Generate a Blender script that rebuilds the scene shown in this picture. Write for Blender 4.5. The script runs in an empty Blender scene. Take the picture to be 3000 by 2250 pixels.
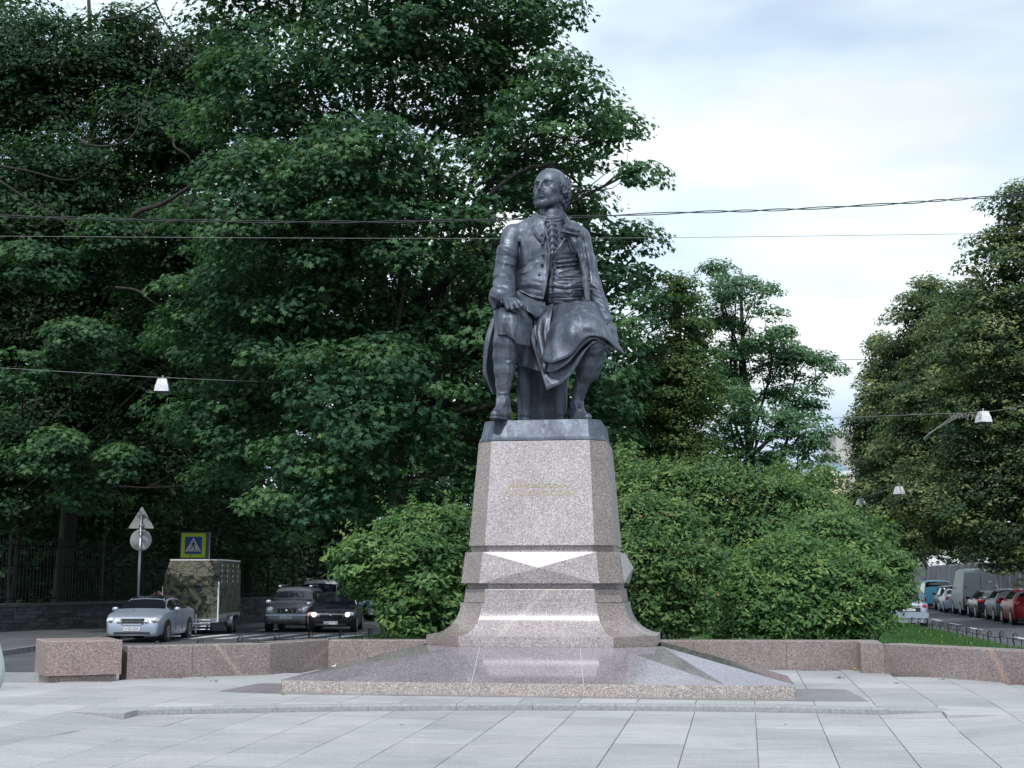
import bpy, bmesh, math, random
import numpy as np
from mathutils import Vector, Matrix

random.seed(7)
RNG = np.random.default_rng(11)
scene = bpy.context.scene
COL = scene.collection

# ---------------------------------------------------------------- camera
F_PX = 4000.0            # focal length in pixels of a 3000 px wide frame
CAM_Z = 1.236            # height above the monument's ground level (z = 0)
PITCH = math.atan(575.0 / F_PX)
cam_data = bpy.data.cameras.new("camera")
cam_data.sensor_fit = 'HORIZONTAL'
cam_data.sensor_width = 36.0
cam_data.lens = 36.0 * F_PX / 3000.0
cam_data.clip_start = 0.1
cam_data.clip_end = 6000.0
cam = bpy.data.objects.new("camera", cam_data)
cam.location = (0.0, 0.0, CAM_Z)
cam.rotation_euler = (math.pi / 2 + PITCH, 0.0, 0.0)
COL.objects.link(cam)
scene.camera = cam
scene.view_settings.view_transform = 'Standard'
scene.view_settings.look = 'None'
scene.view_settings.exposure = -0.12
scene.view_settings.gamma = 1.0
scene.view_settings.use_curve_mapping = False
scene.cycles.max_bounces = 5
scene.cycles.diffuse_bounces = 3
scene.cycles.glossy_bounces = 3
scene.cycles.transmission_bounces = 4
scene.cycles.transparent_max_bounces = 8
scene.cycles.use_denoising = True
scene.cycles.caustics_reflective = False
scene.cycles.caustics_refractive = False

# ---------------------------------------------------------------- sky and sun
SUN_EL = math.radians(51.0)
SUN_AZ = math.radians(196.0)     # compass-like: 180 = straight behind the camera, above 180 = to its left
world = bpy.data.worlds.new("World")
scene.world = world
world.use_nodes = True
wn = world.node_tree
wn.nodes.clear()
w_out = wn.nodes.new('ShaderNodeOutputWorld')
w_bg = wn.nodes.new('ShaderNodeBackground')
w_sky = wn.nodes.new('ShaderNodeTexSky')
w_sky.sky_type = 'NISHITA'
w_sky.sun_disc = False
w_sky.sun_elevation = SUN_EL
w_sky.sun_rotation = SUN_AZ
w_sky.air_density = 1.0
w_sky.dust_density = 1.2
w_bg.inputs['Strength'].default_value = 0.10
w_tc = wn.nodes.new('ShaderNodeTexCoord')
w_map = wn.nodes.new('ShaderNodeMapping')
w_map.inputs['Scale'].default_value = (1.0, 1.0, 3.2)
w_map.inputs['Location'].default_value = (0.35, 0.1, 0.55)
w_map.inputs['Rotation'].default_value = (0.10, 0.16, 0.0)
w_n1 = wn.nodes.new('ShaderNodeTexNoise')
w_n1.inputs['Scale'].default_value = 2.1
w_n1.inputs['Detail'].default_value = 7.0
w_n1.inputs['Roughness'].default_value = 0.48
w_n1.inputs['Distortion'].default_value = 0.35
w_r1 = wn.nodes.new('ShaderNodeValToRGB')
w_r1.color_ramp.elements[0].position = 0.30
w_r1.color_ramp.elements[0].color = (0.55, 0.55, 0.55, 1)
w_r1.color_ramp.elements[1].position = 0.56
w_r1.color_ramp.elements[1].color = (1, 1, 1, 1)
w_n2 = wn.nodes.new('ShaderNodeTexNoise')
w_n2.inputs['Scale'].default_value = 3.0
w_n2.inputs['Detail'].default_value = 4.0
w_r2 = wn.nodes.new('ShaderNodeValToRGB')      # cloud colour: lilac-grey undersides, bright tops
e = w_r2.color_ramp.elements
e[0].position = 0.38; e[0].color = (8.2, 9.9, 12.6, 1)
e[1].position = 0.62; e[1].color = (12.3, 13.0, 13.0, 1)
m = e.new(0.50); m.color = (10.1, 12.0, 13.1, 1)
w_mix = wn.nodes.new('ShaderNodeMix')
w_mix.data_type = 'RGBA'
wl = wn.links.new
wl(w_tc.outputs['Generated'], w_map.inputs['Vector'])
wl(w_map.outputs['Vector'], w_n1.inputs['Vector'])
wl(w_map.outputs['Vector'], w_n2.inputs['Vector'])
wl(w_n1.outputs['Fac'], w_r1.inputs['Fac'])
wl(w_n2.outputs['Fac'], w_r2.inputs['Fac'])
wl(w_r1.outputs['Color'], w_mix.inputs['Factor'])
wl(w_sky.outputs['Color'], w_mix.inputs['A'])
wl(w_r2.outputs['Color'], w_mix.inputs['B'])
wl(w_mix.outputs['Result'], w_bg.inputs['Color'])
wl(w_bg.outputs['Background'], w_out.inputs['Surface'])

sun_data = bpy.data.lights.new("sun", 'SUN')
sun_data.energy = 2.9
sun_data.angle = math.radians(0.55)
sun_data.color = (1.0, 0.965, 0.94)
sun = bpy.data.objects.new("sun", sun_data)
COL.objects.link(sun)
_sd = Vector((math.sin(SUN_AZ) * math.cos(SUN_EL), math.cos(SUN_AZ) * math.cos(SUN_EL), math.sin(SUN_EL)))
sun.rotation_euler = _sd.to_track_quat('Z', 'Y').to_euler()
sun.location = (0, 0, 60)

# ---------------------------------------------------------------- helpers
_fw = np.array([0.0, math.cos(PITCH), math.sin(PITCH)])
_up = np.array([0.0, -math.sin(PITCH), math.cos(PITCH)])
_rt = np.array([1.0, 0.0, 0.0])


def ray(px, py):
    return _fw * F_PX + _rt * (px - 1500.0) + _up * (1125.0 - py)


def at(px, py, Y):
    """the real point at distance Y that the photograph shows at (px, py)"""
    d = ray(px, py)
    t = Y / d[1]
    return (d[0] * t, Y, CAM_Z + d[2] * t)


def gnd(px, py, z=0.0):
    d = ray(px, py)
    t = (z - CAM_Z) / d[2]
    return (d[0] * t, d[1] * t, z)


def proj(p):
    v = np.array([p[0], p[1], p[2] - CAM_Z])
    return 1500 + F_PX * v.dot(_rt) / v.dot(_fw), 1125 - F_PX * v.dot(_up) / v.dot(_fw)


def tag(o, label=None, category=None, group=None, kind=None):
    if label: o['label'] = label
    if category: o['category'] = category
    if group: o['group'] = group
    if kind: o['kind'] = kind
    return o


def empty(name, loc=(0, 0, 0), rz=0.0, parent=None):
    o = bpy.data.objects.new(name, None)
    o.empty_display_size = 0.2
    COL.objects.link(o)
    o.location = loc
    o.rotation_euler = (0, 0, rz)
    if parent: o.parent = parent
    return o


def new_mesh(name, verts, faces, mat=None, smooth=False):
    me = bpy.data.meshes.new(name)
    me.from_pydata([tuple(map(float, v)) for v in verts], [], [tuple(f) for f in faces])
    if mat is not None:
        for mm in (mat if isinstance(mat, (list, tuple)) else [mat]):
            me.materials.append(mm)
    if smooth:
        me.polygons.foreach_set('use_smooth', [True] * len(me.polygons))
    me.update()
    return me


def link(name, me, parent=None, loc=None, rot=None):
    o = bpy.data.objects.new(name, me)
    COL.objects.link(o)
    if parent is not None: o.parent = parent
    if loc is not None: o.location = loc
    if rot is not None: o.rotation_euler = rot
    return o


def mo(name, verts, faces, mat, parent=None, smooth=False):
    return link(name, new_mesh(name, verts, faces, mat, smooth), parent)


class MB:
    """collects simple shapes into one mesh"""
    def __init__(self):
        self.v = []; self.f = []

    def add(self, vs, fs):
        b = len(self.v)
        self.v += [tuple(p) for p in vs]
        self.f += [tuple(b + i for i in f) for f in fs]
        return self

    def box(self, x0, x1, y0, y1, z0, z1):
        vs = [(x, y, z) for x in (x0, x1) for y in (y0, y1) for z in (z0, z1)]
        fs = [(0, 1, 3, 2), (4, 6, 7, 5), (0, 4, 5, 1), (2, 3, 7, 6), (0, 2, 6, 4), (1, 5, 7, 3)]
        return self.add(vs, fs)

    def tube(self, pts, r, n=6, caps=True):
        pts = [Vector(p) for p in pts]
        rs = r if isinstance(r, (list, tuple)) else [r] * len(pts)
        b = len(self.v)
        ref = None
        for i, p in enumerate(pts):
            t = (pts[min(i + 1, len(pts) - 1)] - pts[max(i - 1, 0)])
            if t.length < 1e-9: t = Vector((0, 0, 1))
            t.normalize()
            if ref is None:
                ref = Vector((0, 0, 1)) if abs(t.z) < 0.9 else Vector((1, 0, 0))
            a = t.cross(ref)
            if a.length < 1e-6: a = t.cross(Vector((1, 0, 0)))
            a.normalize()
            c = t.cross(a); ref = -c if False else ref
            for k in range(n):
                ang = 2 * math.pi * k / n
                self.v.append(tuple(p + a * (math.cos(ang) * rs[i]) + c * (math.sin(ang) * rs[i])))
        for i in range(len(pts) - 1):
            for k in range(n):
                k2 = (k + 1) % n
                self.f.append((b + i * n + k, b + i * n + k2, b + (i + 1) * n + k2, b + (i + 1) * n + k))
        if caps:
            self.f.append(tuple(b + k for k in range(n))[::-1])
            e_ = b + (len(pts) - 1) * n
            self.f.append(tuple(e_ + k for k in range(n)))
        return self

    def lathe(self, prof, n=16, c=(0, 0, 0), axis='Z'):
        b = len(self.v)
        for r, h in prof:
            for k in range(n):
                a = 2 * math.pi * k / n
                x, y = math.cos(a) * r, math.sin(a) * r
                p = {'Z': (x, y, h), 'Y': (x, h, y), 'X': (h, x, y)}[axis]
                self.v.append((p[0] + c[0], p[1] + c[1], p[2] + c[2]))
        for i in range(len(prof) - 1):
            for k in range(n):
                k2 = (k + 1) % n
                self.f.append((b + i * n + k, b + i * n + k2, b + (i + 1) * n + k2, b + (i + 1) * n + k))
        self.f.append(tuple(b + k for k in range(n))[::-1])
        e_ = b + (len(prof) - 1) * n
        self.f.append(tuple(e_ + k for k in range(n)))
        return self

    def build(self, name, mat, parent=None, smooth=False, recalc=True):
        me = new_mesh(name, self.v, self.f, mat, smooth)
        if recalc:
            bm = bmesh.new(); bm.from_mesh(me)
            bmesh.ops.recalc_face_normals(bm, faces=bm.faces)
            bm.to_mesh(me); bm.free()
        return link(name, me, parent)


def autosmooth(o, deg=40):
    me = o.data
    me.polygons.foreach_set('use_smooth', [True] * len(me.polygons))
    me.set_sharp_from_angle(angle=math.radians(deg))
    return o


# ---------------------------------------------------------------- materials
def mat(name, col, rough=0.6, metal=0.0, spec=0.5, coat=0.0, emis=None, estr=0.0, alpha=1.0):
    m_ = bpy.data.materials.new(name)
    m_.use_nodes = True
    b = m_.node_tree.nodes['Principled BSDF']
    b.inputs['Base Color'].default_value = (*col, 1)
    b.inputs['Roughness'].default_value = rough
    b.inputs['Metallic'].default_value = metal
    b.inputs['Specular IOR Level'].default_value = spec
    b.inputs['Coat Weight'].default_value = coat
    b.inputs['Coat Roughness'].default_value = 0.05
    if emis:
        b.inputs['Emission Color'].default_value = (*emis, 1)
        b.inputs['Emission Strength'].default_value = estr
    return m_


def nodes_of(m_):
    nt = m_.node_tree
    return nt, nt.nodes, nt.links.new, nt.nodes['Principled BSDF']


def ramp(nt, stops, interp='LINEAR'):
    r = nt.nodes.new('ShaderNodeValToRGB')
    r.color_ramp.interpolation = interp
    el = r.color_ramp.elements
    while len(el) > 1: el.remove(el[-1])
    el[0].position = stops[0][0]; el[0].color = (*stops[0][1], 1)
    for p, c in stops[1:]:
        x = el.new(p); x.color = (*c, 1)
    return r


def noise(nt, scale, detail=4, rough=0.5, vec=None, dist=0.0):
    n = nt.nodes.new('ShaderNodeTexNoise')
    n.inputs['Scale'].default_value = scale
    n.inputs['Detail'].default_value = detail
    n.inputs['Roughness'].default_value = rough
    n.inputs['Distortion'].default_value = dist
    if vec is not None: nt.links.new(vec, n.inputs['Vector'])
    return n


def mixc(nt, fac, a, b, mode='MIX'):
    x = nt.nodes.new('ShaderNodeMix')
    x.data_type = 'RGBA'; x.blend_type = mode
    for sock, val in (('Factor', fac), ('A', a), ('B', b)):
        s = x.inputs[sock]
        if hasattr(val, 'is_output'): nt.links.new(val, s)
        elif isinstance(val, tuple): s.default_value = (*val, 1)
        else: s.default_value = val
    return x.outputs['Result']


def bump(nt, height, strength=0.3, dist=0.01):
    b = nt.nodes.new('ShaderNodeBump')
    b.inputs['Strength'].default_value = strength
    b.inputs['Distance'].default_value = dist
    nt.links.new(height, b.inputs['Height'])
    return b.outputs['Normal']


def noisy(name, c1, c2, scale=6.0, rough=0.8, detail=6, bstr=0.2, bdist=0.01, lo=0.35, hi=0.65, spec=0.4, metal=0.0, world_space=True):
    m_ = mat(name, c1, rough, metal, spec)
    nt, N, L, B = nodes_of(m_)
    tc = N.new('ShaderNodeTexCoord')
    n = noise(nt, scale, detail, 0.6, tc.outputs['Object'])
    r = ramp(nt, [(lo, c1), (hi, c2)])
    L(n.outputs['Fac'], r.inputs['Fac'])
    L(r.outputs['Color'], B.inputs['Base Color'])
    if bstr: L(bump(nt, n.outputs['Fac'], bstr, bdist), B.inputs['Normal'])
    return m_


def granite(name, rough=0.3, tint=(1, 1, 1), scale=150.0, veins=(), seed=0.0, relief=0.0, bright=1.0, spec=0.6):
    """pink-grey granite: crystals of dark mica, brown-pink and pale feldspar; veins = (ax, az, c, half width, colour)"""
    m_ = mat(name, (0.3, 0.27, 0.25), rough, spec=spec)
    nt, N, L, B = nodes_of(m_)
    tc = N.new('ShaderNodeTexCoord')
    mp = N.new('ShaderNodeMapping')
    mp.inputs['Location'].default_value = (seed, seed * 1.7, seed * 0.3)
    L(tc.outputs['Object'], mp.inputs['Vector'])
    wob = noise(nt, 60, 2, 0.5, mp.outputs['Vector'])
    vadd = N.new('ShaderNodeVectorMath'); vadd.operation = 'MULTIPLY_ADD'
    L(wob.outputs['Color'], vadd.inputs[0]); vadd.inputs[1].default_value = (0.012, 0.012, 0.012)
    L(mp.outputs['Vector'], vadd.inputs[2])
    vo = N.new('ShaderNodeTexVoronoi'); vo.inputs['Scale'].default_value = scale
    L(vadd.outputs['Vector'], vo.inputs['Vector'])
    sep = N.new('ShaderNodeSeparateColor'); L(vo.outputs['Color'], sep.inputs['Color'])
    def T(c): return tuple(bright * a * b for a, b in zip(c, tint))
    r = ramp(nt, [(0.0, T((0.19, 0.185, 0.20))), (0.15, T((0.28, 0.255, 0.26))), (0.35, T((0.34, 0.305, 0.305))),
                  (0.62, T((0.43, 0.41, 0.42))), (0.86, T((0.54, 0.53, 0.54)))], 'CONSTANT')
    L(sep.outputs[0], r.inputs['Fac'])
    vo2 = N.new('ShaderNodeTexVoronoi'); vo2.inputs['Scale'].default_value = scale * 0.45
    L(vadd.outputs['Vector'], vo2.inputs['Vector'])
    sep2 = N.new('ShaderNodeSeparateColor'); L(vo2.outputs['Color'], sep2.inputs['Color'])
    r2 = ramp(nt, [(0.0, (0.70, 0.69, 0.70)), (0.15, (0.93, 0.90, 0.89)), (0.6, (1.02, 1.02, 1.02)), (0.88, (1.2, 1.2, 1.2))], 'CONSTANT')
    L(sep2.outputs[1], r2.inputs['Fac'])
    c = mixc(nt, 0.85, r.outputs['Color'], r2.outputs['Color'], 'MULTIPLY')
    big = noise(nt, 1.6, 4, 0.6, mp.outputs['Vector'])
    rb = ramp(nt, [(0.3, (0.86, 0.84, 0.84)), (0.7, (1.10, 1.10, 1.10))])
    L(big.outputs['Fac'], rb.inputs['Fac'])
    c = mixc(nt, 1.0, c, rb.outputs['Color'], 'MULTIPLY')
    vn = noise(nt, 5.0, 5, 0.7, mp.outputs['Vector'])
    vs_ = noise(nt, 40.0, 3, 0.7, mp.outputs['Vector'])
    for ax, az, cc, hw, col in veins:
        dt = N.new('ShaderNodeVectorMath'); dt.operation = 'DOT_PRODUCT'
        L(tc.outputs['Object'], dt.inputs[0]); dt.inputs[1].default_value = (ax, 0, az)
        a1 = N.new('ShaderNodeMath'); a1.operation = 'MULTIPLY_ADD'; L(vn.outputs['Fac'], a1.inputs[0]); a1.inputs[1].default_value = 0.12; a1.inputs[2].default_value = -0.06 - cc
        a2 = N.new('ShaderNodeMath'); a2.operation = 'ADD'; L(dt.outputs['Value'], a2.inputs[0]); L(a1.outputs[0], a2.inputs[1])
        a3 = N.new('ShaderNodeMath'); a3.operation = 'ABSOLUTE'; L(a2.outputs[0], a3.inputs[0])
        a4 = N.new('ShaderNodeMapRange'); a4.inputs['From Min'].default_value = hw; a4.inputs['From Max'].default_value = hw * 0.45
        L(a3.outputs[0], a4.inputs['Value'])
        a5 = N.new('ShaderNodeMapRange'); a5.inputs['From Min'].default_value = 0.32; a5.inputs['From Max'].default_value = 0.55; L(vs_.outputs['Fac'], a5.inputs['Value'])
        a6 = N.new('ShaderNodeMath'); a6.operation = 'MULTIPLY'; L(a4.outputs['Result'], a6.inputs[0]); L(a5.outputs['Result'], a6.inputs[1])
        a7 = N.new('ShaderNodeMath'); a7.operation = 'MULTIPLY'; L(a6.outputs[0], a7.inputs[0]); a7.inputs[1].default_value = 0.42
        c = mixc(nt, a7.outputs[0], c, col)
    L(c, B.inputs['Base Color'])
    if relief:
        L(bump(nt, vo2.outputs['Distance'], relief, 0.006), B.inputs['Normal'])
    return m_


M = {}
M['granite_polished'] = granite('granite_polished', 0.38, tint=(1.0, 0.975, 0.99), seed=0.2, bright=1.22)
M['granite_chamfer_shade'] = granite('granite_chamfer_shade', 0.27, tint=(1.0, 0.91, 0.84), seed=0.2, bright=0.74)  # same pedestal stone, with the chamfers' shade put into a darker, browner colour
M['granite_foot'] = granite('granite_foot', 0.33, tint=(0.99, 0.96, 0.97), seed=0.2, bright=1.12, veins=[(-0.857, 1.0, 0.73, 0.035, (0.60, 0.55, 0.46))])
M['granite_slope'] = granite('granite_slope', 0.07, tint=(0.95, 0.93, 1.0), seed=2.0, bright=0.78, spec=0.9)
_wv = [(1.35, 1.0, -4.80, 0.05, (0.56, 0.48, 0.40)), (3.3, 1.0, 19.9, 0.12, (0.62, 0.40, 0.30)), (-1.0, 1.0, 2.9, 0.03, (0.5, 0.42, 0.36)), (1.9, 1.0, -9.9, 0.03, (0.20, 0.17, 0.17))]
M['granite_wall'] = granite('granite_wall', 0.36, tint=(1.0, 0.90, 0.85), veins=_wv, seed=1.3, scale=135, bright=0.76, relief=0.15)
M['granite_rough'] = granite('granite_rough', 0.6, tint=(1.02, 0.98, 0.92), seed=3.0, scale=140, relief=0.5, bright=1.15)
M['mortar'] = noisy('mortar', (0.42, 0.42, 0.42), (0.55, 0.55, 0.54), 30, 0.9)
M['gold'] = mat('gold_paint', (0.52, 0.43, 0.20), 0.38, 0.6)
M['black_iron'] = mat('black_iron', (0.018, 0.018, 0.022), 0.45, 0.3)
M['steel'] = mat('galvanized_steel', (0.38, 0.40, 0.43), 0.38, 0.8)
M['white_paint'] = mat('white_paint', (0.78, 0.79, 0.80), 0.5)
M['dark'] = mat('dark_gap', (0.01, 0.01, 0.012), 0.8)
# ================================================================ GROUND, ROAD, PLAZA
def smooth(a, b, x):
    t = min(1.0, max(0.0, (x - a) / (b - a)))
    return t * t * (3 - 2 * t)


def z_plaza(x, y):
    z = -0.0233 * max(0.0, 14.76 - y)
    return z


def y_curb(x):
    return 14.2 - (x - 0.1) ** 2 / 34.0


def step_drop(x, y):
    """the paving in front of the granite step lies about 6 cm lower and rises to the level of the rest beyond the ends of the step"""
    ax = abs(x - 0.1)
    return 0.058 * (1.0 - smooth(3.95, 4.2, ax))


def z_step(x, y):
    z = z_plaza(x, y)
    if y < y_curb(x): z -= step_drop(x, y)
    return z


def z_road(x, y):
    return -0.72 + 0.60 * (1.0 - smooth(14.5, 27.0, y)) if x < 0 else -0.72 + 0.45 * (1.0 - smooth(14.5, 27.0, y))


asphalt = mat('asphalt', (0.06, 0.062, 0.07), 0.85)
nt, N, L, B = nodes_of(asphalt)
tc = N.new('ShaderNodeTexCoord')
n1 = noise(nt, 0.35, 5, 0.6, tc.outputs['Object'])
n2 = noise(nt, 60, 3, 0.6, tc.outputs['Object'])
r1 = ramp(nt, [(0.3, (0.062, 0.066, 0.076)), (0.7, (0.105, 0.11, 0.122))])
L(n1.outputs['Fac'], r1.inputs['Fac'])
r2 = ramp(nt, [(0.3, (0.7, 0.7, 0.7)), (0.7, (1.25, 1.25, 1.25))])
L(n2.outputs['Fac'], r2.inputs['Fac'])
c = mixc(nt, 1.0, r1.outputs['Color'], r2.outputs['Color'], 'MULTIPLY')
L(c, B.inputs['Base Color'])
L(bump(nt, n2.outputs['Fac'], 0.4, 0.005), B.inputs['Normal'])
M['asphalt'] = asphalt
M['soil'] = noisy('soil', (0.035, 0.032, 0.02), (0.06, 0.075, 0.03), 0.8, 0.95)
M['lawn'] = noisy('lawn', (0.026, 0.07, 0.018), (0.05, 0.12, 0.028), 1.6, 0.9, 8, 0.4, 0.03)
M['paint'] = noisy('road_paint', (0.45, 0.46, 0.48), (0.72, 0.73, 0.75), 4.0, 0.75, bstr=0)


def grid_sheet(name, xs, ys, zf, m_, kind='structure', keep=None):
    vs = [(x, y, zf(x, y)) for y in ys for x in xs]
    nx = len(xs)
    fs = []
    for j in range(len(ys) - 1):
        for i in range(nx - 1):
            if keep and not keep((xs[i] + xs[i + 1]) / 2, (ys[j] + ys[j + 1]) / 2): continue
            a = j * nx + i
            fs.append((a, a + 1, a + nx + 1, a + nx))
    o = mo(name, vs, fs, m_)
    return tag(o, kind=kind)


def lin(a, b, n): return [a + (b - a) * i / (n - 1) for i in range(n)]


ground = grid_sheet('ground', [-4000, -300, -60, 60, 300, 4000], [-600, -50, 5, 60, 300, 4800], lambda x, y: -0.95, M['soil'])
road = grid_sheet('road', lin(-60, 60, 41), [-20, 5, 10, 13, 14.5, 16, 17.5, 19, 20.5, 22, 24, 26, 28, 32, 40, 60, 100, 200, 400], lambda x, y: z_road(x, y) - (0.5 if y < 13 and abs(x) < 20 else 0), M['asphalt'])


def kerb_x(y):   # left kerb of the left road
    pts = [(8, -17.5), (20, -15.6), (30, -14.3), (36, -13.35), (40, -13.2), (46, -13.4), (53, -11.9), (60, -10.6), (80, -6.6), (140, 6.0), (400, 60.0)]
    for (a, xa), (b, xb) in zip(pts, pts[1:]):
        if y <= b: return xa + (xb - xa) * (y - a) / (b - a)
    return pts[-1][1]


def wall_x(y):   # park wall behind the left pavement
    pts = [(8, -29.0), (30, -23.5), (49.4, -18.3), (67.5, -13.0), (100, -4.5), (160, 12.0), (400, 70.0)]
    for (a, xa), (b, xb) in zip(pts, pts[1:]):
        if y <= b: return xa + (xb - xa) * (y - a) / (b - a)
    return pts[-1][1]


# left pavement: asphalt footway between kerb and park wall
ys = [8, 14, 20, 25, 30, 33, 36, 38, 40, 43, 46, 50, 55, 60, 70, 80, 100, 140]
vs, fs = [], []
for y in ys:
    z = z_road(-15, y) + 0.13
    vs += [(wall_x(y) - 0.3, y, z), (kerb_x(y) - 0.16, y, z)]
for i in range(len(ys) - 1):
    fs.append((2 * i, 2 * i + 1, 2 * i + 3, 2 * i + 2))
tag(mo('pavement', vs, fs, noisy('footway', (0.07, 0.072, 0.08), (0.11, 0.11, 0.12), 0.7, 0.9)), kind='structure')
# park ground behind the wall
vs, fs = [], []
for y in ys + [400]:
    z = z_road(-15, y) + 0.2
    vs += [(wall_x(y) - 60, y, z), (wall_x(y) - 0.2, y, z)]
for i in range(len(ys)):
    fs.append((2 * i, 2 * i + 1, 2 * i + 3, 2 * i + 2))
tag(mo('park_ground', vs, fs, M['soil']), kind='structure')

# kerb stones of the left pavement, one by one
kerb_root = tag(empty('street_kerb'), 'grey kerb of worn granite stones edging the left pavement', 'kerb')
kerb_mat = noisy('kerb_stone', (0.14, 0.145, 0.155), (0.24, 0.24, 0.25), 5, 0.85)
y = 22.0
while y < 62:
    ln = 0.95
    x0, x1 = kerb_x(y), kerb_x(y + ln)
    z = z_road(-15, y)
    dx, dy = x1 - x0, ln
    q = math.hypot(dx, dy); ux, uy = dx / q, dy / q
    px_, py_ = -uy, ux
    a = (x0, y); b_ = (x1 - ux * 0.02, y + ln - uy * 0.02)
    h = 0.14 + random.uniform(-0.006, 0.006)
    P = [(a[0], a[1]), (b_[0], b_[1]), (b_[0] + px_ * 0.18, b_[1] + py_ * 0.18), (a[0] + px_ * 0.18, a[1] + py_ * 0.18)]
    vv = [(p[0], p[1], z - 0.1) for p in P] + [(p[0], p[1], z + h) for p in P]
    mo('kerb_stone', vv, [(3, 2, 1, 0), (4, 5, 6, 7), (0, 1, 5, 4), (1, 2, 6, 5), (2, 3, 7, 6), (3, 0, 4, 7)], kerb_mat, kerb_root)
    y += ln


def quad_on(zf, p0, p1, w, lift=0.006):
    """a painted stripe from p0 to p1 with width w"""
    d = Vector((p1[0] - p0[0], p1[1] - p0[1], 0)); d.normalize()
    n = Vector((-d.y, d.x, 0)) * (w / 2)
    pts = [(p0[0] - n.x, p0[1] - n.y), (p1[0] - n.x, p1[1] - n.y), (p1[0] + n.x, p1[1] + n.y), (p0[0] + n.x, p0[1] + n.y)]
    return [(a, b, zf(a, b) + lift) for a, b in pts]


cw = tag(empty('crosswalk'), kind='structure')
for k in range(7):
    x = -12.2 + k * 1.18
    v = quad_on(z_road, (x, 46.6), (x + 0.75, 50.4), 0.5)
    mo('stripe', v, [(0, 1, 2, 3)], M['paint'], cw)
rm = tag(empty('road_markings'), kind='structure')
for (a, b) in [((17.1, 45.6), (17.5, 48.4)), ((18.7, 55.2), (19.1, 58.0)), ((19.75, 61.0), (20.2, 64)), ((20.9, 67.5), (21.4, 70.5)), ((22.0, 74), (22.5, 77)), ((23.0, 81), (23.4, 84))]:
    mo('road_dash', quad_on(z_road, a, b, 0.2), [(0, 1, 2, 3)], M['paint'], rm)
for (a, b) in [((-9.6, 25.2), (-9.5, 26.5)), ((-9.55, 28.0), (-9.4, 29.4)), ((-9.3, 31.0), (-9.25, 32.4)), ((-9.2, 34.5), (-9.2, 36))]:
    mo('road_dash', quad_on(z_road, a, b, 0.14), [(0, 1, 2, 3)], M['paint'], rm)

# lawn of the median behind the granite wall
def lawn_l(y):
    pts = [(19.0, -3.0), (24, -5.5), (32, -8.0), (37.5, -8.5), (46, -4.4), (60, -3.6), (90, 2.0), (140, 13.0), (400, 58)]
    for (a, xa), (b, xb) in zip(pts, pts[1:]):
        if y <= b: return xa + (xb - xa) * (y - a) / (b - a)
    return 58


def lawn_r(y):
    pts = [(10, 10.6), (19.0, 11.3), (25, 12.0), (36, 13.5), (53.4, 16.0), (75, 19.0), (130, 27.0), (400, 66.0)]
    for (a, xa), (b, xb) in zip(pts, pts[1:]):
        if y <= b: return xa + (xb - xa) * (y - a) / (b - a)
    return 66


def z_lawn(x, y):
    base = max(-0.60, 0.12 - 0.70 * smooth(19.5, 37.0, y))
    return base + 0.02 * math.sin(x * 0.9) * math.sin(y * 0.7)


vs, fs = [], []
ys = [12.5, 14, 16, 18, 19.2, 20.05, 20.15, 22, 24, 26, 28, 30, 32, 34, 36, 38, 40, 41, 42, 43, 44.5, 46, 50, 54, 58, 64, 75, 90, 110, 140, 200, 300]
NXL = 19
for y in ys:
    xl = lawn_l(y) if y > 20.1 else 6.3 + max(0.0, 19.1 - y) * 1.32
    xr = max(lawn_r(y), xl + 0.3)
    for i in range(NXL):
        x = xl + (xr - xl) * i / (NXL - 1)
        z = z_lawn(x, y) if 0 < i < NXL - 1 else z_road(x, y) + 0.02
        vs.append((x, y, z))
for j in range(len(ys) - 1):
    for i in range(NXL - 1):
        a = j * NXL + i
        fs.append((a, a + 1, a + NXL + 1, a + NXL))
tag(mo('lawn', vs, fs, M['lawn'], smooth=True), kind='structure')

# grass blades on the part of the lawn in view
NB = 42000
gx, gy = [], []
while len(gx) < NB:
    y = RNG.uniform(33, 58) if RNG.random() < 0.86 else RNG.uniform(42.5, 50)
    xl, xr = lawn_l(y), lawn_r(y) - 0.05
    x = RNG.uniform(max(xl, 6.0), xr) if RNG.random() < 0.82 else RNG.uniform(xl, -2.0)
    gx.append(x); gy.append(y)
gx = np.array(gx); gy = np.array(gy)
gz = np.array([z_lawn(a, b) for a, b in zip(gx, gy)])
h = RNG.uniform(0.05, 0.13, NB); a = RNG.uniform(0, 6.28, NB); w = RNG.uniform(0.008, 0.016, NB)
V = np.zeros((NB, 3, 3))
V[:, 0] = np.stack([gx - np.cos(a) * w, gy - np.sin(a) * w, gz - 0.02], 1)
V[:, 1] = np.stack([gx + np.cos(a) * w, gy + np.sin(a) * w, gz - 0.02], 1)
V[:, 2] = np.stack([gx + RNG.normal(0, 0.03, NB), gy + RNG.normal(0, 0.03, NB), gz + h], 1)


def tri_mesh(name, V, mats, nper=3, attr=None):
    n = V.shape[0]
    me = bpy.data.meshes.new(name)
    me.vertices.add(n * nper)
    me.vertices.foreach_set('co', V.reshape(-1).astype(np.float32))
    me.loops.add(n * nper)
    me.loops.foreach_set('vertex_index', np.arange(n * nper, dtype=np.int32))
    me.polygons.add(n)
    me.polygons.foreach_set('loop_start', (np.arange(n, dtype=np.int32) * nper))
    me.polygons.foreach_set('loop_total', np.full(n, nper, dtype=np.int32))
    for mm in mats: me.materials.append(mm)
    me.update(calc_edges=True)
    if attr is not None:
        at_ = me.attributes.new('tone', 'FLOAT', 'FACE')
        at_.data.foreach_set('value', attr.astype(np.float32))
    return me


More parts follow.
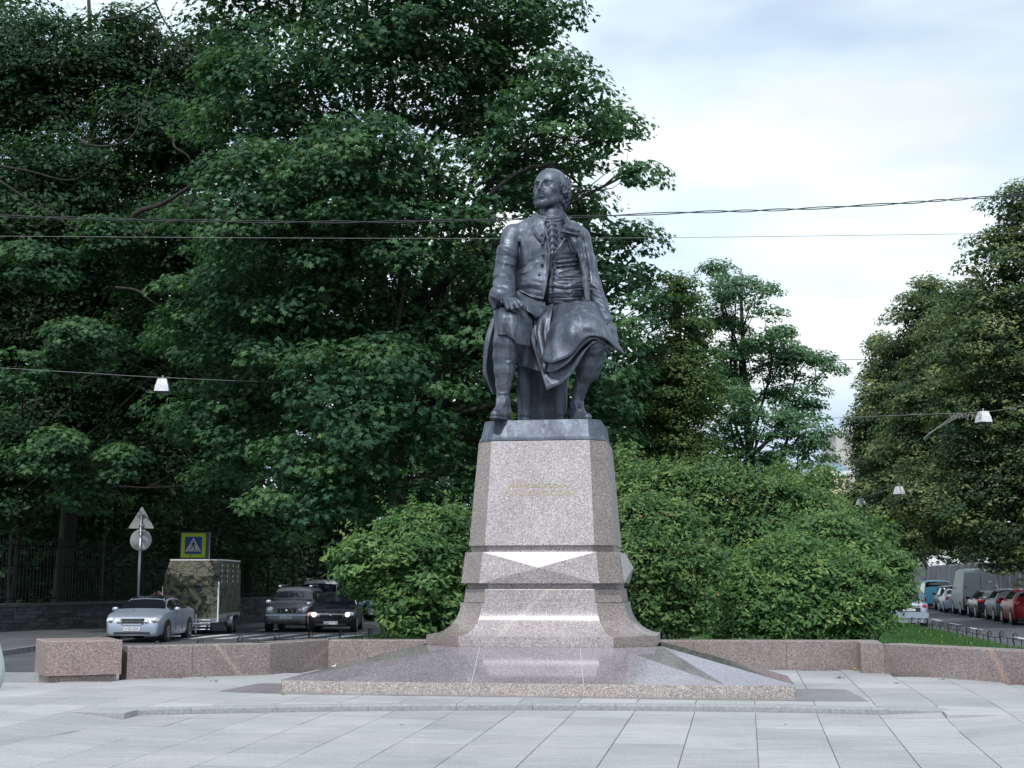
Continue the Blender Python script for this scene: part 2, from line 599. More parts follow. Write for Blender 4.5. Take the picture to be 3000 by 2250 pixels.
M['grass'] = noisy('grass_blade', (0.028, 0.085, 0.02), (0.06, 0.15, 0.032), 2.5, 0.7, bstr=0)
tag(link('grass', tri_mesh('grass', V, [M['grass']])), 'short green grass on the lawn behind the granite wall', 'grass', kind='stuff')
# a few yellow dandelions near the low fence
fl = MB()
for k in range(9):
    y = RNG.uniform(37, 50); x = lawn_r(y) - RNG.uniform(0.3, 3.2)
    z = z_lawn(x, y) + 0.10
    r_ = 0.016
    fl.add([(x - r_, y, z), (x, y - r_, z), (x + r_, y, z), (x, y + r_, z), (x, y, z + r_), (x, y, z - 0.1)],
           [(0, 1, 4), (1, 2, 4), (2, 3, 4), (3, 0, 4), (0, 1, 5)])
tag(fl.build('dandelion_flowers', mat('dandelion', (0.55, 0.45, 0.04), 0.7)), 'tiny yellow flowers dotted in the lawn beside the low fence', 'flowers', kind='stuff')

# ---------------------------------------------------------------- plaza paving
slab_mat = mat('paving_slab', (0.42, 0.43, 0.44), 0.8)
nt, N, L, B = nodes_of(slab_mat)
tc = N.new('ShaderNodeTexCoord'); oi = N.new('ShaderNodeObjectInfo')
n1 = noise(nt, 0.8, 6, 0.6, tc.outputs['Object'])
n2 = noise(nt, 45, 4, 0.7, tc.outputs['Object'])
mp = N.new('ShaderNodeMapping'); mp.inputs['Scale'].default_value = (0.7, 5.0, 1.0); mp.inputs['Rotation'].default_value = (0, 0, 0.16)
L(tc.outputs['Object'], mp.inputs['Vector'])
n3 = noise(nt, 3.0, 5, 0.6, mp.outputs['Vector'])
r0 = ramp(nt, [(0.0, (0.345, 0.352, 0.358)), (1.0, (0.435, 0.442, 0.445))]); L(oi.outputs['Random'], r0.inputs['Fac'])
r1 = ramp(nt, [(0.28, (0.74, 0.75, 0.78)), (0.42, (0.93, 0.93, 0.94)), (0.55, (1.0, 1.0, 1.0)), (0.72, (1.12, 1.12, 1.10))]); L(n1.outputs['Fac'], r1.inputs['Fac'])
r2 = ramp(nt, [(0.3, (0.80, 0.80, 0.80)), (0.55, (1.0, 1.0, 1.0)), (0.75, (1.14, 1.14, 1.14))]); L(n2.outputs['Fac'], r2.inputs['Fac'])
r3 = ramp(nt, [(0.35, (0.90, 0.90, 0.91)), (0.65, (1.05, 1.05, 1.05))]); L(n3.outputs['Fac'], r3.inputs['Fac'])
c = mixc(nt, 1.0, r0.outputs['Color'], r1.outputs['Color'], 'MULTIPLY')
c = mixc(nt, 1.0, c, r2.outputs['Color'], 'MULTIPLY')
c = mixc(nt, 1.0, c, r3.outputs['Color'], 'MULTIPLY')
n4 = noise(nt, 0.22, 3, 0.5, tc.outputs['Object'])
n5 = N.new('ShaderNodeTexVoronoi'); n5.inputs['Scale'].default_value = 1.7; L(tc.outputs['Object'], n5.inputs['Vector'])
r5 = ramp(nt, [(0.0, (0.55, 0.55, 0.56)), (0.025, (0.75, 0.75, 0.76)), (0.04, (1, 1, 1))]); L(n5.outputs['Distance'], r5.inputs['Fac'])
c = mixc(nt, 0.8, c, r5.outputs['Color'], 'MULTIPLY')
L(c, B.inputs['Base Color'])
L(bump(nt, n2.outputs['Fac'], 0.25, 0.004), B.inputs['Normal'])
M['slab'] = slab_mat

TH_P = math.atan(678.0 / F_PX)
Pd = np.array([math.sin(TH_P), math.cos(TH_P)])      # seam direction (away)
Pu = np.array([math.cos(TH_P), -math.sin(TH_P)])     # across
_o = np.array(gnd(2212, 2080, -0.09)[:2])            # a point on a seam
plaza = tag(empty('plaza'), kind='structure')


def wall_line_y(x):
    """front line of the low granite wall (plan), as y over x"""
    pts = [(g_[0], g_[1]) for g_ in (gnd(130, 2000), gnd(370, 1991), gnd(562, 1984), gnd(790, 1976), gnd(961, 1959), gnd(2578, 1963), gnd(2592, 1973), gnd(2684, 1981), gnd(2945, 2000), gnd(3200, 2020), gnd(3500, 2044))]
    if x <= pts[0][0]: return pts[0][1] + (x - pts[0][0]) * 0.6
    for (a, ya), (b, yb) in zip(pts, pts[1:]):
        if x <= b: return ya + (yb - ya) * (x - a) / (b - a)
    return pts[-1][1]


# bed: mortar-coloured sheet just below the slabs
bed_xs = lin(-13, 12, 51)
bed_ys = lin(7.0, 20.0, 53)
tag(grid_sheet('paving_bed', bed_xs, bed_ys, lambda x, y: z_plaza(x, y) - 0.072 - (0.25 if x < -7 - (y - 14) * 0.15 and y > 15.4 else 0), noisy('joint_dirt', (0.19, 0.195, 0.20), (0.28, 0.285, 0.29), 9, 0.95)), kind='structure')

ROW = 0.66; CW_ = 0.60
slabs = []
for ci in range(-22, 18):
    off = random.choice([0.0, 0.22, 0.33, 0.45]) if ci % 2 else random.choice([0.0, 0.1])
    v = -6.0 + off
    while v < 9.0:
        ln = ROW * random.choice([1.0, 1.0, 1.0, 0.92, 1.25])
        g = 0.0035; gr = 0.0085
        c4 = [_o + Pu * (ci * CW_ + a) + Pd * (v + b) for a, b in ((g, gr), (CW_ - g, gr), (CW_ - g, ln - gr), (g, ln - gr))]
        cx = sum(p[0] for p in c4) / 4; cy = sum(p[1] for p in c4) / 4
        v += ln
        if cy < 8.6 or cy > wall_line_y(cx) + 0.15 or cx < -8.6 + (cy - 15) * 0.5 * (cy < 15) or (cx < -6.6 and cy > 15.7): continue
        sx, sy = proj((cx, cy, z_step(cx, cy)))
        side = [p[1] < y_curb(p[0]) - 0.02 for p in c4]
        vis = -150 < sx < 3150 and sy < 2330
        slabs.append((not vis, c4, side, cx, cy))
slabs.sort(key=lambda t: (t[0], t[4]))
rest = MB()


def slab_geo(c4, zf, th=0.07, jit=0.0012):
    j = [random.uniform(-jit, jit) for _ in range(4)]
    top = [(p[0], p[1], zf(p[0], p[1]) + j[i]) for i, p in enumerate(c4)]
    cx = sum(p[0] for p in top) / 4; cy = sum(p[1] for p in top) / 4
    low = [(p[0], p[1], p[2] - th) for p in top]
    ins = [(p[0] + (cx - p[0]) * 0.012, p[1] + (cy - p[1]) * 0.012, p[2]) for p in top]
    rim = [(p[0], p[1], p[2] - 0.003) for p in top]
    vs = low + rim + ins
    fs = [(8, 9, 10, 11)]
    for k in range(4):
        k2 = (k + 1) % 4
        fs += [(k, k2, 4 + k2, 4 + k), (4 + k, 4 + k2, 8 + k2, 8 + k)]
    return vs, fs


def clip_poly(poly, inside, cross):
    out = []
    for i in range(len(poly)):
        a, b = poly[i], poly[(i + 1) % len(poly)]
        ia, ib = inside(a), inside(b)
        if ia: out.append(a)
        if ia != ib: out.append(cross(a, b))
    return out


def cut_to(c4, front):
    def ins(p): return (p[1] < y_curb(p[0]) - 0.01) if front else (p[1] > y_curb(p[0]) + 0.16)
    def crs(a, b):
        lo, hi = np.array(a), np.array(b); la = ins(a)
        for _ in range(20):
            m_ = (lo + hi) / 2
            if ins(m_) == la: lo = m_
            else: hi = m_
        return lo
    return clip_poly(list(c4), ins, crs)


def poly_geo(P, zf, th=0.07):
    top = [(p[0], p[1], zf(p[0], p[1])) for p in P]
    low = [(p[0], p[1], p[2] - th) for p in top]
    n = len(P)
    return low + top, [tuple(range(n, 2 * n))] + [(k, (k + 1) % n, n + (k + 1) % n, n + k) for k in range(n)]


cnt = 0
for hid, c4, side, cx, cy in slabs:
    geos = []
    if abs(cx - 0.1) < 3.95 and abs(cy - y_curb(cx)) < 0.7:
        for fr in (True, False):
            P = cut_to(c4, fr)
            if len(P) >= 3:
                geos.append(poly_geo(P, (lambda a, b, fr=fr: z_plaza(a, b) - (step_drop(a, b) if fr else 0.0))))
    else:
        fr = cy < y_curb(cx)
        geos.append(slab_geo(c4, lambda a, b: z_plaza(a, b) - (step_drop(a, b) if fr else 0.0)))
    for vs, fs in geos:
        if cnt < 296 and not hid:
            mo('paving_slab', vs, fs, M['slab'], plaza); cnt += 1
        else:
            rest.add(vs, fs)
if rest.v:
    tag(rest.build('paving_slabs', M['slab'], plaza, recalc=False), kind='stuff')

# step of hewn grey stones
step_mat = noisy('step_stone', (0.25, 0.26, 0.275), (0.35, 0.36, 0.375), 30, 0.85, bstr=0.4, bdist=0.008)
step_root = tag(empty('stone_step'), 'long low curved step of rough grey stones in front of the monument', 'step')
x = -4.08
while x < 4.25:
    ln = random.uniform(0.76, 0.92)
    x2 = min(x + ln, 4.3)
    n = 5
    vs, fs = [], []
    sec = [(0.0, -0.12), (0.0, -0.014), (0.004, -0.004), (0.02, 0.004), (0.15, 0.004), (0.15, -0.12)]
    for i in range(n):
        xx = x + 0.0015 + (x2 - x - 0.003) * i / (n - 1)
        yy = y_curb(xx)
        for k, (dy, dz) in enumerate(sec):
            j = random.uniform(-0.0025, 0.0025) if 0 < k < 4 else 0
            vs.append((xx, yy + dy + j, z_plaza(xx, yy) + dz + j * 0.5))
    m_ = len(sec)
    for i in range(n - 1):
        for k in range(m_ - 1):
            a = i * m_ + k
            fs.append((a, a + 1, a + m_ + 1, a + m_))
    fs += [tuple(range(m_))[::-1], tuple(range((n - 1) * m_, n * m_))]
    mo('step_stone', vs, fs, step_mat, step_root)
    x = x2

# ---------------------------------------------------------------- low granite wall
wall_root = tag(empty('granite_wall'), 'low wall of polished pink granite blocks curving behind the monument', 'wall')


def wall_stone(a, b, z0, z1, th=0.36, gap=0.0022, name='granite_stone', m_=None, topdz=(0, 0)):
    a = np.array(a[:2]); b = np.array(b[:2])
    d = (b - a) / np.linalg.norm(b - a)
    n = np.array([-d[1], d[0]])
    if n[1] < 0: n = -n
    a2 = a + d * gap; b2 = b - d * gap
    bev = 0.012
    sec = [(0, z0), (0, z1 - bev), (bev, z1), (th - bev, z1), (th, z1 - bev), (th, z0)]
    vs = []
    for q, p in enumerate((a2, b2)):
        for off, z in sec:
            vs.append((p[0] + n[0] * off, p[1] + n[1] * off, z + (topdz[q] if z > z0 else 0)))
    k = len(sec)
    fs = [(i, (i + 1) % k, k + (i + 1) % k, k + i) for i in range(k)] + [tuple(range(k))[::-1], tuple(range(k, 2 * k))]
    o = mo(name, vs, fs, m_ or M['granite_wall'], wall_root)
    bm = bmesh.new(); bm.from_mesh(o.data); bmesh.ops.recalc_face_normals(bm, faces=bm.faces); bm.to_mesh(o.data); bm.free()
    return o


Lw = [gnd(370, 1991), gnd(562, 1984), gnd(790, 1976), gnd(961, 1959)]
for a, b in zip(Lw, Lw[1:]): wall_stone(a, b, -0.15, 0.41)
A, Bp = np.array(gnd(961, 1959)), np.array(gnd(2578, 1963))
nn = 6
for i in range(nn):
    wall_stone(A + (Bp - A) * i / nn, A + (Bp - A) * (i + 1) / nn, -0.15, 0.40)
Rw = [gnd(2578, 1963), gnd(2592, 1973)]
wall_stone(Rw[0], Rw[1], -0.15, 0.395, th=0.30)
Rw = [gnd(2592, 1973), gnd(2684, 1981), gnd(2945, 2000), gnd(3200, 2020), gnd(3500, 2044)]
for a, b in zip(Rw, Rw[1:]): wall_stone(a, b, -0.2, 0.395)
# the taller end block with its recessed plinth
f0, f1 = np.array(gnd(130, 2000)[:2]), np.array(gnd(354, 1993)[:2])
d = (f1 - f0) / np.linalg.norm(f1 - f0); n = np.array([-d[1], d[0]])
blk = tag(empty('end_block'), 'taller pink granite end block on recessed plinth, at left end of low wall', 'granite block')


def prism(name, P, z0, z1, m_, parent, bev=0.012):
    k = len(P); c_ = sum(P) / k
    ins = [p + (c_ - p) / np.linalg.norm(c_ - p) * bev for p in P]
    vs = [(*p, z0) for p in P] + [(*p, z1 - bev) for p in P] + [(*p, z1) for p in ins]
    fs = [tuple(range(k))[::-1], tuple(range(2 * k, 3 * k))]
    for i in range(k):
        j = (i + 1) % k
        fs += [(i, j, k + j, k + i), (k + i, k + j, 2 * k + j, 2 * k + i)]
    o = mo(name, vs, fs, m_, parent)
    bm = bmesh.new(); bm.from_mesh(o.data); bmesh.ops.recalc_face_normals(bm, faces=bm.faces); bm.to_mesh(o.data); bm.free()
    return o


g1 = granite('granite_block', 0.45, tint=(1.08, 0.88, 0.82), seed=5.5, scale=130, bright=0.80, relief=0.2)
prism('cap_stone', [f0, f1, f1 + n * 0.95, f0 + n * 0.95], 0.075, 0.495, g1, blk)
q = 0.05
prism('plinth_stone', [f0 + d * q + n * q, f1 - d * q + n * q, f1 - d * q + n * 0.9, f0 + d * q + n * 0.9], -0.15, 0.073, g1, blk)

# litter in the corner of the wall
lit = noisy('litter_paper', (0.7, 0.7, 0.72), (0.85, 0.82, 0.8), 20, 0.8)
for k, (px_, py_, s_) in enumerate([(985, 1957, 0.07), (1003, 1962, 0.045), (1070, 1950, 0.05)]):
    p = gnd(px_, py_, 0.0)
    bm = bmesh.new(); bmesh.ops.create_icosphere(bm, subdivisions=2, radius=s_)
    for v_ in bm.verts:
        v_.co *= random.uniform(0.55, 1.1); v_.co.z *= 0.55
        v_.co += Vector((p[0], p[1] - 0.12, s_ * 0.35))
    me = bpy.data.meshes.new('paper_litter'); bm.to_mesh(me); bm.free(); me.materials.append(lit)
    tag(link('paper_litter', me), ['crumpled white paper lying in the left corner of the granite wall', 'small pinkish scrap beside the crumpled paper in the wall corner', 'white scrap by the wall nearest the monument base'][k], 'litter')
lf = MB()
for k in range(70):
    p = gnd(2545 + RNG.uniform(-45, 30), 1960 + RNG.uniform(-1, 6), 0.0)
    a = RNG.uniform(0, 6.28); s_ = RNG.uniform(0.012, 0.03)
    lf.add([(p[0] + math.cos(a + t) * s_, p[1] - 0.04 + math.sin(a + t) * s_, 0.006 + RNG.uniform(0, 0.03)) for t in (0, 1.6, 3.1, 4.7)], [(0, 1, 2, 3)])
tag(lf.build('fallen_leaves', noisy('dry_leaf', (0.35, 0.22, 0.08), (0.55, 0.45, 0.2), 30, 0.9), recalc=False), 'dry fallen leaves gathered in the right corner of the wall', 'leaves', kind='stuff')
# little weeds in the joints of the paving
wd = noisy('joint_weed', (0.07, 0.13, 0.04), (0.14, 0.22, 0.08), 30, 0.8, bstr=0)
mb = MB()
for (x_, y_, n_, s_) in ((2460, 1988, 26, 0.05), (2625, 2003, 16, 0.035), (2030, 1960, 10, 0.03), (630, 1998, 12, 0.045), (1180, 2092, 8, 0.02), (2300, 2092, 8, 0.02), (830, 2036, 12, 0.025), (1650, 2046, 14, 0.02), (2200, 2048, 12, 0.02), (600, 1986, 10, 0.03), (2760, 1992, 14, 0.03)):
    p = gnd(x_, y_, 0.0); z0 = z_step(p[0], p[1])
    for k in range(n_):
        a = random.uniform(0, 6.28); r_ = random.uniform(0, s_ * 1.6); h_ = random.uniform(0.3, 1) * s_
        bx_, by_ = p[0] + math.cos(a) * r_, p[1] + math.sin(a) * r_ * 0.5
        mb.add([(bx_ - 0.003, by_, z0), (bx_ + 0.003, by_, z0), (bx_ + random.uniform(-.5, .5) * s_, by_ + random.uniform(-.4, .4) * s_, z0 + h_)], [(0, 1, 2)])
tag(mb.build('weeds', wd, None, recalc=False), 'sparse little weeds growing from joints of the paving', 'weeds', kind='stuff')
# ================================================================ PEDESTAL
TH_M = math.atan(580.0 / F_PX)
Mv = np.array([math.sin(TH_M), math.cos(TH_M)])
Mu = np.array([math.cos(TH_M), -math.sin(TH_M)])
M0 = np.array(gnd(1553, 2040, 0.0)[:2]) + Mu * 0.0
ped = tag(empty('monument_pedestal'), 'tall tapering pedestal of polished pink-grey granite with gilt inscription and flared foot', 'pedestal')


def mw(u, v, z):
    p = M0 + Mu * u + Mv * v
    return (p[0], p[1], z)


def level(pxs, py, v):
    """half widths (front flat, corners) and height, read for the front plane at depth v"""
    Y = M0[1] + v * math.cos(TH_M)
    fl, fr, cl, cr = pxs
    z = at((fl + fr) / 2, py, Y)[2]
    fw = (at(fr, py, Y)[0] - at(fl, py, Y)[0]) / 2 / math.cos(TH_M)
    cw_ = (at(cr, py, Y)[0] - at(cl, py, Y)[0]) / 2 / math.cos(TH_M)
    uc = ((at((fl + fr) / 2, py, Y)[0]) - (M0[0] + Mv[0] * v)) / Mu[0]
    return fw, cw_, z, uc


UC = level((1421, 1741.5, 1369, 1802), 1598, 1.74)[3]


def octa(fw, cw_, v, cd, Ls, rb, z):
    P = [(-fw, v), (fw, v), (cw_, v + cd), (cw_, v + cd + Ls), (fw, v + cd + Ls + rb), (-fw, v + cd + Ls + rb), (-cw_, v + cd + Ls), (-cw_, v + cd)]
    return [mw(UC + a, b, z) for a, b in P]


def loft(name, levels, m_, parent, bevel=0.006, sharp=28):
    vs = [p for l in levels for p in l]
    k = len(levels[0]); fs = []
    for i in range(len(levels) - 1):
        for j in range(k):
            j2 = (j + 1) % k
            fs.append((i * k + j, i * k + j2, (i + 1) * k + j2, (i + 1) * k + j))
    fs += [tuple(range(k))[::-1], tuple(range((len(levels) - 1) * k, len(levels) * k))]
    o = mo(name, vs, fs, [m_, M['granite_chamfer_shade']], parent)
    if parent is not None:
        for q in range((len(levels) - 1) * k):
            if q % k in (1, 7): o.data.polygons[q].material_index = 1  # front chamfers take the darkened copy, shade painted as colour
    bm = bmesh.new(); bm.from_mesh(o.data); bmesh.ops.recalc_face_normals(bm, faces=bm.faces)
    bm.to_mesh(o.data); bm.free()
    if bevel:
        b = o.modifiers.new('edge', 'BEVEL'); b.width = bevel; b.segments = 2; b.limit_method = 'ANGLE'; b.angle_limit = math.radians(18)
    return o


TB = math.tan(math.radians(43))


def lv(pxs, py, v, Ls=1.2, rb=0.45):
    fw, cw_, z, _ = level(pxs, py, v)
    cd = (cw_ - fw) * TB
    return octa(fw, cw_, v, cd, Ls, rb, z), (fw, cw_, z, v, cd)


# --- base: front stones with the wide slope
fwB, cwB = level((983.5, 2116, 806, 2328), 2038, 0.0)[:2]
ucB = level((983.5, 2116, 806, 2328), 2038, 0.0)[3]
H1 = 0.135
foot, fi = lv((1346, 1799, 1237, 1929), 1896, 1.30)
ZF = fi[2]
cdB = 0.20
jx = [-fwB, -0.63, 0.59, fwB]     # joints at the front edge
jt = [-fi[0] - 0.02, -0.66, 0.53, fi[0] + 0.02]


def stone8(name, b4, t4, m_, parent, extra=None):
    vs = list(b4) + list(t4)
    fs = [(3, 2, 1, 0), (4, 5, 6, 7), (0, 1, 5, 4), (1, 2, 6, 5), (2, 3, 7, 6), (3, 0, 4, 7)]
    return vs, fs


def base_stone(name, u0, u1, t0, t1, v0a, v0b, vta, vtb):
    """u at the front edge, t at the foot; v of the two front corners and of the two upper corners"""
    g = 0.0035
    B4 = [mw(ucB + u0 + g, v0a, -0.1), mw(ucB + u1 - g, v0b, -0.1), mw(UC + t1 - g, vtb, -0.1), mw(UC + t0 + g, vta, -0.1)]
    F4 = [mw(ucB + u0 + g, v0a, H1), mw(ucB + u1 - g, v0b, H1), mw(UC + t1 - g, vtb, ZF), mw(UC + t0 + g, vta, ZF)]
    vs, fs = stone8(name, B4, F4, None, None)
    me = new_mesh(name, vs, fs, [M['granite_slope'], M['granite_rough'], M['granite_chamfer_shade']])
    for i, p in enumerate(me.polygons): p.material_index = 0 if i == 1 else 1
    o = link(name, me, ped)
    bm = bmesh.new(); bm.from_mesh(me); bmesh.ops.recalc_face_normals(bm, faces=bm.faces)
    fz = [f for f in bm.faces if len(f.verts) == 4]
    bm.to_mesh(me); bm.free()
    return o


vf = 1.28
for i in range(3):
    base_stone('base_stone', jx[i], jx[i + 1], jt[i], jt[i + 1], 0, 0, vf, vf)
base_stone('base_stone', -cwB, -fwB, -fi[1] - 0.06, jt[0], cdB, 0, vf + fi[4], vf)
base_stone('base_stone', fwB, cwB, jt[3], fi[1] + 0.06, 0, cdB, vf, vf + fi[4])
# side and rear slopes
LB = 1.45
for sgn in (-1, 1):
    pts_b = [mw(ucB + sgn * cwB, cdB, 0), mw(ucB + sgn * cwB, cdB + LB, 0), mw(ucB + sgn * 2.2, 4.3, 0)]
    pts_t = [mw(UC + sgn * (fi[1] + 0.06), vf + fi[4], 0), mw(UC + sgn * (fi[1] + 0.06), vf + fi[4] + 1.0, 0), mw(UC + sgn * fi[0], 3.2, 0)]
    for i in range(2):
        vs = [(p[0], p[1], -0.1) for p in (pts_b[i], pts_b[i + 1], pts_t[i + 1], pts_t[i])] + \
             [(*pts_b[i][:2], H1), (*pts_b[i + 1][:2], H1), (*pts_t[i + 1][:2], ZF), (*pts_t[i][:2], ZF)]
        o = mo('base_stone', vs, [(3, 2, 1, 0), (4, 5, 6, 7), (0, 1, 5, 4), (1, 2, 6, 5), (2, 3, 7, 6), (3, 0, 4, 7)], M['granite_slope'], ped)
        bm = bmesh.new(); bm.from_mesh(o.data); bmesh.ops.recalc_face_normals(bm, faces=bm.faces); bm.to_mesh(o.data); bm.free()
vs = [mw(ucB - 2.2, 4.3, -0.1), mw(ucB + 2.2, 4.3, -0.1), mw(UC + fi[0], 3.2, -0.1), mw(UC - fi[0], 3.2, -0.1)]
vs += [mw(ucB - 2.2, 4.3, H1), mw(ucB + 2.2, 4.3, H1), mw(UC + fi[0], 3.2, ZF), mw(UC - fi[0], 3.2, ZF)]
mo('base_stone', vs, [(3, 2, 1, 0), (4, 5, 6, 7), (0, 1, 5, 4), (1, 2, 6, 5), (2, 3, 7, 6), (3, 0, 4, 7)], M['granite_slope'], ped)
# pale mortar core that shows in the joints
core = MB()
a_ = [mw(ucB - 2.75, 0.26, 0), mw(ucB + 2.75, 0.26, 0)]
cb = [mw(ucB - 2.08, 0.001, -0.05), mw(ucB + 2.08, 0.001, -0.05), mw(UC + 1.0, 1.3, -0.05), mw(UC - 1.0, 1.3, -0.05)]
ct = [mw(ucB - 2.08, 0.001, H1 - 0.0008), mw(ucB + 2.08, 0.001, H1 - 0.0008), mw(UC + 0.9, 1.28, ZF - 0.0012), mw(UC - 0.9, 1.28, ZF - 0.0012)]
core.add(cb + ct, [(3, 2, 1, 0), (4, 5, 6, 7), (0, 1, 5, 4), (1, 2, 6, 5), (2, 3, 7, 6), (3, 0, 4, 7)])
core.build('mortar_joint', M['mortar'], ped)
# polished apron slab around the base
ap = [mw(ucB - 3.5, 0.10, 0), mw(ucB - 2.7, -0.13, 0), mw(ucB + 2.9, -0.13, 0), mw(ucB + 3.55, -0.05, 0), mw(ucB + 3.45, 1.35, 0), mw(ucB - 3.45, 1.3, 0)]
vs = [(p[0], p[1], z_plaza(p[0], p[1]) - 0.02) for p in ap] + [(p[0], p[1], z_plaza(p[0], p[1]) + 0.009) for p in ap]
k = len(ap)
apm = noisy('apron_slab', (0.20, 0.19, 0.20), (0.27, 0.255, 0.265), 3, 0.35)
o = mo('base_apron', vs, [tuple(range(k))[::-1], tuple(range(k, 2 * k))] + [(i, (i + 1) % k, k + (i + 1) % k, k + i) for i in range(k)], apm)
tag(o, 'thin smooth purple-grey stone apron under the front of the monument base', 'stone slab')

# --- foot with cove: three stones across the front plus corner stones, as lofted slices
fA, iA = foot, fi
fB, iB = lv((1346, 1799, 1237, 1929), 1866.5, 1.30)
fC, iC = lv((1411.5, 1749, 1342, 1830), 1767, 1.66)


def cove_profile():
    pts = [(iA[0], iA[1], iA[2], iA[3]), (iB[0], iB[1], iB[2], iB[3])]
    n = 12
    for i in range(1, n + 1):
        t = i / n * math.pi / 2
        hs = 1 - math.sin(t) * 1.0      # horizontal position: 1 at the foot, 0 at the top
        hs = 1 - math.sin(t)
        vs_ = 1 - math.cos(t)
        pts.append((iC[0] + (iB[0] - iC[0]) * hs, iC[1] + (iB[1] - iC[1]) * hs, iB[2] + (iC[2] - iB[2]) * vs_, iC[3] + (iB[3] - iC[3]) * hs))
    return pts


cp = cove_profile()
foot_root_levels = []
for fw, cw_, z, v in cp:
    foot_root_levels.append(octa(fw, cw_, v, (cw_ - fw) * TB, 1.2 + 0 * v, 0.45 + (iC[3] - v) * 0.9, z))


def slice_stone(name, jf, jc, m_):
    """front cladding stone of the coved foot between fractions of the front flat; jf at the bottom"""
    vs, fs = [], []
    for fw, cw_, z, v in cp:
        pass
    return


o = loft('foot_stone', foot_root_levels, M['granite_foot'], ped, bevel=0.0)
autosmooth(o, 33)
# joints on the foot: thin recessed lines of pale mortar (two vertical, one level with the die)
for uj in (-0.385, 0.315):
    mb = MB()
    prev = None
    for fw, cw_, z, v in cp:
        cur = [mw(UC + uj - 0.0035, v - 0.0012, z), mw(UC + uj + 0.0035, v - 0.0012, z)]
        if prev: 
            mb.add(prev + cur, [(0, 1, 3, 2)])
        prev = cur
    mb.build('joint', M['mortar'], ped)
# lower die
d0, i0 = lv((1417.6, 1742, 1352, 1822), 1766, 1.70)
d1, i1 = lv((1421.4, 1739.7, 1355.6, 1815.7), 1726, 1.71)
loft('die_stone', [d0, d1], M['granite_foot'], ped)
mo('joint', [(p[0], p[1] - 0.002, p[2] + dz) for dz in (-0.003, 0.004) for p in (d0[0], d0[1])], [(0, 1, 3, 2)], M['mortar'], ped)
r0_, _ = lv((1429, 1733, 1362, 1806), 1727, 1.75)
r1_, _ = lv((1429, 1733, 1362, 1806), 1706, 1.75)
loft('recess_band', [r0_, r1_], M['granite_polished'], ped)
# middle block with the pyramidal boss
m0, mi0 = lv((1405, 1756, 1345, 1827), 1709, 1.66)
m1, mi1 = lv((1414.6, 1745.8, 1358, 1813.6), 1617, 1.68)
loft('middle_block', [m0, m1], M['granite_polished'], ped)


def boss(q, out, name='pyramid_boss'):
    """q: four corners (bl, br, tr, tl) of the face, out: outward vector"""
    q = [Vector(p) for p in q]
    c_ = sum(q, Vector()) / 4
    apex = c_ + Vector(out)
    o_ = Vector(out).normalized() * 0.003
    q = [p + o_ for p in q]
    vs = q + [apex]
    return mo(name, vs, [(0, 1, 4), (1, 2, 4), (2, 3, 4), (3, 0, 4)], M['granite_polished'], ped)


boss([m0[0], m0[1], m1[1], m1[0]], (-Mv[0] * 0.080, -Mv[1] * 0.080, 0.0))
boss([m0[2], m0[3], m1[3], m1[2]], (Mu[0] * 0.115, Mu[1] * 0.115, 0.004))
boss([m0[6], m0[7], m1[7], m1[6]], (-Mu[0] * 0.115, -Mu[1] * 0.115, 0.004))
n0, _ = lv((1429, 1735.6, 1374, 1797), 1619, 1.75)
n1_, _ = lv((1429, 1735.6, 1374, 1797), 1597, 1.75)
loft('recess_band', [n0, n1_], M['granite_polished'], ped)
# upper block
u0_, ui0 = lv((1421, 1741.5, 1369, 1802), 1598, 1.70)
u1_, ui1 = lv((1439, 1726, 1397, 1774), 1290.5, 1.84, 1.05)
loft('upper_block', [u0_, u1_], M['granite_polished'], ped)

# gilt inscription on the upper block
def text_obj(name, body, size, m_, parent, loc, rot, extrude=0.002, align='CENTER', space=1.0, sx=1.0, offset=0.0):
    cu = bpy.data.curves.new(name, 'FONT')
    cu.body = body; cu.size = size; cu.align_x = align; cu.align_y = 'CENTER'
    cu.extrude = extrude; cu.space_character = space; cu.resolution_u = 3; cu.offset = offset
    tmp = bpy.data.objects.new('tmp', cu)
    me = bpy.data.meshes.new_from_object(tmp)
    bpy.data.objects.remove(tmp); bpy.data.curves.remove(cu)
    me.name = name
    me.materials.clear(); me.materials.append(m_)
    o_ = link(name, me, parent, loc, rot)
    o_.scale = (sx, 1, 1)
    return o_


def on_upper(py):
    z = at(1581, py, M0[1] + 1.77)[2]
    t = (z - ui0[2]) / (ui1[2] - ui0[2])
    return z, ui0[3] + (ui1[3] - ui0[3]) * t


tilt = math.atan((ui1[3] - ui0[3]) / (ui1[2] - ui0[2]))
for body, py, size, sx, off, uo in (("МИХАИЛУ", 1424, 0.062, 1.0, -0.0006, -0.245), ("ВАСИЛЬЕВИЧУ", 1424, 0.062, 1.0, -0.0006, 0.135), ("ЛОМОНОСОВУ", 1446, 0.092, 1.33, -0.0014, 0.0)):
    z, v = on_upper(py)
    text_obj('inscription', body, size, M['gold'], ped, mw(UC + uo, v - 0.002, z), (math.pi / 2 - tilt, 0, -TH_M), 0.0015, sx=sx, offset=off)

